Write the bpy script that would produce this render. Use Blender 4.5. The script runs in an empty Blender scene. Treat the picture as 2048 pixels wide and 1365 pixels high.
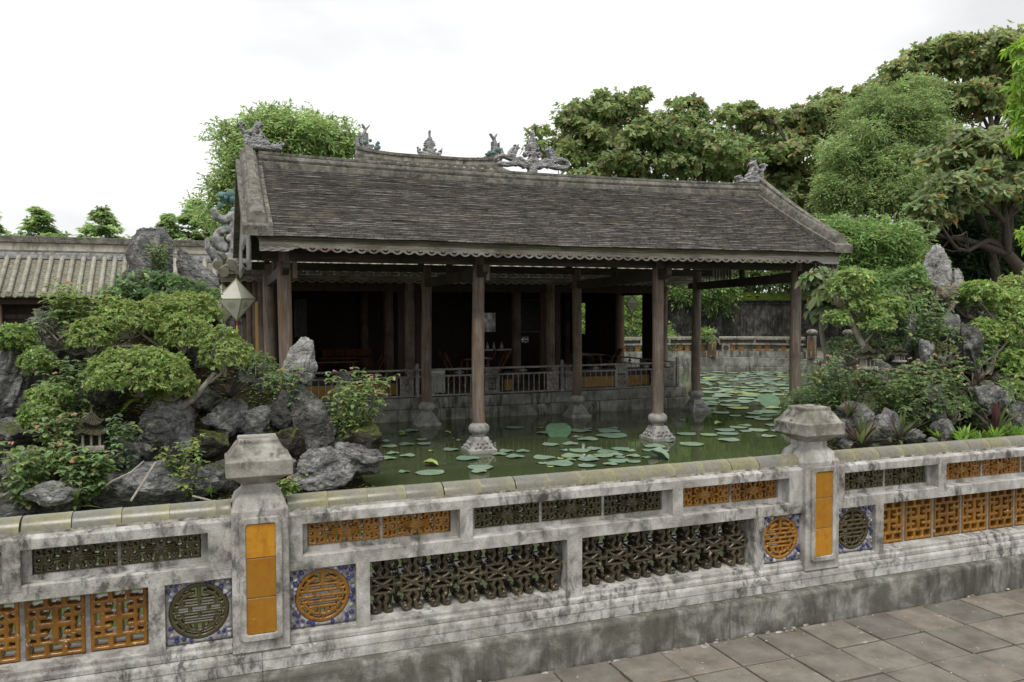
import bpy, bmesh, math, random
import numpy as np
from mathutils import Vector, Matrix
random.seed(7); RNG = np.random.default_rng(11)
SC = bpy.context.scene
COL = SC.collection
R = math.radians

# ------------------------------------------------------------------ camera
cd = bpy.data.cameras.new("camera"); cam = bpy.data.objects.new("camera", cd); COL.objects.link(cam)
cd.sensor_width = 36; cd.lens = 28.107; cd.clip_start = 0.05; cd.clip_end = 2000
cam.matrix_world = Matrix(((0.93547, 0.01606, -0.35306, 0), (-0.35343, 0.03087, -0.93495, 0), (-0.0035, 0.99939, 0.03479, 1.6), (0, 0, 0, 1)))
_v = -Vector((cam.matrix_world[0][2], cam.matrix_world[1][2], cam.matrix_world[2][2]))
SC.camera = cam

# ------------------------------------------------------------------ world: overcast daylight
wd = bpy.data.worlds.new("World"); SC.world = wd; wd.use_nodes = True
nt = wd.node_tree; nt.nodes.clear()
out = nt.nodes.new("ShaderNodeOutputWorld")
bg1 = nt.nodes.new("ShaderNodeBackground"); bg2 = nt.nodes.new("ShaderNodeBackground")
sky = nt.nodes.new("ShaderNodeTexSky"); sky.sky_type = 'NISHITA'; sky.sun_disc = False
SUN_EL, SUN_AZ = R(62), R(205)
sky.sun_elevation = SUN_EL; sky.sun_rotation = SUN_AZ; sky.air_density = 1.0; sky.dust_density = 4.0; sky.ozone_density = 1.0
bg1.inputs[1].default_value = 0.05
nt.links.new(sky.outputs[0], bg1.inputs[0])
tc = nt.nodes.new("ShaderNodeTexCoord"); mp = nt.nodes.new("ShaderNodeMapping"); mp.inputs['Scale'].default_value = (1.0, 1.0, 2.6)
nz = nt.nodes.new("ShaderNodeTexNoise"); nz.inputs['Scale'].default_value = 1.6; nz.inputs['Detail'].default_value = 5; nz.inputs['Roughness'].default_value = 0.55
cr = nt.nodes.new("ShaderNodeValToRGB")
cr.color_ramp.elements[0].position = 0.41; cr.color_ramp.elements[0].color = (0.56, 0.562, 0.566, 1)
cr.color_ramp.elements[1].position = 0.60; cr.color_ramp.elements[1].color = (0.75, 0.752, 0.755, 1)
nt.links.new(tc.outputs['Generated'], mp.inputs[0]); nt.links.new(mp.outputs[0], nz.inputs[0]); nt.links.new(nz.outputs[0], cr.inputs[0])
nt.links.new(cr.outputs[0], bg2.inputs[0]); bg2.inputs[1].default_value = 0.98
mx = nt.nodes.new("ShaderNodeMixShader"); mx.inputs[0].default_value = 0.93      # thick cloud over the clear sky
nt.links.new(bg1.outputs[0], mx.inputs[1]); nt.links.new(bg2.outputs[0], mx.inputs[2]); nt.links.new(mx.outputs[0], out.inputs[0])
sd = bpy.data.lights.new("sun", 'SUN'); sd.energy = 1.5; sd.angle = R(25); sd.color = (1.0, 0.97, 0.92)
sun = bpy.data.objects.new("sun", sd); COL.objects.link(sun)
_d = Vector((math.sin(SUN_AZ) * math.cos(SUN_EL), math.cos(SUN_AZ) * math.cos(SUN_EL), math.sin(SUN_EL)))
sun.rotation_euler = _d.to_track_quat('Z', 'Y').to_euler(); sun.location = (0, -5, 20)
SC.view_settings.view_transform = 'Standard'; SC.view_settings.look = 'None'
SC.view_settings.exposure = 0.68; SC.view_settings.gamma = 1.0; SC.view_settings.use_curve_mapping = False

# ------------------------------------------------------------------ object helpers
WL = {}
def put(name, mesh, parent=None, loc=(0, 0, 0), rot=(0, 0, 0), scale=None):
    o = bpy.data.objects.new(name, mesh); COL.objects.link(o)
    l = Vector(loc); WL[o.name] = l.copy()
    if parent is not None:
        o.parent = parent; l = l - WL[parent.name]
    o.location = l; o.rotation_euler = rot
    if scale is not None: o.scale = scale
    return o
def tag(o, label=None, cat=None, group=None, kind=None):
    if label: o['label'] = label
    if cat: o['category'] = cat
    if group: o['group'] = group
    if kind: o['kind'] = kind
    return o
def thing(name, label, cat, loc=(0, 0, 0), group=None):
    return tag(put(name, None, None, loc), label, cat, group)

class MB:
    """collects shapes (world coordinates) and links them as ONE mesh object"""
    def __init__(s): s.v = []; s.f = []; s.m = []
    def add(s, vs, fs, mi=0):
        n = len(s.v); s.v.extend([tuple(p) for p in vs]); s.f.extend([[i + n for i in f] for f in fs]); s.m.extend([mi] * len(fs)); return s
    def box(s, x0, x1, y0, y1, z0, z1, mi=0):
        vs = [(x, y, z) for x in (x0, x1) for y in (y0, y1) for z in (z0, z1)]
        return s.add(vs, [(0, 1, 3, 2), (4, 6, 7, 5), (0, 4, 5, 1), (2, 3, 7, 6), (0, 2, 6, 4), (1, 5, 7, 3)], mi)
    def prism(s, poly, axis, a0, a1, mi=0):
        """polygon (2D) extruded along axis ('x': poly in (y,z); 'y': poly in (x,z); 'z': poly in (x,y))"""
        def P(p, a): return (a, p[0], p[1]) if axis == 'x' else ((p[0], a, p[1]) if axis == 'y' else (p[0], p[1], a))
        n = len(poly); vs = [P(p, a0) for p in poly] + [P(p, a1) for p in poly]
        fs = [list(range(n))[::-1], list(range(n, 2 * n))] + [[i, (i + 1) % n, n + (i + 1) % n, n + i] for i in range(n)]
        return s.add(vs, fs, mi)
    def tube(s, pts, rad, seg=6, mi=0, cap=True):
        pts = [Vector(p) for p in pts]; n = len(pts)
        if not hasattr(rad, '__len__'): rad = [rad] * n
        vs = []; prev = None
        for i, p in enumerate(pts):
            t = (pts[min(i + 1, n - 1)] - pts[max(i - 1, 0)]); t = t.normalized() if t.length > 1e-9 else Vector((0, 0, 1))
            if prev is None:
                a = Vector((0, 0, 1)) if abs(t.z) < .9 else Vector((1, 0, 0)); u = t.cross(a).normalized()
            else:
                u = (prev - t * prev.dot(t)); u = u.normalized() if u.length > 1e-6 else t.orthogonal().normalized()
            prev = u; w = t.cross(u)
            for k in range(seg):
                a = 2 * math.pi * k / seg; vs.append(p + (u * math.cos(a) + w * math.sin(a)) * rad[i])
        fs = []
        for i in range(n - 1):
            for k in range(seg):
                a = i * seg + k; b = i * seg + (k + 1) % seg; fs.append((a, b, b + seg, a + seg))
        if cap: fs.append(list(range(seg))[::-1]); fs.append([(n - 1) * seg + k for k in range(seg)])
        return s.add(vs, fs, mi)
    def lathe(s, prof, c=(0, 0, 0), seg=20, mi=0, sq=0, a0=0.0):
        """profile [(r,z)...] turned round z; sq>0 -> square (seg=4, a0=45deg) sections where r is half width"""
        n = len(prof); vs = []
        for r, z in prof:
            for k in range(seg):
                a = a0 + 2 * math.pi * k / seg; vs.append((c[0] + r * math.cos(a), c[1] + r * math.sin(a), c[2] + z))
        fs = [(i * seg + k, i * seg + (k + 1) % seg, (i + 1) * seg + (k + 1) % seg, (i + 1) * seg + k) for i in range(n - 1) for k in range(seg)]
        fs.append(list(range(seg))[::-1]); fs.append([(n - 1) * seg + k for k in range(seg)])
        return s.add(vs, fs, mi)
    def sq(s, prof, c=(0, 0, 0), mi=0):
        return s.lathe([(r * math.sqrt(2), z) for r, z in prof], c, 4, mi, a0=math.pi / 4)
    def ball(s, c, r, seg=8, rings=5, mi=0):
        if not hasattr(r, '__len__'): r = (r, r, r)
        vs = [(c[0], c[1], c[2] - r[2])]
        for i in range(1, rings):
            t = -math.pi / 2 + math.pi * i / rings
            for k in range(seg):
                a = 2 * math.pi * k / seg; vs.append((c[0] + r[0] * math.cos(t) * math.cos(a), c[1] + r[1] * math.cos(t) * math.sin(a), c[2] + r[2] * math.sin(t)))
        vs.append((c[0], c[1], c[2] + r[2])); fs = [(0, 1 + (k + 1) % seg, 1 + k) for k in range(seg)]
        for i in range(rings - 2):
            for k in range(seg):
                a = 1 + i * seg + k; b = 1 + i * seg + (k + 1) % seg; fs.append((a, b, b + seg, a + seg))
        l = len(vs) - 1; o = 1 + (rings - 2) * seg; fs += [(l, o + k, o + (k + 1) % seg) for k in range(seg)]
        return s.add(vs, fs, mi)
    def mesh(s, name, mats, off=(0, 0, 0), smooth=False, bevel=0.0, angle=35):
        me = bpy.data.meshes.new(name)
        ox, oy, oz = off
        me.from_pydata([(x - ox, y - oy, z - oz) for x, y, z in s.v], [], s.f)
        for m in (mats if isinstance(mats, (list, tuple)) else [mats]): me.materials.append(m)
        if isinstance(mats, (list, tuple)): me.polygons.foreach_set('material_index', s.m)
        bm = bmesh.new(); bm.from_mesh(me)
        bmesh.ops.recalc_face_normals(bm, faces=bm.faces)
        if bevel > 0:
            ed = [e for e in bm.edges if len(e.link_faces) == 2 and e.calc_face_angle(0) > R(30)]
            bmesh.ops.bevel(bm, geom=ed, offset=bevel, segments=1, profile=0.5, affect='EDGES', clamp_overlap=True)
        bm.to_mesh(me); bm.free()
        if smooth:
            me.polygons.foreach_set('use_smooth', [True] * len(me.polygons))
            me.set_sharp_from_angle(angle=R(angle))
        me.update(); return me
    def build(s, name, mats, parent=None, smooth=False, bevel=0.0, origin=None, angle=35):
        if origin is None:
            origin = WL[parent.name] if parent is not None else (0, 0, 0)
        return put(name, s.mesh(name, mats, origin, smooth, bevel, angle), parent, origin)

# ------------------------------------------------------------------ numpy noise
_perm = np.random.default_rng(3).permutation(256); _perm = np.concatenate([_perm, _perm, _perm])
_grad = np.random.default_rng(4).normal(size=(256, 3)); _grad /= np.linalg.norm(_grad, axis=1)[:, None]
def perlin(p):
    p = np.asarray(p, float); i = np.floor(p).astype(int); f = p - i; u = f * f * f * (f * (f * 6 - 15) + 10); i &= 255
    def g(dx, dy, dz):
        h = _perm[_perm[_perm[i[:, 0] + dx] + i[:, 1] + dy] + i[:, 2] + dz] & 255
        return (_grad[h] * (f - np.array([dx, dy, dz]))).sum(1)
    def L(a, b, t): return a + (b - a) * t
    x00 = L(g(0, 0, 0), g(1, 0, 0), u[:, 0]); x10 = L(g(0, 1, 0), g(1, 1, 0), u[:, 0])
    x01 = L(g(0, 0, 1), g(1, 0, 1), u[:, 0]); x11 = L(g(0, 1, 1), g(1, 1, 1), u[:, 0])
    return L(L(x00, x10, u[:, 1]), L(x01, x11, u[:, 1]), u[:, 2]) * 1.6
def fbm(p, o=4, lac=2.05, gain=0.5):
    s = 0; a = 1.0
    for k in range(o): s = s + a * perlin(np.asarray(p) + 17.3 * k); p = np.asarray(p) * lac; a *= gain
    return s
def ridged(p, o=4):
    s = 0; a = 1.0
    for k in range(o): s = s + a * (1 - 2 * np.abs(perlin(np.asarray(p) + 9.1 * k))); p = np.asarray(p) * 2.1; a *= 0.5
    return s

# ------------------------------------------------------------------ materials
class NT:
    def __init__(s, name):
        s.m = bpy.data.materials.new(name); s.m.use_nodes = True; s.t = s.m.node_tree
        s.b = s.t.nodes.get('Principled BSDF'); s.pos = None
    def n(s, typ, **k):
        o = s.t.nodes.new(typ)
        for a, b in k.items(): setattr(o, a, b)
        return o
    def l(s, a, b): s.t.links.new(a, b)
    def coord(s, obj=False, sc=(1, 1, 1)):
        if obj: c = s.n('ShaderNodeTexCoord').outputs['Object']
        else: c = s.n('ShaderNodeNewGeometry').outputs['Position']
        m = s.n('ShaderNodeMapping'); m.inputs['Scale'].default_value = sc; s.l(c, m.inputs[0]); return m.outputs[0]
    def noise(s, c, scale, detail=4, rough=0.55, dist=0.0):
        o = s.n('ShaderNodeTexNoise'); o.inputs['Scale'].default_value = scale; o.inputs['Detail'].default_value = detail
        o.inputs['Roughness'].default_value = rough; o.inputs['Distortion'].default_value = dist; s.l(c, o.inputs['Vector']); return o.outputs[0]
    def vor(s, c, scale, feat='F1'):
        o = s.n('ShaderNodeTexVoronoi', feature=feat); o.inputs['Scale'].default_value = scale; s.l(c, o.inputs['Vector']); return o
    def ramp(s, f, *st):
        o = s.n('ShaderNodeValToRGB'); e = o.color_ramp.elements
        while len(e) < len(st): e.new(0.5)
        for el, (p, c) in zip(e, st): el.position = p; el.color = (c[0], c[1], c[2], 1) if hasattr(c, '__len__') else (c, c, c, 1)
        s.l(f, o.inputs[0]); return o.outputs[0]
    def mix(s, f, a, b, typ='MIX'):
        o = s.n('ShaderNodeMix', data_type='RGBA', blend_type=typ)
        for v, i in ((f, 0), (a, 6), (b, 7)):
            if hasattr(v, 'is_linked') or hasattr(v, 'links'): s.l(v, o.inputs[i])
            elif hasattr(v, '__len__'): o.inputs[i].default_value = (v[0], v[1], v[2], 1)
            else: o.inputs[i].default_value = v
        return o.outputs[2]
    def math(s, op, a, b=0.0):
        o = s.n('ShaderNodeMath', operation=op)
        for v, i in ((a, 0), (b, 1)):
            if hasattr(v, 'links'): s.l(v, o.inputs[i])
            else: o.inputs[i].default_value = v
        return o.outputs[0]
    def rnd(s): return s.n('ShaderNodeObjectInfo').outputs['Random']
    def nz(s): 
        o = s.n('ShaderNodeSeparateXYZ'); s.l(s.n('ShaderNodeNewGeometry').outputs['Normal'], o.inputs[0]); return o.outputs[2]
    def bump(s, h, strength=0.4, dist=0.01):
        o = s.n('ShaderNodeBump'); o.inputs['Strength'].default_value = strength; o.inputs['Distance'].default_value = dist
        s.l(h, o.inputs['Height']); s.l(o.outputs[0], s.b.inputs['Normal'])
    def done(s, col, rough=0.8, spec=None):
        if hasattr(col, 'links'): s.l(col, s.b.inputs['Base Color'])
        else: s.b.inputs['Base Color'].default_value = (*col, 1)
        if hasattr(rough, 'links'): s.l(rough, s.b.inputs['Roughness'])
        else: s.b.inputs['Roughness'].default_value = rough
        if spec is not None: s.b.inputs['Specular IOR Level'].default_value = spec
        return s.m

def stone_mat(name, light, mid, dark, black, moldpos=(0.50, 0.66), streak=True, scale=1.0, rough=0.9, bump=0.5, warm=None):
    t = NT(name); c = t.coord(); n1 = t.noise(c, 3.2 * scale, 6, 0.62, 0.3)
    col = t.ramp(n1, (0.30, dark), (0.47, mid), (0.66, light))
    c2 = t.coord(sc=(1, 1, 0.12 if streak == 2 else (0.55 if streak == 3 else 0.22))) if streak else c
    n2 = t.noise(c2, 9 * scale, 6, 0.68, 0.4); mk = t.ramp(n2, (moldpos[0], 0.0), (moldpos[1], 1.0))
    n3 = t.noise(c, 1.5 * scale, 3, 0.5); mk2 = t.ramp(n3, (0.38, 0.2), (0.56, 1.0))
    col = t.mix(t.math('MULTIPLY', t.math('MULTIPLY', mk, mk2), 0.85), col, black)
    if warm is not None:
        n5 = t.noise(c, 1.1 * scale, 4, 0.6); col = t.mix(t.math('MULTIPLY', t.ramp(n5, (0.55, 0.0), (0.75, 1.0)), 0.6), col, warm)
    n4 = t.noise(c, 70 * scale, 3, 0.6); col = t.mix(0.5, col, t.ramp(n4, (0.3, 0.62), (0.7, 1.0)), 'MULTIPLY')
    t.bump(t.math('ADD', n4, t.math('MULTIPLY', n2, 1.4)), bump, 0.006)
    return t.done(col, rough, 0.25)
M = {}
M['plaster'] = stone_mat('weathered_plaster', (0.57, 0.56, 0.53), (0.40, 0.388, 0.355), (0.20, 0.191, 0.17), (0.042, 0.039, 0.033), (0.45, 0.62), scale=2.3, streak=3)
M['cap'] = stone_mat('weathered_cap_plaster', (0.42, 0.405, 0.36), (0.26, 0.247, 0.21), (0.125, 0.117, 0.09), (0.04, 0.037, 0.03), (0.44, 0.60), streak=False, scale=2.4)
M['plinth'] = stone_mat('grey_cement_plinth', (0.38, 0.37, 0.335), (0.145, 0.139, 0.117), (0.088, 0.084, 0.068), (0.055, 0.052, 0.042), (0.46, 0.64), scale=1.9)
M['pond_stone'] = stone_mat('pond_wall_stone', (0.40, 0.39, 0.35), (0.24, 0.235, 0.21), (0.13, 0.125, 0.11), (0.035, 0.036, 0.028), (0.44, 0.60))
M['base_stone'] = stone_mat('column_base_stone', (0.46, 0.45, 0.41), (0.31, 0.305, 0.285), (0.18, 0.18, 0.175), (0.09, 0.09, 0.09), (0.5, 0.68), streak=False, scale=2.2)
M['ridge'] = stone_mat('ridge_cement', (0.27, 0.258, 0.22), (0.165, 0.156, 0.13), (0.085, 0.08, 0.066), (0.04, 0.037, 0.03), (0.45, 0.62), streak=False, scale=1.9)
M['ornament'] = stone_mat('grey_ornament_plaster', (0.50, 0.50, 0.49), (0.29, 0.29, 0.29), (0.13, 0.13, 0.13), (0.045, 0.045, 0.045), (0.5, 0.68), streak=False, scale=3)
M['darkwall'] = stone_mat('black_stained_wall', (0.17, 0.168, 0.16), (0.062, 0.06, 0.056), (0.035, 0.034, 0.032), (0.013, 0.013, 0.012), (0.40, 0.54), scale=1.0, streak=2)
M['whitewall'] = stone_mat('gallery_ridge_wall', (0.66, 0.63, 0.54), (0.5, 0.47, 0.39), (0.3, 0.29, 0.25), (0.07, 0.07, 0.06), (0.52, 0.66), scale=0.8)

def glaze(name, c1, c2, chip, chipamt=0.72, rough=0.22, dirt=(0.03, 0.02, 0.01)):
    t = NT(name); c = t.coord(); n1 = t.noise(c, 14, 4); r = t.rnd()
    col = t.mix(n1, c1, c2); hs = t.n('ShaderNodeHueSaturation'); t.l(col, hs.inputs['Color']); t.l(t.math('ADD', t.math('MULTIPLY', r, 0.5), 0.75), hs.inputs['Value'])
    n3 = t.noise(c, 22, 5, 0.65); col = t.mix(t.math('MULTIPLY', t.ramp(n3, (0.5, 0.0), (0.72, 1.0)), 0.75), hs.outputs[0], dirt)
    n2 = t.noise(c, 38, 4, 0.7); mk = t.ramp(n2, (chipamt - 0.03, 0.0), (chipamt, 1.0)); col = t.mix(mk, col, chip)
    rg = t.math('ADD', t.math('MULTIPLY', mk, 0.5), rough); st = t.noise(t.coord(sc=(1, 1, 0.12)), 30, 4, 0.65); col = t.mix(t.math('MULTIPLY', t.ramp(st, (0.52, 0.0), (0.70, 1.0)), 0.5), col, dirt)
    t.bump(n3, 0.25, 0.003)
    return t.done(col, rg, 0.5)
M['amber'] = glaze('amber_glaze', (0.30, 0.145, 0.02), (0.20, 0.085, 0.012), (0.62, 0.50, 0.34), 0.68, 0.16, dirt=(0.07, 0.03, 0.01))
M['green_glaze'] = glaze('dark_green_glaze', (0.085, 0.072, 0.026), (0.045, 0.04, 0.018), (0.34, 0.30, 0.22), 0.72, 0.18)
M['brown_glaze'] = glaze('worn_brown_glaze', (0.078, 0.064, 0.035), (0.045, 0.04, 0.026), (0.42, 0.31, 0.20), 0.645, 0.12)
M['panel_amber'] = glaze('amber_panel_glaze', (0.43, 0.215, 0.017), (0.33, 0.14, 0.013), (0.66, 0.58, 0.42), 0.715, 0.16, dirt=(0.27, 0.085, 0.012))
def coping_mat():
    t = NT('olive_coping_glaze'); c = t.coord(); r = t.rnd(); n1 = t.noise(c, 5, 5, 0.6, 0.5)
    a = t.mix(t.ramp(n1, (0.36, 0.0), (0.6, 1.0)), (0.19, 0.18, 0.075), (0.185, 0.18, 0.15))
    b = t.mix(t.ramp(r, (0.2, 0.0), (0.8, 1.0)), a, (0.145, 0.14, 0.13)); b = t.mix(0.55, a, b)
    s = t.n('ShaderNodeSeparateXYZ'); t.l(t.n('ShaderNodeTexCoord').outputs['Generated'], s.inputs[0])
    b = t.mix(t.math('MULTIPLY', t.ramp(s.outputs[0], (0.7, 0.0), (1.0, 1.0)), 0.6), b, (0.28, 0.26, 0.125))
    n2 = t.noise(c, 45, 4, 0.7); b = t.mix(t.math('MULTIPLY', t.ramp(n2, (0.42, 1.0), (0.6, 0.0)), 0.35), b, (0.10, 0.095, 0.06))
    b = t.mix(t.ramp(n2, (0.73, 0.0), (0.76, 1.0)), b, (0.7, 0.68, 0.6)); t.bump(n2, 0.15, 0.003)
    return t.done(b, t.math('ADD', t.math('MULTIPLY', n2, 0.4), 0.10), 0.5)
M['coping'] = coping_mat()
def pave_mat():
    t = NT('pavement_tile'); c = t.coord(); r = t.rnd()
    b = t.ramp(r, (0.0, (0.18, 0.168, 0.145)), (0.35, (0.21, 0.193, 0.165)), (0.65, (0.235, 0.213, 0.18)), (1.0, (0.25, 0.218, 0.18)))
    n1 = t.noise(c, 7, 6, 0.62); b = t.mix(0.75, b, t.ramp(n1, (0.32, (0.42, 0.41, 0.385)), (0.66, (1, 1, 1))), 'MULTIPLY')
    n5 = t.noise(c, 4.2, 5, 0.6); b = t.mix(t.math('MULTIPLY', t.ramp(n5, (0.62, 0.0), (0.74, 1.0)), 0.45), b, (0.27, 0.16, 0.095))
    n2 = t.noise(c, 17, 5, 0.7); b = t.mix(t.math('MULTIPLY', t.ramp(n2, (0.62, 0.0), (0.70, 1.0)), 0.7), b, (0.42, 0.40, 0.35))
    n3 = t.noise(c, 60, 4, 0.7); b = t.mix(t.math('MULTIPLY', t.ramp(n3, (0.62, 0.0), (0.75, 1.0)), 0.8), b, (0.07, 0.065, 0.05))
    t.bump(t.math('ADD', n3, n1), 0.45, 0.006); return t.done(b, 0.75, 0.3)
M['pave'] = pave_mat()
M['joint'] = stone_mat('tile_joint_dirt', (0.26, 0.24, 0.2), (0.15, 0.14, 0.11), (0.08, 0.075, 0.06), (0.03, 0.03, 0.025), scale=4)
def wood(name, c1, c2, c3, sc=(14, 14, 0.9), rough=0.75, stain=(0.03, 0.024, 0.02), orange=None, bump=0.5):
    t = NT(name); c = t.coord(sc=sc); n1 = t.noise(c, 2.2, 7, 0.65, 0.6)
    col = t.ramp(n1, (0.28, c1), (0.5, c2), (0.72, c3))
    p = t.coord(); n2 = t.noise(p, 1.7, 5, 0.6); col = t.mix(t.math('MULTIPLY', t.ramp(n2, (0.46, 0.0), (0.7, 1.0)), 0.7), col, stain)
    if orange:
        n4 = t.noise(c, 0.9, 3, 0.6, 1.0); col = t.mix(t.math('MULTIPLY', t.ramp(n4, (0.58, 0.0), (0.66, 1.0)), 0.7), col, orange)
    n3 = t.noise(c, 9, 3, 0.6); t.bump(t.math('ADD', n3, n1), bump, 0.006); return t.done(col, rough, 0.25)
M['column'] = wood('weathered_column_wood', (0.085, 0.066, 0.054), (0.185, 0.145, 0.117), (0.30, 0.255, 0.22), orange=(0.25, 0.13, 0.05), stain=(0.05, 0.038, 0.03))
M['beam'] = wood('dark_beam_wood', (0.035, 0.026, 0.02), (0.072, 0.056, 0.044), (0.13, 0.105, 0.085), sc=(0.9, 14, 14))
M['fascia'] = wood('grey_carved_wood', (0.15, 0.132, 0.108), (0.29, 0.27, 0.235), (0.46, 0.44, 0.40), sc=(1.2, 12, 12), stain=(0.06, 0.055, 0.035), orange=(0.22, 0.13, 0.085))
M['drip'] = wood('mossy_drip_board', (0.06, 0.058, 0.03), (0.13, 0.128, 0.075), (0.24, 0.24, 0.17), sc=(1.2, 12, 12), stain=(0.045, 0.045, 0.02))
M['slat'] = wood('bleached_slat_wood', (0.16, 0.15, 0.135), (0.33, 0.32, 0.30), (0.5, 0.49, 0.47), stain=(0.1, 0.09, 0.08))
M['rail'] = wood('grey_railing_wood', (0.14, 0.133, 0.12), (0.28, 0.27, 0.25), (0.44, 0.43, 0.41), sc=(6, 6, 6))
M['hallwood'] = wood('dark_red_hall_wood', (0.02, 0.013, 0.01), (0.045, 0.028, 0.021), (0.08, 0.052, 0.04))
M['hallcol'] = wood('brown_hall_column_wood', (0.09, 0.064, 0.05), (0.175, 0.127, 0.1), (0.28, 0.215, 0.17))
M['furn'] = wood('red_brown_furniture_wood', (0.09, 0.035, 0.017), (0.19, 0.075, 0.034), (0.28, 0.12, 0.06), rough=0.4)
def plain(name, col, rough=0.6, var=0.35, scale=30, metal=0.0, spec=0.4, obj=False):
    t = NT(name); c = t.coord(obj); n = t.noise(c, scale, 4, 0.6)
    b = t.mix(1.0, col, t.ramp(n, (0.3, 1 - var), (0.7, 1.0)), 'MULTIPLY'); t.b.inputs['Metallic'].default_value = metal
    t.bump(n, 0.2, 0.003); return t.done(b, rough, spec)
M['ochre'] = plain('ochre_paint', (0.50, 0.30, 0.075), 0.8, 0.4, 6)
M['darkpaint'] = plain('dark_grey_paint', (0.07, 0.06, 0.055), 0.8, 0.4, 6)
M['gold'] = plain('dull_gold_frame', (0.33, 0.22, 0.06), 0.45, 0.5, 20)
def silk_mat():
    t = NT('white_lantern_silk'); n = t.noise(t.coord(), 6, 4, 0.6); c = t.mix(0.5, (0.88, 0.88, 0.80), t.ramp(n, (0.3, 0.72), (0.7, 1.0)), 'MULTIPLY'); t.done(c, 0.8, 0.2)
    tr = t.n('ShaderNodeBsdfTranslucent'); t.l(c, tr.inputs[0]); m = t.n('ShaderNodeMixShader'); m.inputs[0].default_value = 0.45; t.l(t.b.outputs[0], m.inputs[1]); t.l(tr.outputs[0], m.inputs[2])
    o = [n_ for n_ in t.t.nodes if n_.type == 'OUTPUT_MATERIAL'][0]; t.l(m.outputs[0], o.inputs[0]); return t.m
M['silk'] = silk_mat()
M['lacquer'] = plain('black_lacquer', (0.018, 0.015, 0.012), 0.35, 0.3, 20)
M['silkrib'] = plain('green_gold_lantern_rib', (0.36, 0.36, 0.20), 0.6, 0.2)
M['tassel_y'] = plain('yellow_tassel', (0.62, 0.45, 0.03), 0.8, 0.2)
M['tassel_r'] = plain('red_tassel_cap', (0.5, 0.05, 0.02), 0.8, 0.2)
M['steel'] = plain('pale_counter_metal', (0.55, 0.56, 0.56), 0.3, 0.2, 8, 0.6)
M['porcelain'] = plain('white_porcelain_ground', (0.52, 0.52, 0.55), 0.4, 0.35, 40)
M['mortar'] = plain('grey_mosaic_mortar', (0.30, 0.29, 0.28), 0.9, 0.5, 40)
M['blue'] = plain('cobalt_blue_porcelain', (0.06, 0.065, 0.19), 0.2, 0.6, 60)
M['bluewhite'] = plain('blue_white_porcelain', (0.36, 0.37, 0.44), 0.2, 0.75, 55)
M['teal'] = plain('teal_porcelain', (0.13, 0.25, 0.23), 0.4, 0.6, 30)
M['fish'] = plain('orange_koi', (0.42, 0.09, 0.02), 0.3, 0.3, 20)
M['stick'] = plain('bleached_branch', (0.40, 0.37, 0.32), 0.9, 0.4, 30)
M['clay'] = plain('mossy_clay', (0.075, 0.068, 0.04), 0.9, 0.6, 25)
M['clay_pale'] = plain('pale_clay', (0.40, 0.37, 0.32), 0.9, 0.5, 25)
M['flower'] = plain('pink_orange_petals', (0.66, 0.36, 0.26), 0.7, 0.5, 60)
def tile_mat():
    t = NT('dark_roof_tile'); c = t.coord(); r = t.rnd()
    n1 = t.noise(c, 2.3, 6, 0.66); n2 = t.noise(c, 26, 5, 0.7)
    b = t.ramp(n2, (0.3, (0.013, 0.012, 0.011)), (0.5, (0.026, 0.0235, 0.021)), (0.72, (0.05, 0.044, 0.038)))
    b = t.mix(t.math('MULTIPLY', t.ramp(n1, (0.5, 0.0), (0.75, 1.0)), 0.55), b, (0.12, 0.095, 0.055))
    t.bump(n2, 0.4, 0.006); return t.done(b, 0.9, 0.08)
M['tile'] = tile_mat()
def tile_edge():
    t = NT('worn_tile_edge'); c = t.coord(sc=(.45, 3.0, 3.0)); n2 = t.noise(c, 7, 5, 0.7); n1 = t.noise(c, 1.4, 4, 0.6)
    b = t.ramp(n2, (0.34, (0.06, 0.057, 0.052)), (0.49, (0.27, 0.255, 0.23)), (0.63, (0.60, 0.57, 0.52)))
    b = t.mix(t.math('MULTIPLY', t.ramp(n1, (0.42, 0.0), (0.62, 1.0)), 0.45), b, (0.10, 0.09, 0.07))
    n3 = t.noise(c, 4.5, 4, 0.7); b = t.mix(t.math('MULTIPLY', t.ramp(n3, (0.63, 0.0), (0.70, 1.0)), 0.7), b, (0.32, 0.20, 0.07))
    return t.done(b, 0.85, 0.25)
M['tile_edge'] = tile_edge()
def tube_tile():
    t = NT('pale_tube_tile'); c = t.coord(); n1 = t.noise(c, 6, 5, 0.6); r = t.rnd()
    b = t.ramp(n1, (0.3, (0.20, 0.19, 0.145)), (0.55, (0.33, 0.32, 0.255)), (0.75, (0.42, 0.41, 0.345)))
    b = t.mix(0.6, b, t.ramp(r, (0, 0.7), (1, 1.05)), 'MULTIPLY'); n2 = t.noise(c, 40, 4); t.bump(n2, 0.3, 0.006); return t.done(b, 0.6, 0.35)
M['tube_tile'] = tube_tile()
M['flat_tile'] = plain('grey_flat_tile', (0.30, 0.285, 0.22), 0.75, 0.65, 14)
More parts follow.
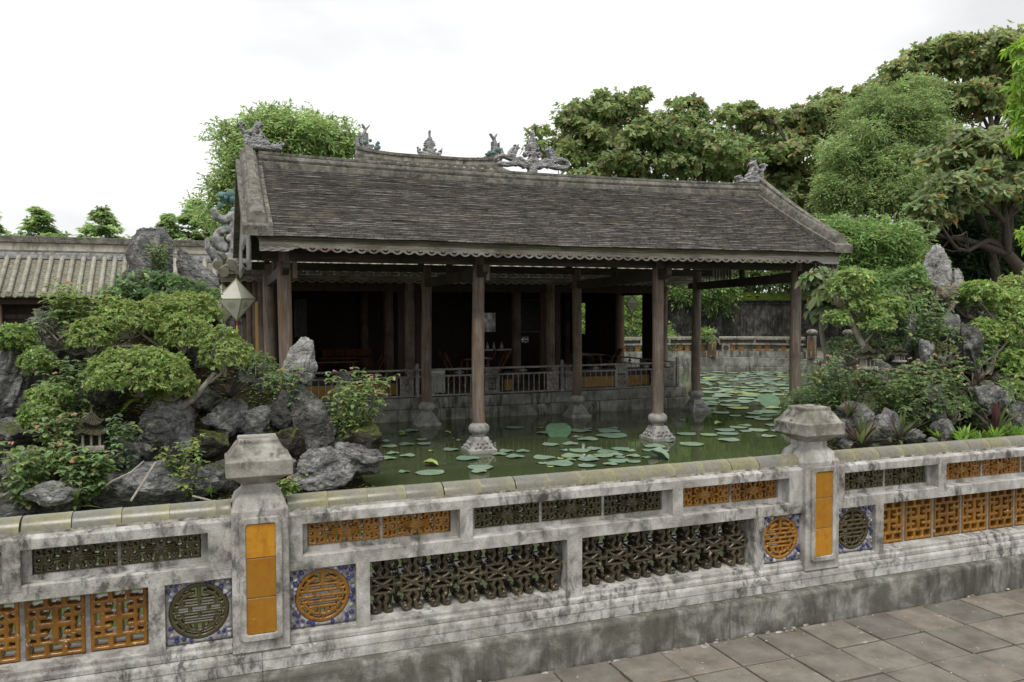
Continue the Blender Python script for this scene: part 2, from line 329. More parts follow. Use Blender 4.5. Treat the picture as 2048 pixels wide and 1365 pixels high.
def rock_mat(name, a, b_, c_, moss=0.0, soilz=None):
    t = NT(name); c = t.coord(); d = t.coord(sc=(1, 1, 2.4))
    n1 = t.noise(c, 3.1, 8, 0.66, 0.8); n2 = t.noise(d, 11, 7, 0.7, 0.6)
    col = t.ramp(n1, (0.30, a), (0.5, b_), (0.70, c_))
    col = t.mix(0.8, col, t.ramp(n2, (0.34, 0.20), (0.58, 1.0)), 'MULTIPLY')
    v = t.vor(d, 4.5, 'DISTANCE_TO_EDGE'); wn = t.math('ADD', v.outputs[0], t.math('MULTIPLY', n2, 0.16))
    crk = t.ramp(wn, (0.075, 0.0), (0.13, 1.0)); col = t.mix(t.math('MULTIPLY', t.math('SUBTRACT', 1.0, crk), 0.4), col, (0.02, 0.02, 0.018))
    pt = t.noise(c, 55, 4, 0.7); col = t.mix(t.math('MULTIPLY', t.ramp(pt, (0.60, 0.0), (0.70, 1.0)), 0.6), col, tuple(min(1, x * 1.7) for x in c_))
    up = t.nz(); n4 = t.noise(c, 5, 5, 0.65)
    mk = t.math('MULTIPLY', t.ramp(up, (0.45, 0.0), (0.9, 1.0)), t.ramp(n4, (0.58 - moss, 0.0), (0.70 - moss, 1.0)))
    n5 = t.noise(c, 30, 3); mcol = t.ramp(n5, (0.35, (0.028, 0.036, 0.008)), (0.65, (0.12, 0.145, 0.022)))
    col = t.mix(mk, col, mcol)
    t.bump(t.math('ADD', t.math('MULTIPLY', n2, 1.5), t.math('ADD', t.math('MULTIPLY', crk, 0.5), t.math('MULTIPLY', pt, 0.35))), 0.75, 0.03)
    return t.done(col, 0.85, 0.3)
M['rock'] = rock_mat('grey_limestone', (0.05, 0.05, 0.049), (0.185, 0.184, 0.18), (0.46, 0.455, 0.445))
M['rock_dark'] = rock_mat('dark_limestone', (0.03, 0.0295, 0.028), (0.12, 0.118, 0.113), (0.36, 0.355, 0.34), 0.10)
M['rock_pale'] = rock_mat('pale_limestone', (0.18, 0.177, 0.17), (0.37, 0.365, 0.35), (0.56, 0.55, 0.53), -0.2)
M['rock_moss'] = rock_mat('mossy_stone', (0.03, 0.028, 0.02), (0.06, 0.055, 0.04), (0.10, 0.095, 0.07), 0.30)
M['rock_brown'] = rock_mat('brown_limestone', (0.09, 0.07, 0.05), (0.20, 0.165, 0.125), (0.36, 0.31, 0.25), -0.2)
def soil_mat():
    t = NT('mossy_soil'); c = t.coord(); n1 = t.noise(c, 2.2, 6, 0.6); n2 = t.noise(c, 22, 6, 0.75)
    a = t.ramp(n2, (0.3, (0.016, 0.013, 0.009)), (0.6, (0.07, 0.056, 0.038)), (0.8, (0.2, 0.165, 0.11)))
    b = t.ramp(n2, (0.3, (0.014, 0.017, 0.005)), (0.65, (0.055, 0.062, 0.016)))
    col = t.mix(t.ramp(n1, (0.5, 0.0), (0.64, 0.8)), a, b); t.bump(n2, 1.0, 0.08); return t.done(col, 0.95, 0.15)
M['soil'] = soil_mat()
def moss_mat():
    t = NT('moss_cap'); c = t.coord(); n1 = t.noise(c, 1.3, 5, 0.6); n2 = t.noise(c, 18, 5, 0.7)
    col = t.ramp(n2, (0.3, (0.018, 0.028, 0.006)), (0.55, (0.06, 0.095, 0.012)), (0.8, (0.13, 0.17, 0.03)))
    col = t.mix(t.math('MULTIPLY', t.ramp(n1, (0.5, 0.0), (0.7, 1.0)), 0.7), col, (0.06, 0.05, 0.03)); t.bump(n2, 0.8, 0.04); return t.done(col, 0.95, 0.1)
M['moss'] = moss_mat()
M['land'] = stone_mat('courtyard_ground', (0.28, 0.26, 0.21), (0.19, 0.18, 0.14), (0.11, 0.11, 0.07), (0.05, 0.055, 0.03), scale=0.5, streak=False)
def water_mat():
    t = NT('green_pond_water'); c = t.coord(); n1 = t.noise(c, 0.5, 3, 0.5)
    col = t.ramp(n1, (0.3, (0.055, 0.073, 0.030)), (0.7, (0.075, 0.096, 0.043)))
    n2 = t.noise(t.coord(sc=(1, 1, 1)), 2.6, 3, 0.5); t.bump(n2, 0.06, 0.02)
    t.b.inputs['IOR'].default_value = 1.33; return t.done(col, 0.04, 0.5)
M['water'] = water_mat()
def leaf_mat(name, rough=0.45, trans=0.5, spec=0.35):
    t = NT(name); a = t.n('ShaderNodeAttribute', attribute_name='tint'); col = a.outputs['Color']
    t.done(col, rough, spec); tr = t.n('ShaderNodeBsdfTranslucent'); hs = t.n('ShaderNodeHueSaturation'); hs.inputs['Saturation'].default_value = 1.1; hs.inputs['Value'].default_value = 1.3
    t.l(col, hs.inputs['Color']); t.l(hs.outputs[0], tr.inputs[0])
    m = t.n('ShaderNodeMixShader'); m.inputs[0].default_value = trans; t.l(t.b.outputs[0], m.inputs[1]); t.l(tr.outputs[0], m.inputs[2])
    o = [n for n in t.t.nodes if n.type == 'OUTPUT_MATERIAL'][0]; t.l(m.outputs[0], o.inputs[0]); return t.m
M['leaf'] = leaf_mat('leaf_tissue'); M['leaf_matte'] = leaf_mat('soft_leaf_tissue', 0.65, 0.5, 0.2)
def bark(name, a, b):
    t = NT(name); c = t.coord(sc=(1, 1, 0.4)); n = t.noise(c, 22, 6, 0.7, 0.5); t.bump(n, 0.7, 0.02)
    return t.done(t.ramp(n, (0.3, a), (0.7, b)), 0.9, 0.2)
M['bark'] = bark('brown_bark', (0.03, 0.025, 0.02), (0.12, 0.10, 0.08)); M['bark_pale'] = bark('pale_bark', (0.16, 0.14, 0.11), (0.42, 0.39, 0.33))
M['stem'] = plain('green_stem', (0.11, 0.13, 0.05), 0.7, 0.4)
def pad_mat():
    t = NT('lotus_leaf'); r = t.rnd(); c = t.coord(True)
    b = t.ramp(r, (0.0, (0.17, 0.27, 0.18)), (0.3, (0.24, 0.345, 0.25)), (0.6, (0.28, 0.385, 0.235)), (1.0, (0.22, 0.31, 0.265)))
    n = t.noise(t.coord(), 9, 4, 0.6); b = t.mix(0.6, b, t.ramp(n, (0.3, 0.6), (0.65, 1.05)), 'MULTIPLY')
    n2 = t.noise(t.coord(), 28, 3, 0.6); b = t.mix(t.math('MULTIPLY', t.ramp(n2, (0.66, 0.0), (0.74, 1.0)), 0.5), b, (0.33, 0.34, 0.10))
    t.bump(n2, 0.15, 0.004); return t.done(b, 0.42, 0.5)
M['pad'] = pad_mat()
M['pad_yellow'] = plain('yellowing_lotus_leaf', (0.36, 0.44, 0.13), 0.5, 0.35, 9)
M['pad_green'] = plain('raised_lotus_leaf', (0.115, 0.22, 0.12), 0.5, 0.3, 8)

# ------------------------------------------------------------------ openwork: a 2D distance function -> pierced, rounded relief
def cap_(X, Z, x0, z0, x1, z1, r0, r1=None):
    r1 = r0 if r1 is None else r1
    dx, dz = x1 - x0, z1 - z0; L = dx * dx + dz * dz + 1e-12
    t = np.clip(((X - x0) * dx + (Z - z0) * dz) / L, 0, 1)
    return r0 + (r1 - r0) * t - np.hypot(X - x0 - t * dx, Z - z0 - t * dz)
def poly_(X, Z, pts, r0, r1=None):
    r1 = r0 if r1 is None else r1; n = len(pts) - 1; s = np.full(X.shape, -9.0)
    for i in range(n):
        a = r0 + (r1 - r0) * i / n; b = r0 + (r1 - r0) * (i + 1) / n
        s = np.maximum(s, cap_(X, Z, *pts[i], *pts[i + 1], a, b))
    return s
def spiral_(X, Z, cx, cz, r0, r1, a0, a1, w0, w1=None, n=14):
    pts = [(cx + (r0 + (r1 - r0) * i / n) * math.cos(a0 + (a1 - a0) * i / n), cz + (r0 + (r1 - r0) * i / n) * math.sin(a0 + (a1 - a0) * i / n)) for i in range(n + 1)]
    return poly_(X, Z, pts, w0, w1)
def ring_(X, Z, cx, cz, r, w): return w - np.abs(np.hypot(X - cx, Z - cz) - r)
def disc_(X, Z, cx, cz, r): return r - np.hypot(X - cx, Z - cz)
def rect_(X, Z, x0, x1, z0, z1): return np.minimum(np.minimum(X - x0, x1 - X), np.minimum(Z - z0, z1 - Z))
def frame_(X, Z, x0, x1, z0, z1, w): return np.minimum(rect_(X, Z, x0 - w, x1 + w, z0 - w, z1 + w), -rect_(X, Z, x0 + w, x1 - w, z0 + w, z1 - w))
def mx_(*a):
    s = a[0]
    for b in a[1:]: s = np.maximum(s, b)
    return s
def sym_(f): return lambda X, Z: f(np.abs(X), Z)
def mask_mesh(name, fn, x0, x1, z0, z1, nx, nz, depth, mats, rnd=0.008, both=False, relief=None):
    xs = np.linspace(x0, x1, nx); zs = np.linspace(z0, z1, nz); X, Z = np.meshgrid(xs, zs, indexing='ij')
    S = fn(X, Z); S = np.minimum(S, 1.0)
    V = []; key = {}
    def gv(i, j):
        k = (i, j)
        if k not in key: key[k] = len(V); V.append((xs[i], zs[j], S[i, j]))
        return key[k]
    def ev(i, j, a, b):
        k = (min((i, j), (a, b)), max((i, j), (a, b)), 'e')
        if k not in key:
            t = S[i, j] / (S[i, j] - S[a, b]); key[k] = len(V); V.append((xs[i] + t * (xs[a] - xs[i]), zs[j] + t * (zs[b] - zs[j]), 0.0))
        return key[k]
    F = []
    for i in range(nx - 1):
        for j in range(nz - 1):
            cs = [(i, j), (i + 1, j), (i + 1, j + 1), (i, j + 1)]
            ins = [S[c] > 0 for c in cs]
            if not any(ins): continue
            p = []
            for k in range(4):
                c, d = cs[k], cs[(k + 1) % 4]
                if ins[k]: p.append(gv(*c))
                if ins[k] != ins[(k + 1) % 4]: p.append(ev(*c, *d))
            if len(p) >= 3: F.append(p)
    n = len(V); verts = []
    def rel(x, z, s):
        q = min(max(s, 0) / rnd, 1); h = rnd * math.sqrt(max(0, 1 - (1 - q) ** 2))
        return h + (relief(x, z) if relief else 0)
    verts += [(x, -rel(x, z, s), z) for x, z, s in V]
    verts += [(x, depth + (rel(x, z, s) if both else 0), z) for x, z, s in V]
    ec = {}
    for f in F:
        for k in range(len(f)):
            a, b = f[k], f[(k + 1) % len(f)]; e = (min(a, b), max(a, b)); ec.setdefault(e, []).append((a, b))
    faces = F + [[v + n for v in f[::-1]] for f in F]
    for e, l in ec.items():
        if len(l) == 1: a, b = l[0]; faces.append([b, a, a + n, b + n])
    me = bpy.data.meshes.new(name); me.from_pydata(verts, [], faces); me.materials.append(mats)
    me.polygons.foreach_set('use_smooth', [True] * len(me.polygons)); me.set_sharp_from_angle(angle=R(50)); me.update(); return me

# ------------------------------------------------------------------ ground, pavement, pond
def plane(name, pts, z, mat, kind='structure'):
    b = MB(); b.add([(x, y, z) for x, y in pts], [list(range(len(pts)))]); o = b.build(name, mat); o['kind'] = kind; return o
plane('ground', [(-600, -300), (900, -300), (900, 900), (-600, 900)], -1.6, M['land'])
plane('water', [(-16, 3.5), (27, 3.5), (27, 31.2), (-16, 31.2)], -0.84, M['water'])
pv = plane('pavement', [(-4, -3), (12, -3), (12, 3.262), (-4, 3.262)], -0.012, M['joint'])
b = MB(); b.box(-9, 40, -8, 3.262, -1.5, -0.03); o = b.build('ground', M['land']); o['kind'] = 'structure'
rr = random.Random(5); tiles = []
P = 0.2735
for iy in range(7):
    for ix in range(-6, 23):
        x0 = 1.415 + P * (ix - 5); y1 = 3.242 - P * iy
        if iy == 0: pass
        tiles.append((x0, y1))
def pave_mesh(k):
    r2 = random.Random(k); b = MB(); w = P / 2 - 0.0055
    top = [(-w + r2.uniform(-.004, .003), -w + r2.uniform(-.004, .003)), (w + r2.uniform(-.003, .004), -w + r2.uniform(-.003, .003)), (w + r2.uniform(-.003, .003), w + r2.uniform(-.003, .003)), (-w + r2.uniform(-.003, .003), w + r2.uniform(-.003, .003))]
    vs = [(x, y, -0.012) for x, y in top] + [(x * 1.0, y * 1.0, -0.004) for x, y in top] + [(x * .96, y * .96, 0.0 + r2.uniform(-.0015, .0015)) for x, y in top]
    fs = [(8, 9, 10, 11)]
    for a in (0, 4):
        for k2 in range(4): fs.append((a + k2, a + (k2 + 1) % 4, a + 4 + (k2 + 1) % 4, a + 4 + k2))
    b.add(vs, fs); return b.mesh('pavement_tile', M['pave'])
pm = [pave_mesh(k) for k in range(6)]
for x0, y1 in tiles:
    o = put('pavement_tile', rr.choice(pm), pv, (x0 + P / 2 + rr.uniform(-.003, .003), y1 - P / 2 + rr.uniform(-.003, .003), rr.uniform(-.004, .002)), (rr.uniform(-.012, .012), rr.uniform(-.012, .012), rr.uniform(-.012, .012)))

# ------------------------------------------------------------------ balustrade pieces
def f_scroll(X, Z):
    x = np.abs(X); z = np.abs(Z)
    s = mx_(disc_(X, Z, 0, 0, .027), cap_(x, Z, 0, 0, .070, 0, .020, .006), cap_(x, Z, .06, 0, .09, 0, .007), ring_(X, Z, .104, 0, .0185, .0075), ring_(X, Z, -.104, 0, .0185, .0075),
            cap_(x, Z, .118, 0, .146, 0, .013, .011), disc_(x, Z, .138, 0, .02),
            spiral_(x, z, .048, .031, .017, .007, -1.7, 3.4, .0085, .006), spiral_(x, z, .100, .034, .016, .006, 3.6, -1.2, .0075, .006), cap_(x, z, .022, .010, .062, .020, .007, .007),
            spiral_(x, z, .140, .034, .015, .006, 3.8, -1.4, .007, .005), cap_(x, z, .12, .016, .15, .014, .008), cap_(x, z, .03, .05, .150, .05, .0045),
            cap_(x, z, .012, .02, .02, .05, .009), cap_(x, z, .1505, 0, .1505, .05, .0045))
    hole = disc_(x, Z, .139, 0, .0065)
    return np.minimum(s, -hole)
def f_medal(X, Z):
    r = .112; s = ring_(X, Z, 0, 0, .103, .0085); w = .0058
    inner = ring_(X, Z, 0, 0, .079, .0058); inner = np.where(Z < -.020, inner, -9)
    top = ring_(X, Z, 0, 0, .082, .0055); top = np.where((Z > .034) & (np.abs(X) > .028), top, -9)
    s = mx_(s, inner, top, cap_(X, Z, 0, .05, 0, .10, .0085), cap_(np.abs(X), Z, .02, .072, .05, .06, w))
    for z, L in ((.045, .062), (.022, .084), (-.001, .084), (-.024, .080)): s = np.maximum(s, cap_(X, Z, -L, z, L, z, w))
    for z0, z1, xs in ((.022, .045, (-.06, 0, .06)), (-.001, .022, (-.084, -.034, .034, .084)), (-.024, -.001, (-.062, 0, .062))):
        for x in xs: s = np.maximum(s, cap_(X, Z, x, z0, x, z1, w))
    s = mx_(s, cap_(np.abs(X), Z, 0, -.045, .052, -.045, w), cap_(np.abs(X), Z, .014, -.045, .014, -.074, w), cap_(X, Z, 0, -.079, 0, -.1, w), cap_(np.abs(X), Z, .045, -.045, .036, -.066, w))
    for a in (25, 48, 132, 155, 205, 232, 308, 335):
        c, d = math.cos(R(a)), math.sin(R(a)); s = np.maximum(s, cap_(X, Z, .078 * c, .078 * d, .1 * c, .1 * d, w))
    s = mx_(s, cap_(np.abs(X), Z, .084, .022, .1, .024, w), cap_(np.abs(X), Z, .084, -.001, .1, -.002, w))
    return s
def f_fret(X, Z):
    a, h = .0935, .118; w = .0082
    s = frame_(X, Z, -a, a, -h, h, w); x = np.abs(X); z = np.abs(Z)
    s = mx_(s, frame_(X, Z, -.058, .058, -.07, .07, w), cap_(X, Z, -.058, 0, .058, 0, w * 1.5), cap_(X, Z, 0, -.07, 0, .07, w * 1.5))
    s = mx_(s, cap_(x, z, .03, .07, .03, .118, w * 1.2), cap_(x, z, .058, .036, .0935, .036, w * 1.3), cap_(x, z, .054, .034, .036, .034, .0075, .0105), cap_(x, z, .058, .07, .0935, .07, w * .8))
    return s
def f_unit(X, Z):
    x = np.abs(X); z = np.abs(Z)
    s = np.minimum(rect_(X, Z, -.066, .066, -.042, .042) , -rect_(X, Z, -.052, .052, -.029, .029))
    s = mx_(s, cap_(x, z, 0, 0, .05, .028, .010, .007), disc_(X, Z, 0, 0, .014), cap_(x, Z, .0, .0, .06, 0, .005))
    curl = mx_(cap_(x, z, .012, .04, .026, .062, .011, .010), poly_(x, z, [(.026, .062), (.012, .085), (.018, .105)], .010, .0095), spiral_(x, z, .036, .108, .018, .006, 3.2, -1.8, .0115, .008))
    return mx_(s, curl, cap_(x, Z, .06, 0, .076, 0, .012))
def g_tile(x, z):
    r = math.hypot(x, z)
    if r < .010: return .005
    if r < .026: return .0045 * abs(math.cos(4 * math.atan2(z, x)))
    return .0035 * math.sin(z * 420) if abs(x) < .09 and abs(z) < .022 else 0
ME = {
 ('scroll', 'amber'): mask_mesh('scroll_tile', f_scroll, -.158, .158, -.056, .056, 84, 34, .03, M['amber'], .006, relief=g_tile),
 ('scroll', 'green_glaze'): mask_mesh('scroll_tile', f_scroll, -.158, .158, -.056, .056, 84, 34, .03, M['green_glaze'], .006, relief=g_tile),
 ('medal', 'amber'): mask_mesh('medallion', f_medal, -.115, .115, -.115, .115, 74, 74, .03, M['amber'], .0045),
 ('medal', 'green_glaze'): mask_mesh('medallion', f_medal, -.115, .115, -.115, .115, 74, 74, .03, M['green_glaze'], .0045),
 ('fret', 'amber'): mask_mesh('fret_tile', f_fret, -.102, .102, -.127, .127, 50, 60, .06, M['amber'], .006),
 ('unit', 'brown_glaze'): mask_mesh('lattice_piece', f_unit, -.08, .08, -.132, .132, 46, 76, .085, M['brown_glaze'], .008),
}
def mosaic_mesh(w, h, r):
    """mortar ground round a round opening"""
    def f(X, Z): return np.minimum(rect_(X, Z, -w / 2, w / 2, -h / 2, h / 2), np.hypot(X, Z) - r)
    return mask_mesh('mosaic_panel', f, -w / 2 - .001, w / 2 + .001, -h / 2 - .001, h / 2 + .001, 40, 40, .03, M['mortar'], .004)
def shard_mesh(k, mat):
    r2 = random.Random(k + 50); b = MB(); n = r2.randint(5, 7); ph = r2.random() * 6
    ring = [(math.cos(ph + 2 * math.pi * i / n) * r2.uniform(.7, 1.15), math.sin(ph + 2 * math.pi * i / n) * r2.uniform(.7, 1.15)) for i in range(n)]
    vs = [(x * .0125, 0, z * .0125) for x, z in ring] + [(x * .0085, -.007, z * .0085) for x, z in ring] + [(0, -.009, 0)]
    fs = [(i, (i + 1) % n, n + (i + 1) % n, n + i) for i in range(n)] + [(n + i, n + (i + 1) % n, 2 * n) for i in range(n)]
    b.add(vs, fs); return b.mesh('porcelain_shard', mat)
SH = [shard_mesh(k, M[m]) for k, m in enumerate(['blue', 'blue', 'bluewhite', 'bluewhite', 'porcelain', 'blue'])]
def coping_mesh(L):
    b = MB(); n = 9; vs = []; R0 = (.060, .050)
    for x, s in ((0, .965), (L * .03, .99), (L * .85, 1.0), (L * .97, 1.015), (L, 1.012)):
        for k in range(n + 1):
            a = math.pi * k / n; vs.append((x, -R0[0] * s * math.cos(a), R0[1] * s * math.sin(a)))
    fs = [(i * (n + 1) + k, i * (n + 1) + k + 1, (i + 1) * (n + 1) + k + 1, (i + 1) * (n + 1) + k) for i in range(4) for k in range(n)]
    fs += [list(range(n + 1)), [4 * (n + 1) + k for k in range(n + 1)][::-1]]
    b.add(vs, fs); return b.mesh('coping_tile', M['coping'], smooth=True)
CT = [coping_mesh(.168), coping_mesh(.163), coping_mesh(.172)]
FY, WY0, WY1 = 3.27, 3.345, 3.535        # plinth face, rail face, wall back
def pillar(cx, label):
    t = thing('balustrade_pillar', label, 'pillar', (cx, 3.43, .245), 'pillars of the front balustrade')
    c = (cx, 3.43, 0)
    b = MB(); h = .11
    b.sq([(h + .003, .247), (h, .262), (h, .815), (h - .006, .828), (h - .018, .862), (h - .045, .888), (.066, .897), (.066, .918)], c)
    b.build('shaft', M['plaster'], t, bevel=.004)
    b = MB(); b.sq([(.066, .916), (.075, .925), (.10, .945), (.118, .952), (.128, .956), (.128, 1.018), (.118, 1.022), (.113, 1.030), (.108, 1.036), (.088, 1.068), (.078, 1.079), (.078, 1.094), (.074, 1.098)], c)
    b.build('cap', M['cap'], t, bevel=.003)
    for s, face in ((0, 'front'), (1, 'back')):
        b = MB(); y0, y1 = (3.32 - .014, 3.3205) if s == 0 else (3.5395, 3.554)
        w, zb, zt, n = .081, .295, .792, .012
        def ringp(w_, zb_, zt_, n_): return [(-w_ + n_, zb_), (w_ - n_, zb_), (w_, zb_ + n_), (w_, zt_ - n_), (w_ - n_, zt_), (-w_ + n_, zt_), (-w_, zt_ - n_), (-w_, zb_ + n_)]
        o_ = ringp(w, zb, zt, .012); i_ = ringp(w - .024, zb + .026, zt - .026, .006)
        vs = [(cx + x, y0, z) for x, z in o_] + [(cx + x, y0, z) for x, z in i_] + [(cx + x, y1, z) for x, z in o_] + [(cx + x, y1, z) for x, z in i_]
        fs = []
        for k in range(8):
            l = (k + 1) % 8; fs += [(k, l, 8 + l, 8 + k), (16 + k, 16 + l, l, k), (8 + k, 8 + l, 24 + l, 24 + k)]
        b.add(vs, fs); b.build('panel_frame', M['plaster'], t, bevel=.003)
        zz = [.321, .468, .628, .766]
        for k in range(3):
            b = MB(); dy = .005; ya, yb = (3.3125, 3.3201) if s == 0 else (3.5401, 3.5475)
            b.box(cx - .0575, cx + .0575, ya, yb, zz[k] + .0018, zz[k + 1] - .0018); b.build('glazed_panel', M['panel_amber'], t, bevel=.0015, origin=(cx, ya, zz[k]))
    return t
def section(x0, label, up, med, low):
    """one bay between pillars; x0 = centre of its left pillar. up: colours of three scroll panels, med: medallions' colours, low: 'fret' or 'unit'"""
    L = x0 + .11; Rr = x0 + 2.82 - .11; g = 'bays of the front balustrade'
    t = thing('balustrade', label, 'balustrade', (x0 + 1.41, 3.44, 0), g)
    b = MB(); b.prism([(FY + .012, -1.2), (FY, -.02), (FY + .002, .148), (FY + .010, .160), (3.32, .163), (3.60, .163), (3.60, -1.2)], 'x', x0, x0 + 2.82)
    b.build('plinth', M['plinth'], t, bevel=.004)
    b = MB(); b.prism([(3.318, .1632), (3.322, .205), (3.320, .212), (3.322, .236), (3.33, .246), (3.57, .246), (3.59, .1632)], 'x', x0 + .0005, x0 + 2.8195)
    b.build('step_moulding', M['plaster'], t, bevel=.003)
    def rail(z0, z1, xa=L, xb=Rr, sill=True, name='rail'):
        b = MB()
        b.prism([(WY0, z0), (WY0, z1), (WY0 + .01, z1 + (.004 if sill else 0)), (WY1, z1 + .004), (WY1, z0)], 'x', xa, xb); b.build(name, M['plaster'], t, bevel=.0015)
    b = MB(); b.prism([(WY0 - .008, .2465), (WY0 - .008, .268), (WY0, .274), (WY0, .294), (WY0 + .055, .302), (WY1, .302), (WY1, .2465)], 'x', L, Rr); b.build('sill', M['plaster'], t, bevel=.003)
    rail(.55, .605); 
    b = MB(); b.prism([(WY0, .739), (WY0, .778), (WY0 + .012, .785), (WY0 + .03, .792), (WY1 - .03, .792), (WY1, .778), (WY1, .739)], 'x', L, Rr); b.build('top_rail', M['plaster'], t, bevel=.0015)
    def post(xa, xb, z0, z1):
        b = MB(); b.box(xa, xb, WY0 - .0012, WY1 - .0008, z0 - .022, z1 + .022); b.build('post', M['plaster'], t)
    ox = x0 - .177
    U = [(.342, 1.017), (1.075, 2.10), (2.158, 2.80)]
    for xa, xb in ((L, ox + .342), (ox + 1.017, ox + 1.075), (ox + 2.10, ox + 2.158), (ox + 2.80, Rr)): post(xa, xb, .609, .739)
    for (xa, xb), colr in zip(U, up):
        n = 3 if xb - xa > .9 else 2; xa += ox; xb += ox
        b = MB(); y0 = WY0 + .055; e = .026
        for (p, q, r_, s_) in ((xa, xb, .609, .628), (xa, xb, .725, .739), (xa, xa + e, .628, .725), (xb - e, xb, .628, .725)): b.box(p, q, y0, y0 + .06, r_, s_)
        pw = (xb - xa - 2 * e) / n
        for k in range(1, n): b.box(xa + e + pw * k - .006, xa + e + pw * k + .006, y0 + .006, y0 + .05, .628, .725)
        b.build('panel_border', M['plaster'], t)
        for k in range(n):
            put('scroll_tile', ME[('scroll', colr)], t, (xa + e + pw * (k + .5), y0 + .018, .6765), scale=((pw - .008) / .306, 1, .1 / .109))
    Z0, Z1 = .302, .55; zc = .4265
    Ls = [(L, ox + .560), (ox + 2.64, Rr)]
    post(ox + .560, ox + .617, Z0, Z1); 
    if low == 'unit': post(ox + 1.535, ox + 1.610, Z0, Z1)
    post(ox + 2.583, ox + 2.64, Z0, Z1)
    for (xa, xb) in Ls:
        w = xb - xa; cx = (xa + xb) / 2; mp_ = put('mosaic_panel', mosaic_mesh(w, Z1 - Z0, .1125), t, (cx, WY0 + .024, zc))
        rs = random.Random(int(cx * 100)); n = 0; placed = []
        while n < 2500 and len(placed) < 70:
            n += 1; x, z = rs.uniform(-w / 2 + .010, w / 2 - .010), rs.uniform(-.115, .115)
            if math.hypot(x, z) < .1185: continue
            if any(math.hypot(x - a, z - c) < .0165 for a, c in placed): continue
            placed.append((x, z)); s = rs.uniform(.7, 1.15)
            put('porcelain_shard', rs.choice(SH), mp_, (cx + x, WY0 + .0215, zc + z), (0, rs.uniform(0, 6), 0), (s, 1, s * rs.uniform(.7, 1.2)))
        put('medallion', ME[('medal', med)], t, (cx, WY0 + .026, zc))
    for (xa, xb) in (((ox + .617, ox + 1.535), (ox + 1.610, ox + 2.583)) if low == 'unit' else ((ox + .617, ox + 2.583),)):
        if low == 'fret':
            n = 9; pw = (xb - xa) / n; b = MB()
            for k in range(n + 1): b = MB(); b.box(max(xa, xa + pw * k - .010), min(xb, xa + pw * k + .010), WY0 + .07, WY0 + .13, Z0, Z1); b.build('mortar_bar', M['mortar'], t)
            for k in range(n): put('fret_tile', ME[('fret', 'amber')], t, (xa + pw * (k + .5), WY0 + .07, zc), scale=((pw - .02) / .2, 1, .97))
        else:
            n = 7; pw = (xb - xa) / n
            for k in range(n): put('lattice_piece', ME[('unit', 'brown_glaze')], t, (xa + pw * (k + .5), WY0 + .055 + rr.uniform(-.003, .003), zc - .002), (0, rr.uniform(-.03, .03), 0), (pw / .152, 1, .955))
            for k in range(n - 1): put('lattice_piece', ME[('unit', 'brown_glaze')], t, (xa + pw * (k + 1), WY0 + .152, zc - .002), (0, rr.uniform(-.03, .03), 0), (pw / .17, .25, .955))
    b = MB(); b.prism([(WY0 + .022, .785), (WY0 + .030, .799), (3.495, .799), (3.505, .785)], 'x', L, Rr); b.build('coping_bed', M['cap'], t)
    x = L + .001; k = 0
    while x < Rr - .02:
        Ln = min(.1675 + rr.uniform(-.003, .003), Rr - x)
        put('coping_tile', rr.choice(CT), t, (x, 3.436, .797), (rr.uniform(-.02, .02), rr.uniform(-.006, .006), rr.uniform(-.012, .012)), (Ln / .1685, 1, 1)); x += Ln + .0012
    return t
section(.177 - 2.82, 'left balustrade bay with a dark green scroll panel over amber square fretwork tiles', ('amber', 'green_glaze', 'green_glaze'), 'green_glaze', 'fret')
section(.177, 'middle balustrade bay with amber round medallions and brown curled lattice between two pillars', ('amber', 'green_glaze', 'amber'), 'amber', 'unit')
section(2.997, 'right balustrade bay with dark round medallion and a row of amber square fretwork tiles', ('green_glaze', 'amber', 'amber'), 'green_glaze', 'fret')
section(5.817, 'farthest right balustrade bay, beyond the row of amber fretwork tiles', ('amber', 'green_glaze', 'amber'), 'amber', 'unit')
pillar(5.817, 'weathered pillar at the far right end of the amber fretwork bay')
pillar(.177, 'weathered grey pillar with three clean amber panels, in front of the left rock garden')
pillar(2.997, 'weathered grey pillar with chipped amber panels, in front of the right rock garden')

# ------------------------------------------------------------------ porch pavilion over the water
XL, XR = .66, 11.90; YE, YR, YB = 12.6, 15.2, 17.8
CX = [1.138, 4.433, 8.065, 11.35]; CYA, CYB = 13.40, 17.025; ZR = -.331
pav = thing('pavilion', 'open porch with a dark tiled gable roof standing on columns in the pond', 'pavilion', (6.25, 15.2, -.84))
def sag(x, d): q = (x - 6.25) / 5.6; return -d * (1 - q * q)
def lerp(a, b, t): return a + (b - a) * t
def frontz(t_):  # t 0 at eave .. 1 at ridge ; slightly hollow slope
    return lerp(2.80, 4.25, t_) - .05 * math.sin(math.pi * t_)
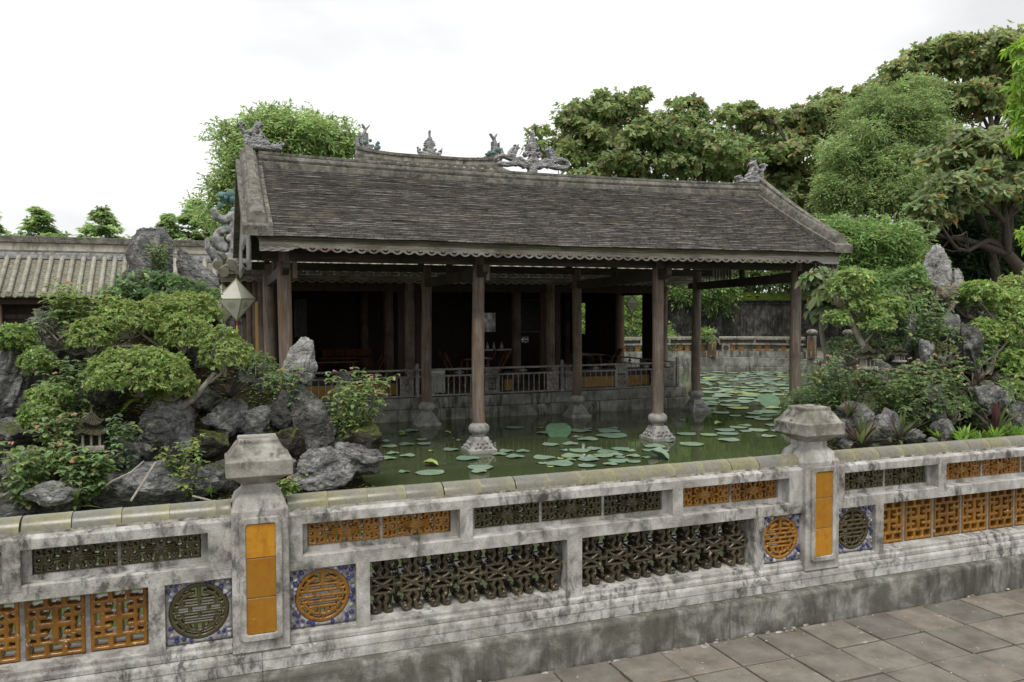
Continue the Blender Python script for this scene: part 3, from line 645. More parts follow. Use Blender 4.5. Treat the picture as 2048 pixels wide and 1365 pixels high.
# columns with stone bases
def base_profile(b, c):
    b.sq([(.256, -.06), (.256, .055), (.247, .062), (.235, .066), (.205, .10), (.175, .155), (.150, .215), (.135, .258), (.118, .272)], c)
def lotus_relief(parent, c):
    b = MB()
    for s in range(4):
        a = s * math.pi / 2
        def T(u, r, z): return (c[0] + r * math.cos(a) - u * math.sin(a), c[1] + r * math.sin(a) + u * math.cos(a), c[2] + z)
        def rad(z): return .256 - (z - .06) * .62 if z < .2 else .17 - (z - .2) * .6
        for (u, z, w, h) in ((-.13, .11, .05, .05), (.13, .11, .05, .05), (-.05, .12, .06, .07), (.05, .12, .06, .07), (0, .17, .055, .07), (-.085, .18, .04, .05), (.085, .18, .04, .05), (0, .09, .04, .03)):
            n = 7; vs = []; 
            for k in range(n):
                t_ = math.pi * k / (n - 1); uu = u + w * .62 * math.cos(t_); zz = z - .02 + h * .75 * math.sin(t_); vs.append(T(uu, rad(max(.07, zz)) + .004, zz))
            m = [T(u, rad(z) + .026, z + h * .2), T(u + w * .3, rad(z) + .018, z), T(u - w * .3, rad(z) + .018, z)]
            o = len(vs); vs += m
            fs = [(k, k + 1, o) for k in range(n - 1)] + [(0, o, o + 1), (o, n - 1, o + 2), (0, o + 1, o + 2, n - 1)]
            b.add(vs, fs)
    return b.build('petal_relief', M['base_stone'], parent, smooth=True, angle=60)
def column(parent, x, y, ztop, wob):
    r2 = random.Random(wob); b = MB(); pts = []; rad = []
    n = 9
    for i in range(n + 1):
        t_ = i / n; z = lerp(ZR, ztop, t_)
        pts.append((x + .012 * math.sin(t_ * 3 + wob), y + .01 * math.sin(t_ * 2.2 + wob * 2), z)); rad.append((.112 - .004 * t_ + .002 * math.sin(t_ * 9 + wob)) * (1.0))
    pts[0] = (x, y, ZR); b.tube(pts, rad, 18)
    return b.build('column', M['column'], parent, smooth=True)
for j, y in enumerate((CYA, CYB)):
    for i, x in enumerate(CX):
        b = MB(); base_profile(b, (x, y, -.84))
        st = b.build('column_base', M['base_stone'], pav, bevel=.006)
        lotus_relief(st, (x, y, -.84))
        b = MB(); b.lathe([(.118, .268), (.122, .275), (.122, .318), (.145, .328), (.172, .352), (.186, .39), (.186, .42), (.176, .455), (.152, .482), (.128, .492), (.126, .503), (.118, .509)], (x, y, -.84), 26)
        b.build('base_drum', M['base_stone'], st, smooth=True)
        column(pav, x, y, 2.62 if j == 0 else 2.62, i * 3 + j * 7 + 1)
# beams
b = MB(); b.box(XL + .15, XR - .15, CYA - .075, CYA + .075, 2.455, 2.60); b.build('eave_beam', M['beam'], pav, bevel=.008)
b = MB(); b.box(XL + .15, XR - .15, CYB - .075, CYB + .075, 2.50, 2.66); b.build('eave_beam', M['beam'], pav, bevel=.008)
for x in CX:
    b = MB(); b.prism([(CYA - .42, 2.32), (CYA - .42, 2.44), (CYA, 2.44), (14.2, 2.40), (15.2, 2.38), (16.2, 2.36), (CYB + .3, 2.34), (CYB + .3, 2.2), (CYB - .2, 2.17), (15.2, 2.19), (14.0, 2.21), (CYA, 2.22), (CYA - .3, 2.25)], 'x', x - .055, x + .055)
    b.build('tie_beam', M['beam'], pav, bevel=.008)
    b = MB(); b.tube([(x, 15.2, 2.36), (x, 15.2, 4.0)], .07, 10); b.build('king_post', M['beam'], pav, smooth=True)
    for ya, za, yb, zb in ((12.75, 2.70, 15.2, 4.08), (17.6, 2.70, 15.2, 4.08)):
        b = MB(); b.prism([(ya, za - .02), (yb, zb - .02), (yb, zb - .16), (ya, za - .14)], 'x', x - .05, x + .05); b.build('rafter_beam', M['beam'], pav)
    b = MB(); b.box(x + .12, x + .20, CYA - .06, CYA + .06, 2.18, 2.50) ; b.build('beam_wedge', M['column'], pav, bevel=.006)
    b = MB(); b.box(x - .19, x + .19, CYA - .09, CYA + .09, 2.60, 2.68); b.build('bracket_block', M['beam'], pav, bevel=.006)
# roof boards and rafters under the tiles
for s in (0, 1):
    b = MB(); n = 8; ys = [(YE + .05, YR), (YB - .05, YR)][s]
    top = [(lerp(ys[0], ys[1], i / n), frontz(i / n) - .03) for i in range(n + 1)]; poly = top + [(y, z - .03) for y, z in top[::-1]]
    b.prism(poly, 'x', XL + .1, XR - .1); b.build('roof_boarding', M['beam'], pav)
# tiles
rt = random.Random(21)
def tile_mesh(k):
    r2 = random.Random(k); w, l, h = .150, .16, .021; b = MB()
    sk = r2.uniform(-.003, .003)
    vs = [(-w / 2, 0, 0), (w / 2, 0, sk), (w / 2, l, -.004), (-w / 2, l, -.004), (-w / 2 + .002, 0, h), (w / 2 - .002, 0, h + sk), (w / 2, l, h - .004), (-w / 2, l, h - .004)]
    b.add(vs, [(3, 2, 1, 0), (4, 5, 6, 7), (1, 2, 6, 5), (2, 3, 7, 6), (3, 0, 4, 7)], 0); b.add(vs[:2] + [vs[5], vs[4]], [(0, 1, 2, 3)], 1)
    return b.mesh('roof_tile', [M['tile'], M['tile_edge']])
TM = [tile_mesh(k) for k in range(8)]
ROWS = 37; stuffb = [MB(), MB()]; n_part = 0
for s in (0, 1):
    for r_ in range(ROWS):
        tt = (r_ + .0) / ROWS; y0 = lerp(YE, YR - .12, tt); dz = (frontz(min(1, tt + .02)) - frontz(tt)) / .02 / (YR - YE)
        ang = math.atan(dz) - .17
        x = XL + .14 - rt.random() * .12; wav = rt.random() * 6; amp = .003 + .004 * rt.random()
        while x < XR - .14:
            w = .15 * rt.uniform(.75, 1.25)
            z = frontz(tt) + amp * math.sin(x * 1.1 + wav) + .004 * math.sin(x * 3.7 + wav * 2) + rt.uniform(-.002, .002) + sag(x, .035)
            yy = y0 + rt.uniform(-.004, .004) + .006 * math.sin(x * 2.3 + wav); xc = x + w / 2
            if xc > XR - .10: break
            roll = rt.uniform(-.005, .005)
            if s == 0 and r_ < 4 and n_part < 300:
                put('roof_tile', rt.choice(TM), pav, (xc, yy, z), (ang, roll, 0), ((w - .004) / .15, 1, 1.15)); n_part += 1
            else:
                h = rt.uniform(.017, .025); l = .15; ca, sa = math.cos(ang), math.sin(ang); hw = w / 2 - .002
                sy = 1 if s == 0 else -1; Y = yy if s == 0 else 2 * YR - yy
                def q(u, v, t_): return (xc + u, Y + sy * (v * ca - t_ * sa), z + v * sa + t_ * ca + u * roll)
                vs = [q(-hw, 0, 0), q(hw, 0, 0), q(hw, l, 0), q(-hw, l, 0), q(-hw, 0, h), q(hw, 0, h), q(hw, l, h), q(-hw, l, h)]
                sb = stuffb[s]; sb.add(vs, [(4, 5, 6, 7), (1, 2, 6, 5), (3, 0, 4, 7), (3, 2, 1, 0)], 0); sb.add([vs[0], vs[1], vs[5], vs[4]], [(0, 1, 2, 3)], 1)
            x += w
for s in (0, 1):
    o = stuffb[s].build('roof_tiles', [M['tile'], M['tile_edge']], pav); o['kind'] = 'stuff'
# ridge: swept blocks along x with the sag
def sweep_x(b, prof, x0, x1, dz, n=16, mi=0):
    m = len(prof); vs = []
    for i in range(n + 1):
        x = lerp(x0, x1, i / n); d = dz(x); vs += [(x, y, z + d) for y, z in prof]
    fs = [(i * m + k, i * m + (k + 1) % m, (i + 1) * m + (k + 1) % m, (i + 1) * m + k) for i in range(n) for k in range(m)]
    fs += [list(range(m))[::-1], [n * m + k for k in range(m)]]
    b.add(vs, fs, mi)
rz = lambda x: sag(x, .075)
b = MB(); sweep_x(b, [(15.0, 4.15), (15.0, 4.335), (15.015, 4.345), (15.385, 4.345), (15.4, 4.335), (15.4, 4.15)], XL + .2, XR - .2, rz); b.build('ridge', M['ridge'], pav, bevel=.006)
b = MB(); sweep_x(b, [(15.05, 4.345), (15.03, 4.40), (15.05, 4.455), (15.085, 4.475), (15.315, 4.475), (15.35, 4.455), (15.37, 4.40), (15.35, 4.345)], XL + .2, XR - .2, rz); b.build('ridge', M['ridge'], pav, bevel=.006)
b = MB(); sweep_x(b, [(15.07, 4.475), (15.07, 4.525), (15.33, 4.525), (15.33, 4.475)], XL + .2, XR - .2, rz); b.build('ridge_capping', M['ridge'], pav, bevel=.006)
# gable verges: cement caps following the slope
def slope_pts(n=10, z0=0.0, ext=0.1):
    f = [(lerp(YE - ext, YR, i / n), frontz(max(0, i / n)) + z0) for i in range(n + 1)]
    return f + [(2 * YR - y, z) for y, z in f[-2::-1]]
def verge(xc, half, mirror):
    for nm, w0, w1, z0, z1, ext, shape in (('verge_base', -.22, .22, -.02, .13, .02, 0), ('verge_roll', -.15, .15, .13, .36, -.08, 1), ('verge_strip', -.065, .065, .34, .44, -.26, 0)):
        b = MB(); pts = slope_pts(12, 0, ext); vs = []; 
        if shape: sec = [(w0, z0), (w0 * .98, z0 + (z1 - z0) * .45), (w0 * .7, z0 + (z1 - z0) * .85), (w0 * .3, z1), (-w0 * .3, z1), (-w0 * .7, z0 + (z1 - z0) * .85), (-w0 * .98, z0 + (z1 - z0) * .45), (-w0, z0)]
        else: sec = [(w0, z0), (w0, z1), (w1, z1), (w1, z0)]
        m = len(sec)
        for y, z in pts: vs += [(xc + u, y, z + v) for u, v in sec]
        n = len(pts) - 1
        fs = [(i * m + k, i * m + (k + 1) % m, (i + 1) * m + (k + 1) % m, (i + 1) * m + k) for i in range(n) for k in range(m)] + [list(range(m))[::-1], [n * m + k for k in range(m)]]
        b.add(vs, fs); b.build(nm, M['ridge'], pav, smooth=True, bevel=.0, angle=30)
verge(.70, .2, 1); verge(11.82, .2, -1)
# drip board, carved fascia and scallops
def eave_front(parent, x0, x1, y, ztile, dzf, endlen=.72, pitch=.187, fz=0.0, hang=.19, mats=('drip', 'fascia')):
    b = MB(); sweep_x(b, [(y - .035, ztile - .045), (y - .035, ztile - .005), (y + .05, ztile - .005), (y + .05, ztile - .045)], x0, x1, dzf); b.build('drip_board', M[mats[0]], parent)
    b = MB(); sweep_x(b, [(y - .01, ztile - .085), (y - .01, ztile - .046), (y + .03, ztile - .046), (y + .03, ztile - .085)], x0 + .02, x1 - .02, dzf); b.build('drip_board', M[mats[0]], parent)
    b = MB(); sweep_x(b, [(y + .0, ztile - .135), (y + .0, ztile - .086), (y + .025, ztile - .086), (y + .025, ztile - .135)], x0 + .03, x1 - .03, dzf); b.build('fascia_board', M[mats[1]], parent)
    n = int((x1 - x0 - 2 * endlen) / pitch); pw = (x1 - x0 - 2 * endlen) / n
    for k in range(n):
        x = x0 + endlen + pw * (k + .5); put('scallop', SCAL, parent, (x, y + .001, ztile - .135 + dzf(x)), scale=(pw / .187, 1, hang / .19 * random.uniform(.97, 1.03)))
    for sgn, x in ((1, x0 + .03), (-1, x1 - .03)):
        put('carved_end_board', ENDB, parent, (x, y + .001 if sgn > 0 else y + .024, ztile - .135 + dzf(x + sgn * .3)), (0, 0, 0 if sgn > 0 else math.pi))
def f_scallop(X, Z):
    x = np.abs(X); s = mx_(.094 - np.hypot(X * .97, (Z + .012) * 1.18), rect_(X, Z, -.0945, .0945, -.03, .002), cap_(x, Z, .094, -.03, .094, -.066, .014, .004), cap_(X, Z, 0, -.07, 0, -.094, .012, .003))
    hole = np.minimum(.040 - np.hypot(X, (Z + .036) * 1.3), -(Z + .036) - .008 * np.cos(X * 85))
    return np.minimum(s, -hole)
def g_scallop(x, z):
    r = math.hypot(x, (z + .012) * 1.18); return .004 * math.cos(r * 190) if z < -.012 else 0
SCAL = mask_mesh('scallop', f_scallop, -.096, .096, -.10, .003, 34, 22, .022, M['fascia'], .006, relief=g_scallop)
def f_end(X, Z):
    return np.minimum(rect_(X, Z, 0, .70, -.10, .002), np.where(X < .40, 1, np.where(X < .56, Z + .098 - (X - .40) * .32 + .006 * np.sin(X * 80), Z + .05 + .008 * np.sin(X * 60))))
def g_end(x, z): return .007 * math.sin(38 * x + 9 * math.sin(30 * z) + 50 * z) * (1 if x < .6 else .4)
ENDB = mask_mesh('carved_end_board', f_end, -.001, .701, -.101, .003, 60, 14, .022, M['fascia'], .004, relief=g_end)
ez = lambda x: sag(x, .035) + (.03 if x > 11 else 0) * 0
eave_front(pav, XL + .03, XR - .06, 12.70, 2.80, ez)
# gable slats under the verges
for side, xs in (('l', .60), ('r', 11.92)):
    y = 12.86; k = 0
    while y < 17.55:
        d = abs(y - YR); top = frontz(1 - d / 2.6) - .02; edge = max(0, (d - 1.35)) 
        zb = min(top - .22, 2.40 + .03 * math.cos(k * 2.4) + (.45 if d < 1.1 else 0))
        b = MB(); b.prism([(y, top), (y + .105, top), (y + .105, zb + .10), (y + .07, zb + .03), (y + .0525, zb - .03), (y + .035, zb + .03), (y, zb + .10)], 'x', xs - .011, xs + .011)
        b.build('gable_slat', M['slat'], pav); y += .125; k += 1

# ------------------------------------------------------------------ ridge ornaments (relief on both faces)
def st_(X, Z, pts, a, b_=None): return poly_(X, Z, pts, a, b_)
def f_dragon(X, Z):
    """crouching ridge beast facing +x with curling cloud tail; base line z=0"""
    s = mx_(rect_(X, Z, .02, .66, -.03, .05), st_(X, Z, [(.06, .04), (.04, .16), (.08, .25), (.15, .27)], .055, .045), st_(X, Z, [(.15, .05), (.2, .15), (.18, .25), (.21, .34), (.24, .38)], .075, .05),
            disc_(X, Z, .245, .40, .052), st_(X, Z, [(.25, .41), (.30, .42), (.33, .405)], .03, .018), st_(X, Z, [(.25, .38), (.31, .375)], .018, .012), st_(X, Z, [(.23, .44), (.20, .49)], .016, .006), st_(X, Z, [(.27, .44), (.29, .475)], .013, .006),
            st_(X, Z, [(.05, .22), (-.03, .31), (-.05, .37)], .028, .02), spiral_(X, Z, -.035, .40, .035, .015, -1.8, 1.8, .018, .014), spiral_(X, Z, -.085, .385, .02, .01, 0, 5, .014, .01), disc_(X, Z, .005, .40, .026),
            st_(X, Z, [(.27, .1), (.30, .24), (.27, .31)], .045, .03), st_(X, Z, [(.22, .1), (.36, .10), (.46, .05), (.58, .03)], .045, .03), spiral_(X, Z, .40, .135, .03, .012, 3.3, -2, .015, .01),
            spiral_(X, Z, .62, .10, .045, .015, -2.6, 2.6, .024, .012), st_(X, Z, [(.60, .02), (.69, .09)], .03, .02), spiral_(X, Z, .12, .14, .04, .012, 0, 6, .012, .01), st_(X, Z, [(.33, .05), (.37, .17), (.35, .2)], .022, .012))
    h = mx_(disc_(X, Z, .115, .215, .018), disc_(X, Z, .225, .235, .012))
    return np.minimum(s, -h)
def f_bird(X, Z):
    s = mx_(spiral_(X, Z, .06, .06, .05, .02, -1, 4, .03, .016), st_(X, Z, [(-.25, .0), (-.05, .0), (.16, .04), (.34, .0)], .045, .05), st_(X, Z, [(-.30, .12), (-.16, .17), (-.02, .13), (.05, .12)], .03, .045), spiral_(X, Z, -.28, .09, .05, .015, 1.5, 6.5, .022, .012),
            st_(X, Z, [(.05, .12), (.07, .22), (.11, .30)], .05, .042), disc_(X, Z, .13, .335, .045), st_(X, Z, [(.13, .33), (.185, .335)], .03, .014), st_(X, Z, [(.12, .36), (.09, .40)], .014, .006), st_(X, Z, [(.15, .37), (.165, .41)], .012, .006),
            st_(X, Z, [(.0, .14), (.0, .26), (.06, .34)], .045, .018), st_(X, Z, [(.10, .1), (.2, .13), (.32, .06), (.42, .0)], .045, .03), spiral_(X, Z, .13, .02, .05, .02, 2.5, -3, .03, .016), spiral_(X, Z, .30, -.02, .06, .02, 3, -3, .02, .014))
    return s
def f_gourd(X, Z):
    x = np.abs(X)
    return mx_(st_(X, Z, [(0, .60), (0, .72)], .022, .018), rect_(X, Z, -.03, .03, .735, .75), rect_(X, Z, -.018, .018, .72, .79), disc_(X, Z, 0, .60, .055), disc_(X, Z, 0, .56, .05), disc_(X, Z, 0, .47, .10), rect_(X, Z, -.06, .06, .25, .5), rect_(X, Z, -.085, .085, .40, .52),
               spiral_(x, Z, .125, .30, .05, .02, 2.8, -2.6, .032, .02), st_(x, Z, [(.04, .22), (.10, .08), (.02, .0)], .045, .04), st_(x, Z, [(.05, .2), (.13, .16), (.14, .08)], .035, .03), disc_(X, Z, 0, .2, .06), st_(X, Z, [(0, .1), (0, -.05)], .07, .09), st_(x, Z, [(.1, .4), (.12, .46)], .02, .01))
def f_carp(X, Z):
    """carp-dragon standing on its head: tail up; faces +x"""
    s = mx_(st_(X, Z, [(.10, .12), (.055, .28), (.07, .44), (.085, .54)], .105, .035), st_(X, Z, [(.085, .54), (.10, .60), (.05, .68), (.02, .745)], .035, .010), st_(X, Z, [(.09, .57), (.15, .65), (.215, .735)], .034, .010), st_(X, Z, [(-.10, .30), (-.12, .2), (-.08, .05), (.02, -.05)], .04, .07),
            disc_(X, Z, -.105, .32, .035), st_(X, Z, [(.10, .12), (.22, .1), (.28, .14)], .09, .045), st_(X, Z, [(.26, .03), (.38, .05), (.47, -.02), (.56, -.03)], .022, .018), spiral_(X, Z, .575, .0, .035, .012, -2.2, 2.4, .016, .012), rect_(X, Z, -.06, .62, -.12, -.06), st_(X, Z, [(-.1, -.1), (.05, -.02), (.4, -.07)], .05, .04))
    for z in np.arange(.2, .5, .045): s = np.maximum(s, mx_(cap_(X, Z, -.03 + .0 * z, z, -.055, z + .035, .018, .005), cap_(X, Z, .14, z, .175, z + .03, .018, .005)))
    return s
def f_flame(X, Z):
    x = np.abs(X)
    s = mx_(disc_(X, Z, 0, .22, .11), disc_(X, Z, 0, .385, .055), st_(X, Z, [(0, .42), (0, .58)], .02, .014), rect_(X, Z, -.028, .028, .535, .55), rect_(X, Z, -.02, .02, .55, .6), rect_(X, Z, -.3, .3, -.05, .0), st_(X, Z, [(0, .1), (0, -.04)], .10, .12),
            spiral_(x, Z, .27, .09, .05, .015, -1.6, 3.2, .024, .012), st_(x, Z, [(.1, .02), (.2, .02), (.27, .04)], .05, .035), spiral_(x, Z, .15, .12, .035, .012, 4, -1, .022, .012), st_(x, Z, [(.3, .12), (.33, .17)], .02, .01))
    for a in np.linspace(-.1, 3.24, 11): s = np.maximum(s, cap_(X, Z, .10 * math.cos(a), .22 + .10 * math.sin(a), .165 * math.cos(a + .25), .22 + .165 * math.sin(a + .25), .024, .006))
    return s
def g_scroll(x, z): return .012 * math.sin(60 * x + 3 * math.sin(40 * z)) * math.sin(50 * z + 2 * math.sin(38 * x))
OM = {'dragon': mask_mesh('ridge_beast', f_dragon, -.13, .74, -.04, .52, 88, 58, .11, M['ornament'], .03, True, g_scroll),
      'bird': mask_mesh('ridge_phoenix', f_bird, -.36, .47, -.12, .43, 84, 56, .12, M['ornament'], .03, True, g_scroll),
      'gourd': mask_mesh('ridge_gourd', f_gourd, -.22, .22, -.16, .80, 46, 96, .12, M['ornament'], .035, True, g_scroll),
      'carp': mask_mesh('ridge_carp', f_carp, -.18, .66, -.14, .77, 84, 92, .14, M['ornament'], .035, True, g_scroll),
      'flame': mask_mesh('ridge_flame', f_flame, -.36, .36, -.07, .62, 72, 70, .13, M['ornament'], .035, True, g_scroll)}
put('ridge_beast', OM['dragon'], pav, (.62, 15.14, 4.60)); put('ridge_beast', OM['dragon'], pav, (11.88, 15.26, 4.565), (0, 0, math.pi), (1, 1, 1.02))
put('ridge_phoenix', OM['bird'], pav, (5.72, 15.14, 4.60)); put('ridge_phoenix', OM['bird'], pav, (6.68, 15.26, 4.60), (0, 0, math.pi))
put('ridge_gourd', OM['gourd'], pav, (6.2, 15.13, 4.52), scale=(1.05, 1, .99))

# ------------------------------------------------------------------ main hall behind the porch
HX0, HX1, HY0, HY1 = .95, 11.56, 17.78, 28.6; HZ = -.325
hall = thing('hall', 'dark wooden hall with a low railing and open front behind the porch columns', 'hall', (6.25, 23.2, HZ))
bx = [HX0 + .02]; rs = random.Random(4)
b = MB(); b.box(HX0 + .3, HX1 - .3, HY0 + .3, HY1, -1.2, HZ - .012); b.build('platform', M['pond_stone'], hall)
x = HX0; 
while x < HX1 - .05:
    w = min(rs.uniform(.95, 1.6), HX1 - x); 
    if HX1 - x - w < .5: w = HX1 - x
    b = MB(); b.box(x + .003, x + w - .003, HY0, HY0 + .45, -.575, HZ + rs.uniform(-.006, .003)); b.build('platform_stone', M['pond_stone'], hall, bevel=.012); x += w
x = HX0 - .1
while x < HX1:
    w = min(rs.uniform(1.1, 1.9), HX1 + .08 - x); b = MB(); yo = rs.uniform(-.03, .02)
    b.box(x + .003, x + w - .003, HY0 - .07 + yo, HY0 + .3, -1.1, -.58); b.build('platform_stone', M['pond_stone'], hall, bevel=.02); x += w
for xs in (HX0, HX1 - .4):
    y = HY0 + .455
    while y < HY1 - .1:
        w = min(rs.uniform(1.2, 1.9), HY1 - y); b = MB(); b.box(xs, xs + .4, y + .003, y + w - .003, -1.1, HZ + rs.uniform(-.006, .003)); b.build('platform_stone', M['pond_stone'], hall, bevel=.012); y += w
b = MB(); b.box(HX0 + .41, HX1 - .41, HY0 + .46, HY1 - .05, HZ - .011, HZ - .001); b.build('hall_floor', M['joint'], hall)
# railing
def f_rosette(X, Z):
    x = np.abs(X); z = np.abs(Z); s = mx_(frame_(X, Z, -.125, .125, -.17, .17, .016), disc_(X, Z, 0, 0, .035), ring_(X, Z, 0, 0, .085, .009))
    for (a, c, q) in ((.06, .10, .045), (.085, .03, .03), (.03, .13, .03)): s = np.maximum(s, spiral_(x, z, a, c, q, .012, -1, 4.4, .010, .007))
    for k in range(8): s = np.maximum(s, cap_(X, Z, 0, 0, .1 * math.cos(k * .785), .13 * math.sin(k * .785), .009))
    return mx_(s, cap_(x, z, .06, .1, .125, .17, .009))
def f_railfret(X, Z):
    x = np.abs(X); z = np.abs(Z); w = .009
    return mx_(frame_(X, Z, -.125, .125, -.17, .17, .03), frame_(X, Z, -.03, .03, -.045, .045, w), cap_(x, z, .03, .045, .03, .13, w), cap_(x, z, .03, .02, .1, .02, w), cap_(x, z, .065, .02, .065, .09, w), cap_(x, z, .03, .09, .1, .09, w), cap_(X, z, 0, .045, 0, .09, w))
def f_diamond(X, Z):
    d = np.abs(X) / .095 + np.abs(Z) / .052
    return mx_((.14 - np.abs(d - .9)) * .05, (.14 - np.abs(d - .42)) * .05, disc_(X, Z, 0, 0, .012), cap_(np.abs(X), Z, .085, 0, .10, 0, .008))
def f_spandrel(X, Z):
    return mx_(frame_(X, Z, -.06, .06, -.05, .05, .009), cap_(X, Z, -.05, -.04, .05, .04, .012), cap_(X, Z, -.05, .04, .05, -.04, .012), disc_(X, Z, 0, 0, .024), spiral_(X, Z, .09, .03, .03, .01, 2, 6, .010))
RM = {'ros': mask_mesh('carved_panel', f_rosette, -.142, .142, -.187, .187, 44, 56, .022, M['rail'], .006), 'fret': mask_mesh('fret_panel', f_railfret, -.156, .156, -.201, .201, 44, 52, .022, M['rail'], .005),
      'dia': mask_mesh('diamond_ornament', f_diamond, -.11, .11, -.06, .06, 40, 24, .025, M['rail'], .004), 'span': mask_mesh('corner_ornament', f_spandrel, -.075, .135, -.065, .075, 36, 24, .02, M['rail'], .004)}
_b = MB(); _b.lathe([(.011, 0), (.015, .02), (.015, .07), (.010, .085), (.018, .10), (.010, .115), (.013, .15), (.019, .20), (.012, .245), (.010, .265), (.018, .275), (.010, .285), (.013, .31), (.013, .375), (.016, .39)], (0, 0, 0), 8)
BAL = _b.mesh('baluster', M['rail'], smooth=True, angle=60)
def railing(x0, x1, y, along='x'):
    def L(u, d, z): return (u, y + d, z) if along == 'x' else (y + d, u, z)
    rz_ = 0 if along == 'x' else math.pi / 2
    t = thing('railing', '', 'railing', L((x0 + x1) / 2, 0, HZ), 'grey carved railings along the hall platform')
    def bar(u0, u1, z0, z1, d=.022, nm='rail_bar'):
        b = MB(); p, q = L(u0, -d, z0), L(u1, d, z1); b.box(min(p[0], q[0]), max(p[0], q[0]), min(p[1], q[1]), max(p[1], q[1]), z0, z1); b.build(nm, M['rail'], t, bevel=.004)
    Ln = x1 - x0; bar(x0, x1, HZ + .02, HZ + .055); bar(x0, x1, HZ + .462, HZ + .50); bar(x0, x1, HZ + .612, HZ + .655, .028)
    sc = min(1, Ln / 3.4)
    a, m = .145, (x0 + x1) / 2
    for u in (x0 + .05 + .14, x1 - .05 - .14): put('carved_panel', RM['ros'], t, L(u, -.011, HZ + .2585), (0, 0, rz_), (1, 1, 1.08))
    for u in (x0 + .05 + .295, x1 - .05 - .295, m - .17, m + .17): bar(u - .018, u + .018, HZ + .056, HZ + .461, .02, 'stile')
    put('fret_panel', RM['fret'], t, L(m, -.011, HZ + .2585), (0, 0, rz_))
    for lo, hi in ((x0 + .05 + .31, m - .19), (m + .19, x1 - .36)):
        n = max(3, int((hi - lo) / .135)); 
        for k in range(n): put('baluster', BAL, t, L(lo + (hi - lo) * (k + .5) / n, 0, HZ + .0555), scale=(1, 1, .405 / .39))
        put('diamond_ornament', RM['dia'], t, L((lo + hi) / 2, -.012, HZ + .556), (0, 0, rz_), (1, 1, 1.02))
    bar(m - .014, m + .014, HZ + .501, HZ + .611, .018, 'stile')
    for u, sx in ((x0 + .12, 1), (m + .085, 1), (m - .085, -1), (x1 - .12, -1)): put('corner_ornament', RM['span'], t, L(u, -.01, HZ + .556), (0, 0, rz_), (sx, 1, .92))
    return t
rp = thing('railing_post', '', 'post')
bpy.data.objects.remove(rp)
def railpost(x, y):
    b = MB(); b.sq([(.038, 0), (.038, .69), (.03, .70), (.03, .715), (.042, .725), (.036, .745), (.02, .77), (.006, .79)], (x, y, HZ)); return b
RY = HY0 + .10
labs = ['railing bay on the left, half hidden behind the pink flowered shrub', 'railing bay in the middle, behind the foremost porch column', 'railing bay on the right, beside the lotus water']
for k in range(3):
    t = railing(CX[k] + .04, CX[k + 1] - .04, RY); t['label'] = labs[k]
    railpost(CX[k + 1], RY).build('newel_post', M['rail'], t, bevel=.003)
t = railing(RY + .06, RY + 3.4, CX[3], 'y'); t['label'] = 'side railing running back from the platform corner by the lotus water'
t2 = railing(RY + 3.46, RY + 6.8, CX[3], 'y'); t2['label'] = 'farthest side railing, at the back of the hall platform'
# hall frame: columns, jambs, walls
HC = 18.62
def hcol(x, y, r=.135, ztop=2.9): b = MB(); b.tube([(x, y, HZ), (x, y, 1.2), (x, y, ztop)], [r, r, r * .95], 14); return b.build('hall_column', M['hallcol'], hall, smooth=True)
for x in CX:
    for y in (HC, 21.0, 24.6, 27.6): hcol(x, y, ztop=2.9 if y in (HC, 27.6) else 4.6)
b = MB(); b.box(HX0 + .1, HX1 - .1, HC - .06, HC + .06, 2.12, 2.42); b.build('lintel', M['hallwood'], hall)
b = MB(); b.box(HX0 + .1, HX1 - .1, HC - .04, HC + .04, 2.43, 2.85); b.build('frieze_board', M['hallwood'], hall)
for i in range(3):
    for u in (CX[i] + .135, CX[i + 1] - .135):
        s = 1 if u < (CX[i] + CX[i + 1]) / 2 else -1
        b = MB(); b.box(min(u, u + s * .14), max(u, u + s * .14), HC - .05, HC + .05, HZ, 2.11); b.build('door_jamb', M['hallwood'], hall, bevel=.004)
# low painted parapet walls behind the railing (left and right bays, and short ends of the middle bay)
def parapet(xa, xb):
    for z0, z1, m in ((HZ, -.06, 'ochre'), (-.059, .14, 'darkpaint')):
        b = MB(); b.box(xa, xb, HC + .16, HC + .28, z0, z1); b.build('low_wall', M[m], hall)
parapet(CX[0] + .3, CX[1] - .25); parapet(CX[2] - 1.15, CX[2] - .95); parapet(CX[2] + .28, CX[3] - .3)
# side and back walls of dark boards
def boards(axis, at_, lo, hi, z0, z1, w=.24, skip=()):
    u = lo; k = 0
    while u < hi - .01:
        e = min(u + w, hi)
        for (za, zb) in ([(z0, z1)] if not any(s0 < (u + e) / 2 < s1 for s0, s1, _, _ in skip) else [q for s0, s1, sa, sb in skip if s0 < (u + e) / 2 < s1 for q in ((z0, sa), (sb, z1))]):
            if zb - za < .02: continue
            b = MB(); d = .006 * (k % 2)
            if axis == 'x': b.box(u - .006, e + .006, at_ + d, at_ + .03 + d, za, zb)
            else: b.box(at_ + d, at_ + .03 + d, u - .006, e + .006, za, zb)
            b.build('wall_board', M['hallwood'], hall)
        u = e; k += 1
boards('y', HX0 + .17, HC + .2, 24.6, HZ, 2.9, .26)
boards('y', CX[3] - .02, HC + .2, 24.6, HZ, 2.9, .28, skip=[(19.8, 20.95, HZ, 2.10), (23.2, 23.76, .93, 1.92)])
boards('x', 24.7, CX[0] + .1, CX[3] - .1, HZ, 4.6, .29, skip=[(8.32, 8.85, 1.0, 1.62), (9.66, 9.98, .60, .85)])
b = MB(); b.box(HX0 + .2, CX[3], 18.75, 24.75, 2.86, 2.90); b.build('ceiling_boards', M['hallwood'], hall)
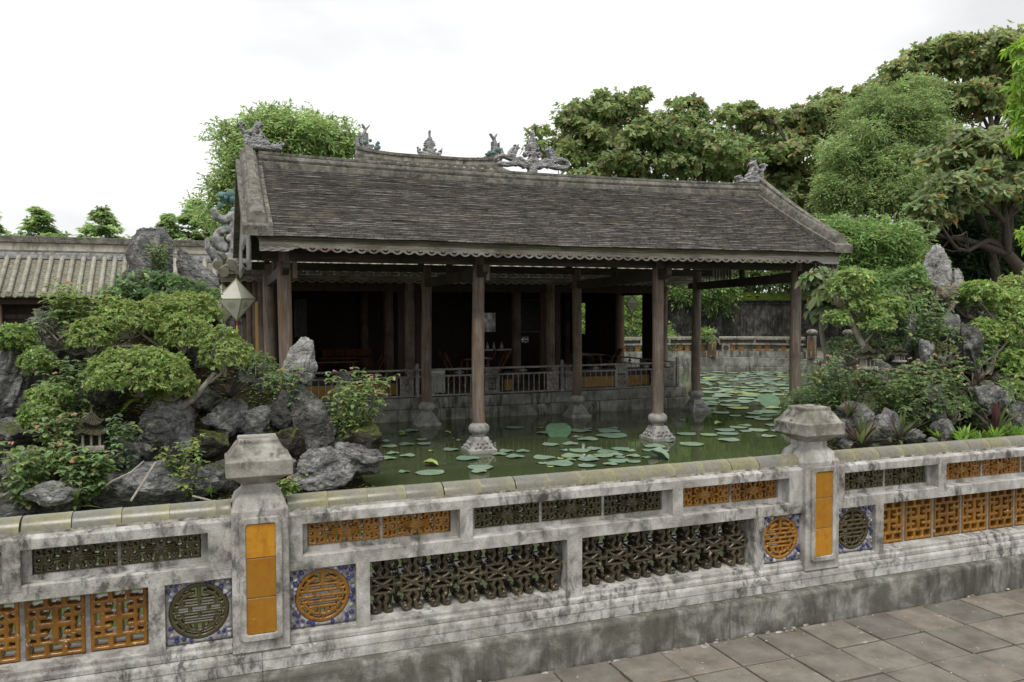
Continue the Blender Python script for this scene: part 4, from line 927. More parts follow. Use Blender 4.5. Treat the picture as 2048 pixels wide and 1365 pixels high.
def f_star(X, Z):
    s = mx_(frame_(X, Z, -.165, .165, -.125, .125, .02), ring_(X, Z, 0, 0, .04, .016))
    for k in range(8): s = np.maximum(s, cap_(X, Z, .05 * math.cos(k * .785 + .39), .05 * math.sin(k * .785 + .39), .19 * math.cos(k * .785 + .39), .15 * math.sin(k * .785 + .39), .012))
    return s
put('star_lattice', mask_mesh('star_lattice', f_star, -.186, .186, -.146, .146, 40, 32, .02, M['hallwood'], .004), hall, (9.82, 24.69, .725))
# lit ochre wall of the left side, seen between the columns
b = MB(); b.box(HX0 + .10, HX0 + .16, 19.3, 20.7, HZ, 1.9); b.build('low_wall', M['ochre'], hall)
# tiled hip roof of the hall
E0, E1 = .18, 12.34; FYE, BYE = 17.98, 29.0; RZ = 6.05; RXA, RXB, RYY = 4.15, 8.45, 23.5
def hz(y): t_ = (y - FYE) / (RYY - FYE); return lerp(2.565, RZ, t_) - .25 * math.sin(math.pi * t_)
b = MB(); n = 10; vs = []
for i in range(n + 1):
    t_ = i / n; y = lerp(FYE, RYY, t_); xa, xb = lerp(E0, RXA, t_), lerp(E1, RXB, t_); z = hz(y) - .02
    vs += [(xa, y, z), (xb, y, z), (xb, 2 * RYY - y, z), (xa, 2 * RYY - y, z)]
fs = [(i * 4 + k, i * 4 + (k + 1) % 4, (i + 1) * 4 + (k + 1) % 4, (i + 1) * 4 + k) for i in range(n) for k in range(4)]
vs2 = [(x, y, z - .09) for x, y, z in vs]; b.add(vs, fs); b.add(vs2, [f[::-1] for f in fs]); m = 0
b.add([vs[0], vs[1], vs[2], vs[3], vs2[0], vs2[1], vs2[2], vs2[3]], [(0, 1, 5, 4), (1, 2, 6, 5), (2, 3, 7, 6), (3, 0, 4, 7)])
b.build('roof_deck', M['flat_tile'], hall)
k = 0; x = E0 + .16
while x < E1 - .1:
    u = max(0, (RXA - x) / (RXA - E0), (x - RXB) / (E1 - RXB)); ytop = lerp(RYY, FYE, u); ytop = max(ytop, FYE + .25); b = MB(); pts = []
    for i in range(7): y = lerp(FYE - .05, ytop, i / 6); pts.append((x, y, hz(y) + .03))
    b.tube(pts, .072, 10); b.build('tube_tile_row', M['tube_tile'], hall, smooth=True)
    b = MB()
    for i in range(6):
        y = FYE - .03 + i * .10; w_ = .085
        if y < ytop: b.prism([(x + .08, hz(y) + .0), (x + .145, hz(y) - .022), (x + .21, hz(y) + .0), (x + .21, hz(y) + .016), (x + .145, hz(y) - .004), (x + .08, hz(y) + .016)], 'y', y, y + .14)
    b.build('trough_tile_row', M['flat_tile'], hall); x += .29
eave_front(hall, E0 + .02, E1 - .02, 18.05, 2.525, lambda x: 0.0, .5, .215)
# carved eave of the right end, seen against the garden
for k in range(7):
    put('scallop', SCAL, hall, (E1 - .05, 18.25 + k * .215, 2.47), (0, 0, math.pi / 2), (1.1, 1, 1))
b = MB(); b.box(E1 - .06, E1 - .02, 18.08, 28.9, 2.47, 2.58); b.build('fascia_board', M['fascia'], hall)
b = MB(); b.box(E0 + .02, E0 + .06, 18.08, 28.9, 2.47, 2.58); b.build('fascia_board', M['fascia'], hall)
for k in range(7): put('scallop', SCAL, hall, (E0 + .05, 18.25 + k * .215, 2.47), (0, 0, math.pi / 2), (1.1, 1, 1))
# ridge of the hall: plastered bands, upturned at the ends
hr = lambda x: .10 * max(0, (abs(x - 6.3) - .9) / 1.2) ** 1.7 if abs(x - 6.3) > .9 else 0
for nm, prof, mt in (('ridge', [(23.36, 5.85), (23.36, 6.12), (23.64, 6.12), (23.64, 5.85)], 'ridge'), ('ridge_panel', [(23.41, 6.12), (23.41, 6.24), (23.59, 6.24), (23.59, 6.12)], 'whitewall'), ('ridge_capping', [(23.33, 6.24), (23.33, 6.33), (23.67, 6.33), (23.67, 6.24)], 'ridge')):
    b = MB(); sweep_x(b, prof, RXA - .1, RXB + .1, hr); b.build(nm, M[mt], hall, bevel=.008)
for x in (4.9, 5.5, 7.1, 7.7):
    b = MB(); z = hr(x); b.box(x - .06, x + .06, 23.385, 23.60, 6.121 + z, 6.239 + z); b.build('ridge_stud', M['whitewall'], hall)
put('ridge_carp', OM['carp'], hall, (4.22, 23.43, 6.36), (0, 0, 0), (1.12, 1, 1.02)); put('ridge_carp', OM['carp'], hall, (8.42, 23.57, 6.36), (0, 0, math.pi), (1.12, 1, 1.06))
put('ridge_flame', OM['flame'], hall, (6.26, 23.43, 6.37), (0, 0, 0), (1.15, 1, 1.2))
for x in (4.45, 8.2):
    b = MB(); r2 = random.Random(int(x * 9))
    for k in range(7): b.ball((x + r2.uniform(-.2, .25), 23.38, 6.42 + r2.uniform(0, .25)), (r2.uniform(.05, .1), .06, r2.uniform(.04, .08)), 7, 5)
    b.build('carp_head', M['teal'], hall, smooth=True)
# curled finial on the front-left roof corner
def f_corner(X, Z):
    s = mx_(poly_(X, Z, [(-.62, .45), (-.60, .26), (-.48, .12), (-.28, .05), (-.02, .08)], .025, .15), spiral_(X, Z, -.18, .52, .27, .12, 4.2, 1.2, .12, .06), poly_(X, Z, [(-.48, 1.06), (-.42, .92), (-.26, .86), (-.1, .95)], .05, .10), poly_(X, Z, [(-.12, .0), (-.05, .3), (-.08, .7), (-.02, 1.0)], .14, .10), rect_(X, Z, -.5, .2, -.08, .1), disc_(X, Z, -.16, .48, .1))
    return np.minimum(s, -disc_(X, Z, -.33, .52, .028))
put('corner_finial', mask_mesh('corner_finial', f_corner, -.70, .25, -.1, 1.15, 66, 84, .20, M['ornament'], .06, True, lambda x, z: .012 * math.sin(30 * x + 20 * z)), hall, (0.6, 18.05, 2.738), (0, 0, .15))
for (dx, dz, r_) in ((-.42, -.10, .105), (-.16, -.08, .12), (-.3, -.24, .11), (.02, -.2, .11)):
    b = MB(); c = Vector((0.598, 18.0, 2.734)) + Vector((dx, 0, dz)); b.tube([c + Vector((0, -.06, 0)), c + Vector((0, .3, .12))], r_, 14); b.build('end_tile', M['tube_tile'], hall, smooth=True)
b = MB(); r2 = random.Random(5); c = Vector((0.419, 19.6, 4.058))
for k in range(16): b.ball(c + Vector((r2.uniform(-.18, .2), r2.uniform(-.1, .1), r2.uniform(-.45, .35))), (r2.uniform(.06, .13), .09, r2.uniform(.05, .12)), 7, 5)
b.build('hip_beast', M['teal'], hall, smooth=True)
b = MB(); b.tube([(E0, FYE, 2.75), (1.4, 19.7, 3.75), (2.6, 21.3, 4.8), (RXA, RYY, 6.0)], .17, 8); b.build('hip_ridge', M['ridge'], hall, smooth=True)
b = MB(); b.tube([(E1, FYE, 2.75), (11.1, 19.7, 3.75), (9.9, 21.3, 4.8), (RXB, RYY, 6.0)], .17, 8); b.build('hip_ridge', M['ridge'], hall, smooth=True)

# ------------------------------------------------------------------ furniture in the hall
FZ = HZ
def chair(x, y, rz, label, grp='folding chairs in the hall'):
    t = thing('folding_chair', label, 'chair', (x, y, FZ), grp); c, s = math.cos(rz), math.sin(rz)
    def T(u, v, z): return (x + u * c - v * s, y + u * s + v * c, FZ + z)
    for sx in (-.19, .19):
        b = MB(); b.tube([T(sx, .24, 0), T(sx, -.06, .44), T(sx, -.30, .92)], .019, 5); b.build('leg', M['furn'], t)
        b = MB(); b.tube([T(sx * .86, -.24, 0), T(sx * .86, .18, .45)], .018, 5); b.build('leg', M['furn'], t)
    b = MB(); p = [T(-.18, -.12, .43), T(.18, -.12, .43), T(.18, .24, .46), T(-.18, .24, .46)]; q = [(a, d, z + .022) for a, d, z in p]; b.add(p + q, [(3, 2, 1, 0), (4, 5, 6, 7), (0, 1, 5, 4), (1, 2, 6, 5), (2, 3, 7, 6), (3, 0, 4, 7)]); b.build('seat', M['furn'], t)
    b = MB()
    p = [T(-.19, -.215, .70), T(.19, -.215, .70), T(.19, -.285, .88), T(-.19, -.285, .88)]; q = [T(-.19, -.235, .70), T(.19, -.235, .70), T(.19, -.305, .88), T(-.19, -.305, .88)]
    b.add(p + q, [(0, 1, 2, 3), (7, 6, 5, 4), (0, 4, 5, 1), (1, 5, 6, 2), (2, 6, 7, 3), (3, 7, 4, 0)]); b.build('backrest', M['furn'], t)
def table(x, y, w, d, label):
    t = thing('wooden_table', label, 'table', (x, y, FZ), 'tables in the hall')
    b = MB(); b.box(x - w / 2, x + w / 2, y - d / 2, y + d / 2, FZ + .70, FZ + .735); b.build('tabletop', M['furn'], t, bevel=.004)
    for sx in (-1, 1):
        for sy in (-1, 1):
            b = MB(); b.tube([(x + sx * (w / 2 - .08), y + sy * (d / 2 - .08), FZ), (x + sx * (w / 2 - .12), y + sy * (d / 2 - .1), FZ + .70)], .024, 6); b.build('leg', M['furn'], t)
table(2.75, 20.6, 1.5, .75, 'long brown table nearest the left hall column, chairs at its far side')
table(3.5, 22.4, 1.5, .75, 'long brown table behind the first one, deeper in the dark hall')
table(6.62, 20.35, .8, .7, 'square table between two tilted folding chairs behind the middle railing')
table(10.2, 21.0, 1.0, .7, 'brown table beside the right wall opening of the hall')
for k in range(4): chair(3.25 + .34 * k, 23.3, math.pi + .1, 'folding chair in the row leaning at the far side of the long tables')
chair(4.05, 20.8, 1.35, 'folding chair at the right end of the nearest long table'); chair(4.15, 21.7, 1.3, 'folding chair just behind the one at the table end')
chair(6.0, 20.3, -1.5, 'folding chair tilted on the left side of the square table'); chair(7.25, 20.3, 1.5, 'folding chair tilted on the right side of the square table'); chair(7.2, 21.2, 1.4, 'folding chair standing behind the square table')
chair(10.9, 20.7, 1.5, 'dark folding chair close to the right wall opening'); chair(9.45, 21.2, -1.5, 'folding chair on the left of the right-hand table')
def picture(x0, x1, y, z0, z1, label):
    t = thing('lacquer_panel', label, 'wall panel', ((x0 + x1) / 2, y, z0), 'gilt framed lacquer panels on the back wall')
    b = MB(); e = .035
    for q in ((x0, x1, z0, z0 + e), (x0, x1, z1 - e, z1), (x0, x0 + e, z0 + e, z1 - e), (x1 - e, x1, z0 + e, z1 - e)): b.box(q[0], q[1], y - .03, y, q[2], q[3])
    b.build('gilt_frame', M['gold'], t); b = MB(); b.box(x0 + e, x1 - e, y - .015, y - .002, z0 + e, z1 - e); b.build('panel', M['lacquer'], t)
    b = MB(); r2 = random.Random(int(x0 * 10))
    for k in range(60):
        cx, cz = r2.uniform(x0 + .08, x1 - .08), r2.uniform(z0 + .1, z1 - .1); a = r2.random() * 3; l = r2.uniform(.02, .05); b.tube([(cx - l * math.cos(a), y - .018, cz - l * math.sin(a)), (cx, y - .02, cz + .01), (cx + l * math.cos(a), y - .018, cz + l * math.sin(a))], .006, 4)
    b.build('gilt_relief', M['gold'], t)
picture(2.36, 2.72, 24.66, .92, 2.04, 'narrow gilt framed lacquer panel behind the left porch column')
picture(9.5, 10.34, 24.66, .97, 2.05, 'wide gilt framed lacquer panel above the star shaped vent')
t = thing('display_counter', 'pale glazed counter under the bright back window of the hall', 'counter', (8.6, 24.2, FZ))
b = MB(); b.box(8.15, 9.1, 23.95, 24.45, FZ, .42); b.build('cabinet', M['hallwood'], t); b = MB(); b.box(8.12, 9.13, 23.93, 24.47, .421, .46); b.build('worktop', M['steel'], t)
for x in (8.3, 8.52, 8.78): b = MB(); b.lathe([(.05, .461), (.06, .5), (.05, .58), (.02, .64), (.02, .68)], (x, 24.2, 0), 10); b.build('jar', M['steel'], t, smooth=True)
t = thing('side_cabinet', 'small pale cabinet behind the railing next to a porch column', 'cabinet', (5.02, 18.45, FZ))
b = MB(); b.box(4.86, 5.2, 18.25, 18.55, FZ + .05, .26); b.build('carcass', M['steel'], t, bevel=.006); b = MB(); b.box(4.84, 5.22, 18.23, 18.57, .261, .285); b.build('cabinet_top', M['steel'], t, bevel=.004)
b = MB(); b.box(4.88, 5.18, 18.24, 18.2485, FZ + .12, .20); b.build('cabinet_door', M['silk'], t)

# ------------------------------------------------------------------ lanterns
def lantern(c, w, h, rz, label, hang):
    t = thing('silk_lantern', label, 'lantern', c, 'octahedral white lanterns under the eaves')
    x, y, z = c; pts = [(x + w / 2 * math.cos(rz + k * math.pi / 2), y + w / 2 * math.sin(rz + k * math.pi / 2), z) for k in range(4)]; top, bot = (x, y, z + h * .48), (x, y, z - h * .52)
    for k in range(4):
        l = (k + 1) % 4
        for ap in (top, bot):
            b = MB(); b.add([pts[k], pts[l], ap], [(0, 1, 2)]); b.build('silk_panel', M['silk'], t)
    b = MB(); r_ = .013
    for k in range(4):
        b.tube([pts[k], pts[(k + 1) % 4]], r_, 5); b.tube([pts[k], top], r_, 5); b.tube([pts[k], bot], r_, 5)
    b.build('lantern_rib', M['silkrib'], t)
    for k in range(4):   # small painted medallion on each lower panel
        l = (k + 1) % 4; m = Vector(pts[k]) * .36 + Vector(pts[l]) * .36 + Vector(bot) * .28; n_ = (Vector(pts[l]) - Vector(pts[k])).cross(Vector(bot) - Vector(pts[k])).normalized()
        if n_.dot(m - Vector(c)) < 0: n_ = -n_
        u = (Vector(pts[l]) - Vector(pts[k])).normalized(); v = n_.cross(u); b = MB(); m = m + n_ * .004
        for rr_, ww in ((.08, .009), (.045, .008)):
            q = [m + u * (rr_ * math.cos(a)) + v * (rr_ * math.sin(a)) for a in np.linspace(0, 6.283, 13)]; b.tube(q, ww * .5, 4, cap=False)
        b.tube([m - u * .03, m + u * .03], .004, 4); b.tube([m - v * .03, m + v * .03], .004, 4); b.build('emblem', M['silkrib'], t)
    b = MB(); b.tube([bot, (x, y, z - h * .52 - .05)], .008, 5); b.ball((x, y, z - h * .52 - .07), .024, 7, 5); b.build('tassel_knot', M['tassel_r'], t)
    b = MB(); b.tube([(x, y, z - h * .52 - .09), (x, y, z - h * .52 - .13), (x, y, z - h * .52 - .40)], [.012, .022, .016], 7); b.build('tassel', M['tassel_y'], t)
    b = MB(); b.tube([top, (x, y, hang)], .006, 4); b.build('cord', M['silkrib'], t)
lantern((0.546, 18.0, 1.927), .80, .90, .22, 'front white octahedral lantern with red and yellow tassel, left end of the hall', 2.7)
lantern((0.28, 19.0, 1.855), .80, .90, -.05, 'rear white octahedral lantern half hidden behind the front one', 2.7)
lantern((11.973, 21.4, 1.873), .50, .58, .4, 'small white lantern hanging outside the right wall opening', 2.6)

# ------------------------------------------------------------------ gallery on the left
gal = thing('gallery', 'long low gallery with pale tube tile roof and white ridge wall on the left', 'gallery', (-5.5, 28.5, -.35))
GX0, GX1 = -13.0, .35; GYE, GYR = 27.0, 28.5; 
gz0, gz1 = (-4.416, 27.0, 2.222)[2], (-4.636, 28.5, 3.441)[2]
b = MB(); b.prism([(GYE, gz0 - .10), (GYE, gz0 - .03), (GYR, gz1 - .03), (30.0, gz0 - .03), (30.0, gz0 - .10), (GYR, gz1 - .12)], 'x', GX0, GX1); b.build('roof_deck', M['flat_tile'], gal)
x = GX0 + .15
while x < GX1:
    b = MB()
    pts = []; rad = []
    for i in range(9):
        t_ = i / 8; 
        for q, r_ in ((0, .068), (.97, .074)):
            tt = (i + q) / 9; pts.append((x, lerp(GYE - .06, GYR, tt), lerp(gz0 - .03, gz1, tt) + .035)); rad.append(r_)
    b.tube(pts, rad, 10); b.build('tube_tile_row', M['tube_tile'], gal, smooth=True)
    b = MB(); c = (x, GYE - .062, gz0 + .004); b.tube([c, (x, GYE - .085, gz0 + .004)], .078, 14); b.build('end_tile', M['tube_tile'], gal)
    b = MB()
    for i in range(17):
        t_ = i / 17; y = lerp(GYE, GYR, t_); z = lerp(gz0, gz1, t_) - .02; dz_ = (gz1 - gz0) / 17
        b.add([(x + .07, y, z + .012), (x + .145, y, z - .004), (x + .225, y, z + .012), (x + .225, y + .12, z + .055 + .012), (x + .145, y + .12, z + .055 - .004), (x + .07, y + .12, z + .055 + .012), (x + .07, y, z - .012), (x + .145, y, z - .03), (x + .225, y, z - .012)], [(0, 1, 4, 5), (1, 2, 3, 4), (0, 6, 7, 1), (1, 7, 8, 2)])
    b.build('trough_tile_row', M['flat_tile'], gal)
    b = MB(); b.prism([(x + .065, gz0 - .02), (x + .235, gz0 - .02), (x + .22, gz0 - .07), (x + .15, gz0 - .115), (x + .08, gz0 - .07)], 'y', GYE - .05, GYE - .02); b.build('drip_tile', M['tube_tile'], gal)
    x += .296
for nm, y0, y1, z0, z1, mt in (('ridge_base', 28.36, 28.64, gz1 - .1, gz1 + .10, 'ornament'), ('ridge_wall', 28.42, 28.58, gz1 + .10, gz1 + .16, 'ridge'), ('ridge_wall', 28.44, 28.56, gz1 + .16, gz1 + .40, 'whitewall'), ('ridge_capping', 28.36, 28.64, gz1 + .40, gz1 + .50, 'ridge'), ('ridge_capping', 28.40, 28.60, gz1 + .50, gz1 + .60, 'ridge')):
    b = MB(); b.box(GX0, GX1, y0, y1, z0, z1); b.build(nm, M[mt], gal, bevel=.01)
b = MB(); b.box(GX0, GX1, 27.75, 27.85, -.4, gz0 + .5); b.build('back_wall', M['hallwood'], gal)
b = MB(); b.box(GX0, GX1, 27.2, 27.3, gz0 - .30, gz0 - .12); b.build('eave_beam', M['hallwood'], gal)
k = 0; x = GX0
while x < GX1:
    b = MB(); b.box(x - .09, x + .09, 27.28, 27.46, -.4, gz0 - .3); b.build('gallery_post', M['hallcol'], gal, bevel=.01)
    for (u0, u1, z0, z1) in ((.12, 1.05, -.4, 1.5), (1.2, 2.1, -.4, .35)):
        b = MB(); b.box(x + u0, x + u1, 27.5, 27.54, z0, z1); b.build('wall_board', M['hallwood'], gal)
    b = MB(); b.box(x + .09, x + 2.31, 27.42, 27.48, 1.5, 1.62); b.build('lintel', M['hallwood'], gal); x += 2.4

# ------------------------------------------------------------------ far side of the pond
PTH = [(3, 30.6), (8, 30.4), (12, 30.1), (15.5, 29.8), (18, 29.5), (20.1, 28.9), (21.6, 28.05), (22.5, 27.1), (23.0, 26.2)]
PTH2 = [(23.7, 25.0), (24.6, 23.3), (25.3, 21.0), (25.7, 18), (25.8, 14), (25.8, 8)]
def off(pts, d):
    o = []
    for i, p in enumerate(pts):
        a = Vector(pts[max(0, i - 1)]); c = Vector(pts[min(len(pts) - 1, i + 1)]); t_ = (c - a).normalized(); n_ = Vector((-t_.y, t_.x)); o.append((p[0] + n_.x * d, p[1] + n_.y * d))
    return o
def ribbon(b, pts, d0, d1, z0, z1, mi=0):
    A, B = off(pts, d0), off(pts, d1); n = len(pts); vs = []
    for p, q in zip(A, B): vs += [(*p, z0), (*p, z1), (*q, z1), (*q, z0)]
    b.add(vs, [(i * 4 + k, i * 4 + (k + 1) % 4, i * 4 + 4 + (k + 1) % 4, i * 4 + 4 + k) for i in range(n - 1) for k in range(4)] + [(3, 2, 1, 0), tuple((n - 1) * 4 + k for k in range(4))], mi)
ALL = PTH + PTH2
b = MB(); L_ = off(ALL, .5); b.add([(x, y, -.31) for x, y in L_] + [(60, 8, -.31), (60, 120, -.31), (-60, 120, -.31), (-60, 30.7, -.31)], [list(range(len(L_) + 4))]); o = b.build('ground', M['land']); o['kind'] = 'structure'
b = MB(); ribbon(b, ALL, -.02, .6, -1.2, -.315); emb = b.build('embankment', M['pond_stone']); emb['kind'] = 'structure'
def resample(pts, step):
    o = []; 
    for i in range(len(pts) - 1):
        a, c = Vector(pts[i]), Vector(pts[i + 1]); n = max(1, int((c - a).length / step))
        for k in range(n): o.append(tuple(a + (c - a) * k / n))
    o.append(pts[-1]); return o
re_ = resample(ALL, 1.35)
for i in range(len(re_) - 1):
    a, c = Vector(re_[i]), Vector(re_[i + 1]); d = (c - a); l = d.length; an = math.atan2(d.y, d.x)
    b = MB(); b.box(.006, l - .006, -.06, .3, -1.1, -.70); b.box(.004, l - .004, -.035, .3, -.697, -.318 + .012 * math.sin(i * 5)); m_ = b.mesh('embankment_stone', M['pond_stone'], bevel=.02); put('embankment_stone', m_, emb, (a.x, a.y, 0), (0, 0, an))
FS = mask_mesh('far_lattice', lambda X, Z: mx_(ring_(X, Z, 0, 0, .085, .014), cap_(np.abs(X), np.abs(Z), 0, 0, .09, .11, .014), cap_(X, Z, 0, -.12, 0, .12, .012), rect_(X, Z, -.15, .15, -.125, -.105), rect_(X, Z, -.15, .15, .105, .125)), -.152, .152, -.127, .127, 24, 20, .05, M['amber'], .008)
M['worn_amber'] = glaze('worn_far_amber', (0.42, 0.20, 0.03), (0.30, 0.13, 0.02), (0.05, 0.045, 0.04), 0.50, 0.3, dirt=(0.06, 0.04, 0.03))
FSB = FS.copy(); FSB.materials.clear(); FSB.materials.append(M['brown_glaze'])
FB = -.30
def far_section(pts, label, med=None):
    t = thing('far_balustrade', label, 'balustrade', (pts[0][0], pts[0][1], FB), 'balustrade on the far side of the pond')
    for nm, d0, d1, z0, z1, mt in (('sill', .04, .26, FB, FB + .26, 'pond_stone'), ('rail', .05, .25, FB + .53, FB + .60, 'pond_stone'), ('top_rail', .05, .25, FB + .745, FB + .80, 'pond_stone'), ('coping_bed', .08, .22, FB + .80, FB + .825, 'cap')):
        b = MB(); ribbon(b, pts, d0, d1, z0, z1); b.build(nm, M[mt], t)
    q = resample(pts, .31)
    for i in range(len(q) - 1):
        a, c = Vector(q[i]), Vector(q[i + 1]); d = c - a; an = math.atan2(d.y, d.x); n_ = Vector((-d.y, d.x)).normalized(); l = d.length; mid = (a + c) / 2
        put('lattice_piece', FS if i % 3 else FSB, t, (mid.x + n_.x * .10, mid.y + n_.y * .10, FB + .395), (0, 0, an), (l / .305, 1, 1.06))
        put('scroll_tile', ME[('scroll', 'green_glaze' if (i // 4) % 2 else 'brown_x')] if False else ME[('scroll', 'green_glaze')], t, (mid.x + n_.x * .11, mid.y + n_.y * .11, FB + .672), (0, 0, an), (l / .316, 1, 1.3))
        put('coping_tile', CT[i % 3], t, (a.x + n_.x * .15, a.y + n_.y * .15, FB + .825), (0, 0, an), (l / .1685, 1.15, 1.2))
        if i % 4 == 0: b = MB(); b.box(-.04, .04, .052, .24, FB + .60, FB + .745); put('post', b.mesh('post', M['pond_stone']), t, (a.x, a.y, 0), (0, 0, an))
    return t
def far_pillar(x, y, an, label):
    t = thing('far_pillar', label, 'pillar', (x, y, FB), 'pillars of the far balustrade'); c = (0, 0, 0)
    b = MB(); b.lathe([(.20, 0), (.20, .88), (.18, .92), (.12, .95)], c, 6, a0=.52); put('shaft', b.mesh('shaft', M['pond_stone'], bevel=.01), t, (x, y, FB), (0, 0, an))
    b = MB(); b.lathe([(.12, .95), (.14, .98), (.22, 1.02), (.235, 1.07), (.225, 1.12), (.17, 1.17), (.10, 1.20), (.02, 1.21)], c, 10); put('cap', b.mesh('cap', M['cap'], smooth=True, angle=40), t, (x, y, FB), (0, 0, an))
    for k in range(6):
        a = an + k * math.pi / 3 + math.pi / 6 + .52 - math.pi / 6 - .52 + math.pi / 6 - math.pi/6; r_ = .1735
        aa = an + .52 + math.pi / 6 + k * math.pi / 3
        b = MB(); b.box(-.06, .06, -.006, .006, .09, .80); put('glazed_panel', b.mesh('glazed_panel', M['worn_amber']), t, (x + r_ * math.cos(aa), y + r_ * math.sin(aa), FB), (0, 0, aa + math.pi / 2))
    return t
MEF = {c: ME[('medal', c)] for c in ('amber', 'green_glaze')}
s1 = far_section([(3, 30.6), (8, 30.4), (12, 30.1), (15.5, 29.8), (18, 29.5), (19.85, 29.0)], 'far balustrade run seen behind the hall, left of the first far pillar')
s2 = far_section([(20.35, 28.8), (21.0, 28.45), (21.6, 28.05), (22.1, 27.6), (22.5, 27.1), (22.85, 26.5)], 'curved far balustrade with orange lattice between two pillars')
s3 = far_section([(23.9, 24.65), (24.6, 23.3), (25.3, 21.0), (25.7, 18), (25.8, 14), (25.8, 8)], 'far balustrade running right from the third far pillar behind the right rock garden')
for (x, y, s, c_) in ((19.4, 29.12, s1, 'amber'), (20.62, 28.66, s2, 'green_glaze'), (22.72, 26.75, s2, 'green_glaze')):
    an = math.atan2(-.5, .87) if s is s2 and x < 22 else (math.atan2(-.27, .96) if s is s1 else math.atan2(-.87, .5))
    put('mosaic_panel', mosaic_mesh(.34, .27, .113) , s, (x, y + .04, FB + .395), (0, 0, an)); put('medallion', MEF[c_], s, (x, y + .03, FB + .395), (0, 0, an))
far_pillar(20.1, 28.98, -.4, 'round-capped far pillar with small amber strips, left of the curved far balustrade'); far_pillar(23.05, 26.25, -.9, 'far pillar with bright amber panels at the right end of the curved balustrade'); far_pillar(23.75, 25.0, -1.0, 'rightmost far pillar, partly behind the right bonsai')
# dark garden wall with mossy coping
WYL = 34.5
gw = thing('garden_wall', 'tall black stained garden wall with a bright mossy coping behind the pond', 'wall', (20, WYL, -.31))
wz = (26.244, 34.5, 2.175)[2]
b = MB(); b.box(-14, 60, WYL, WYL + .6, -.4, wz); b.build('wall_body', M['darkwall'], gw)
b = MB(); b.box(-14, 60, WYL - .05, WYL + .65, wz - .16, wz - .04); b.build('wall_moulding', M['darkwall'], gw, bevel=.02)
b = MB(); b.box(-14, 60, WYL - .16, WYL + .76, wz, wz + .07); b.build('wall_cornice', M['darkwall'], gw, bevel=.02)
n = 90; vs = []
for i in range(n + 1):
    x = -14 + 74 * i / n; w_ = .02 * math.sin(i * 1.7) + .015 * math.sin(i * 4.1)
    vs += [(x, WYL - .17, wz + .07), (x, WYL - .06 + w_, wz + .22 + w_), (x, WYL + .15, wz + .42 + w_), (x, WYL + .3, wz + .48 + w_), (x, WYL + .55, wz + .36), (x, WYL + .77, wz + .07)]
b = MB(); b.add(vs, [(i * 6 + k, i * 6 + (k + 1) % 6, i * 6 + 6 + (k + 1) % 6, i * 6 + 6 + k) for i in range(n) for k in range(6)]); b.build('mossy_coping', M['moss'], gw, smooth=True)

# ------------------------------------------------------------------ lotus leaves on the water
def pad_mesh(k, tooth=True):
    r2 = random.Random(k + 9); n = 40; vs = [(0, 0, .012)]; 
    for i in range(n):
        a = 2 * math.pi * i / n; r_ = 1 + (.03 * (1 if i % 2 else -1) if tooth else 0) + .03 * math.sin(a * 3 + k); vs.append((.5 * math.cos(a) * r_ * .5, .5 * math.sin(a) * r_ * .5, .013 + .002 * math.sin(a * 5)))
    for i in range(n):
        a = 2 * math.pi * i / n; r_ = 1 + (.03 * (1 if i % 2 else -1) if tooth else 0) + .03 * math.sin(a * 3 + k); up = .010 + .015 * max(0, math.sin(a * 2 + k)) ** 2 ; vs.append((.5 * math.cos(a) * r_, .5 * math.sin(a) * r_, up))
    fs = [(0, 1 + i, 1 + (i + 1) % n) for i in range(n)] + [(1 + i, 1 + n + i, 1 + n + (i + 1) % n, 1 + (i + 1) % n) for i in range(n)]
    b = MB(); b.add(vs, fs); return b.mesh('lotus_leaf', M['pad'], smooth=True, angle=60)
PM = [pad_mesh(k) for k in range(5)]
PMY = []
for m_ in PM[:2]: q = m_.copy(); q.materials.clear(); q.materials.append(M['pad_yellow']); PMY.append(q)
rp_ = random.Random(3)
PADLAB = ['round pale green lotus leaf floating left of the foremost column base', 'round pale green lotus leaf in the cluster between the two front column bases', 'round pale green lotus leaf floating right of the right front column base', 'pale lotus leaf on the far water between the porch and the curved balustrade']
def pad(px, py, w, yellow=False, reg=0):
    p = (px, py); s = w
    zoff = rp_.uniform(.001, .010)
    o = put('lotus_leaf', (rp_.choice(PMY) if yellow else rp_.choice(PM)), None, (p[0], p[1], -.84 + zoff), (rp_.uniform(-.012, .012), rp_.uniform(-.012, .012), rp_.uniform(0, 6)), (s, s, 1))
    tag(o, PADLAB[reg] if not yellow else 'small yellowing lotus leaf floating on the pond', 'lotus leaf', 'flat lotus leaves' if not yellow else 'yellow lotus leaves')
    return o

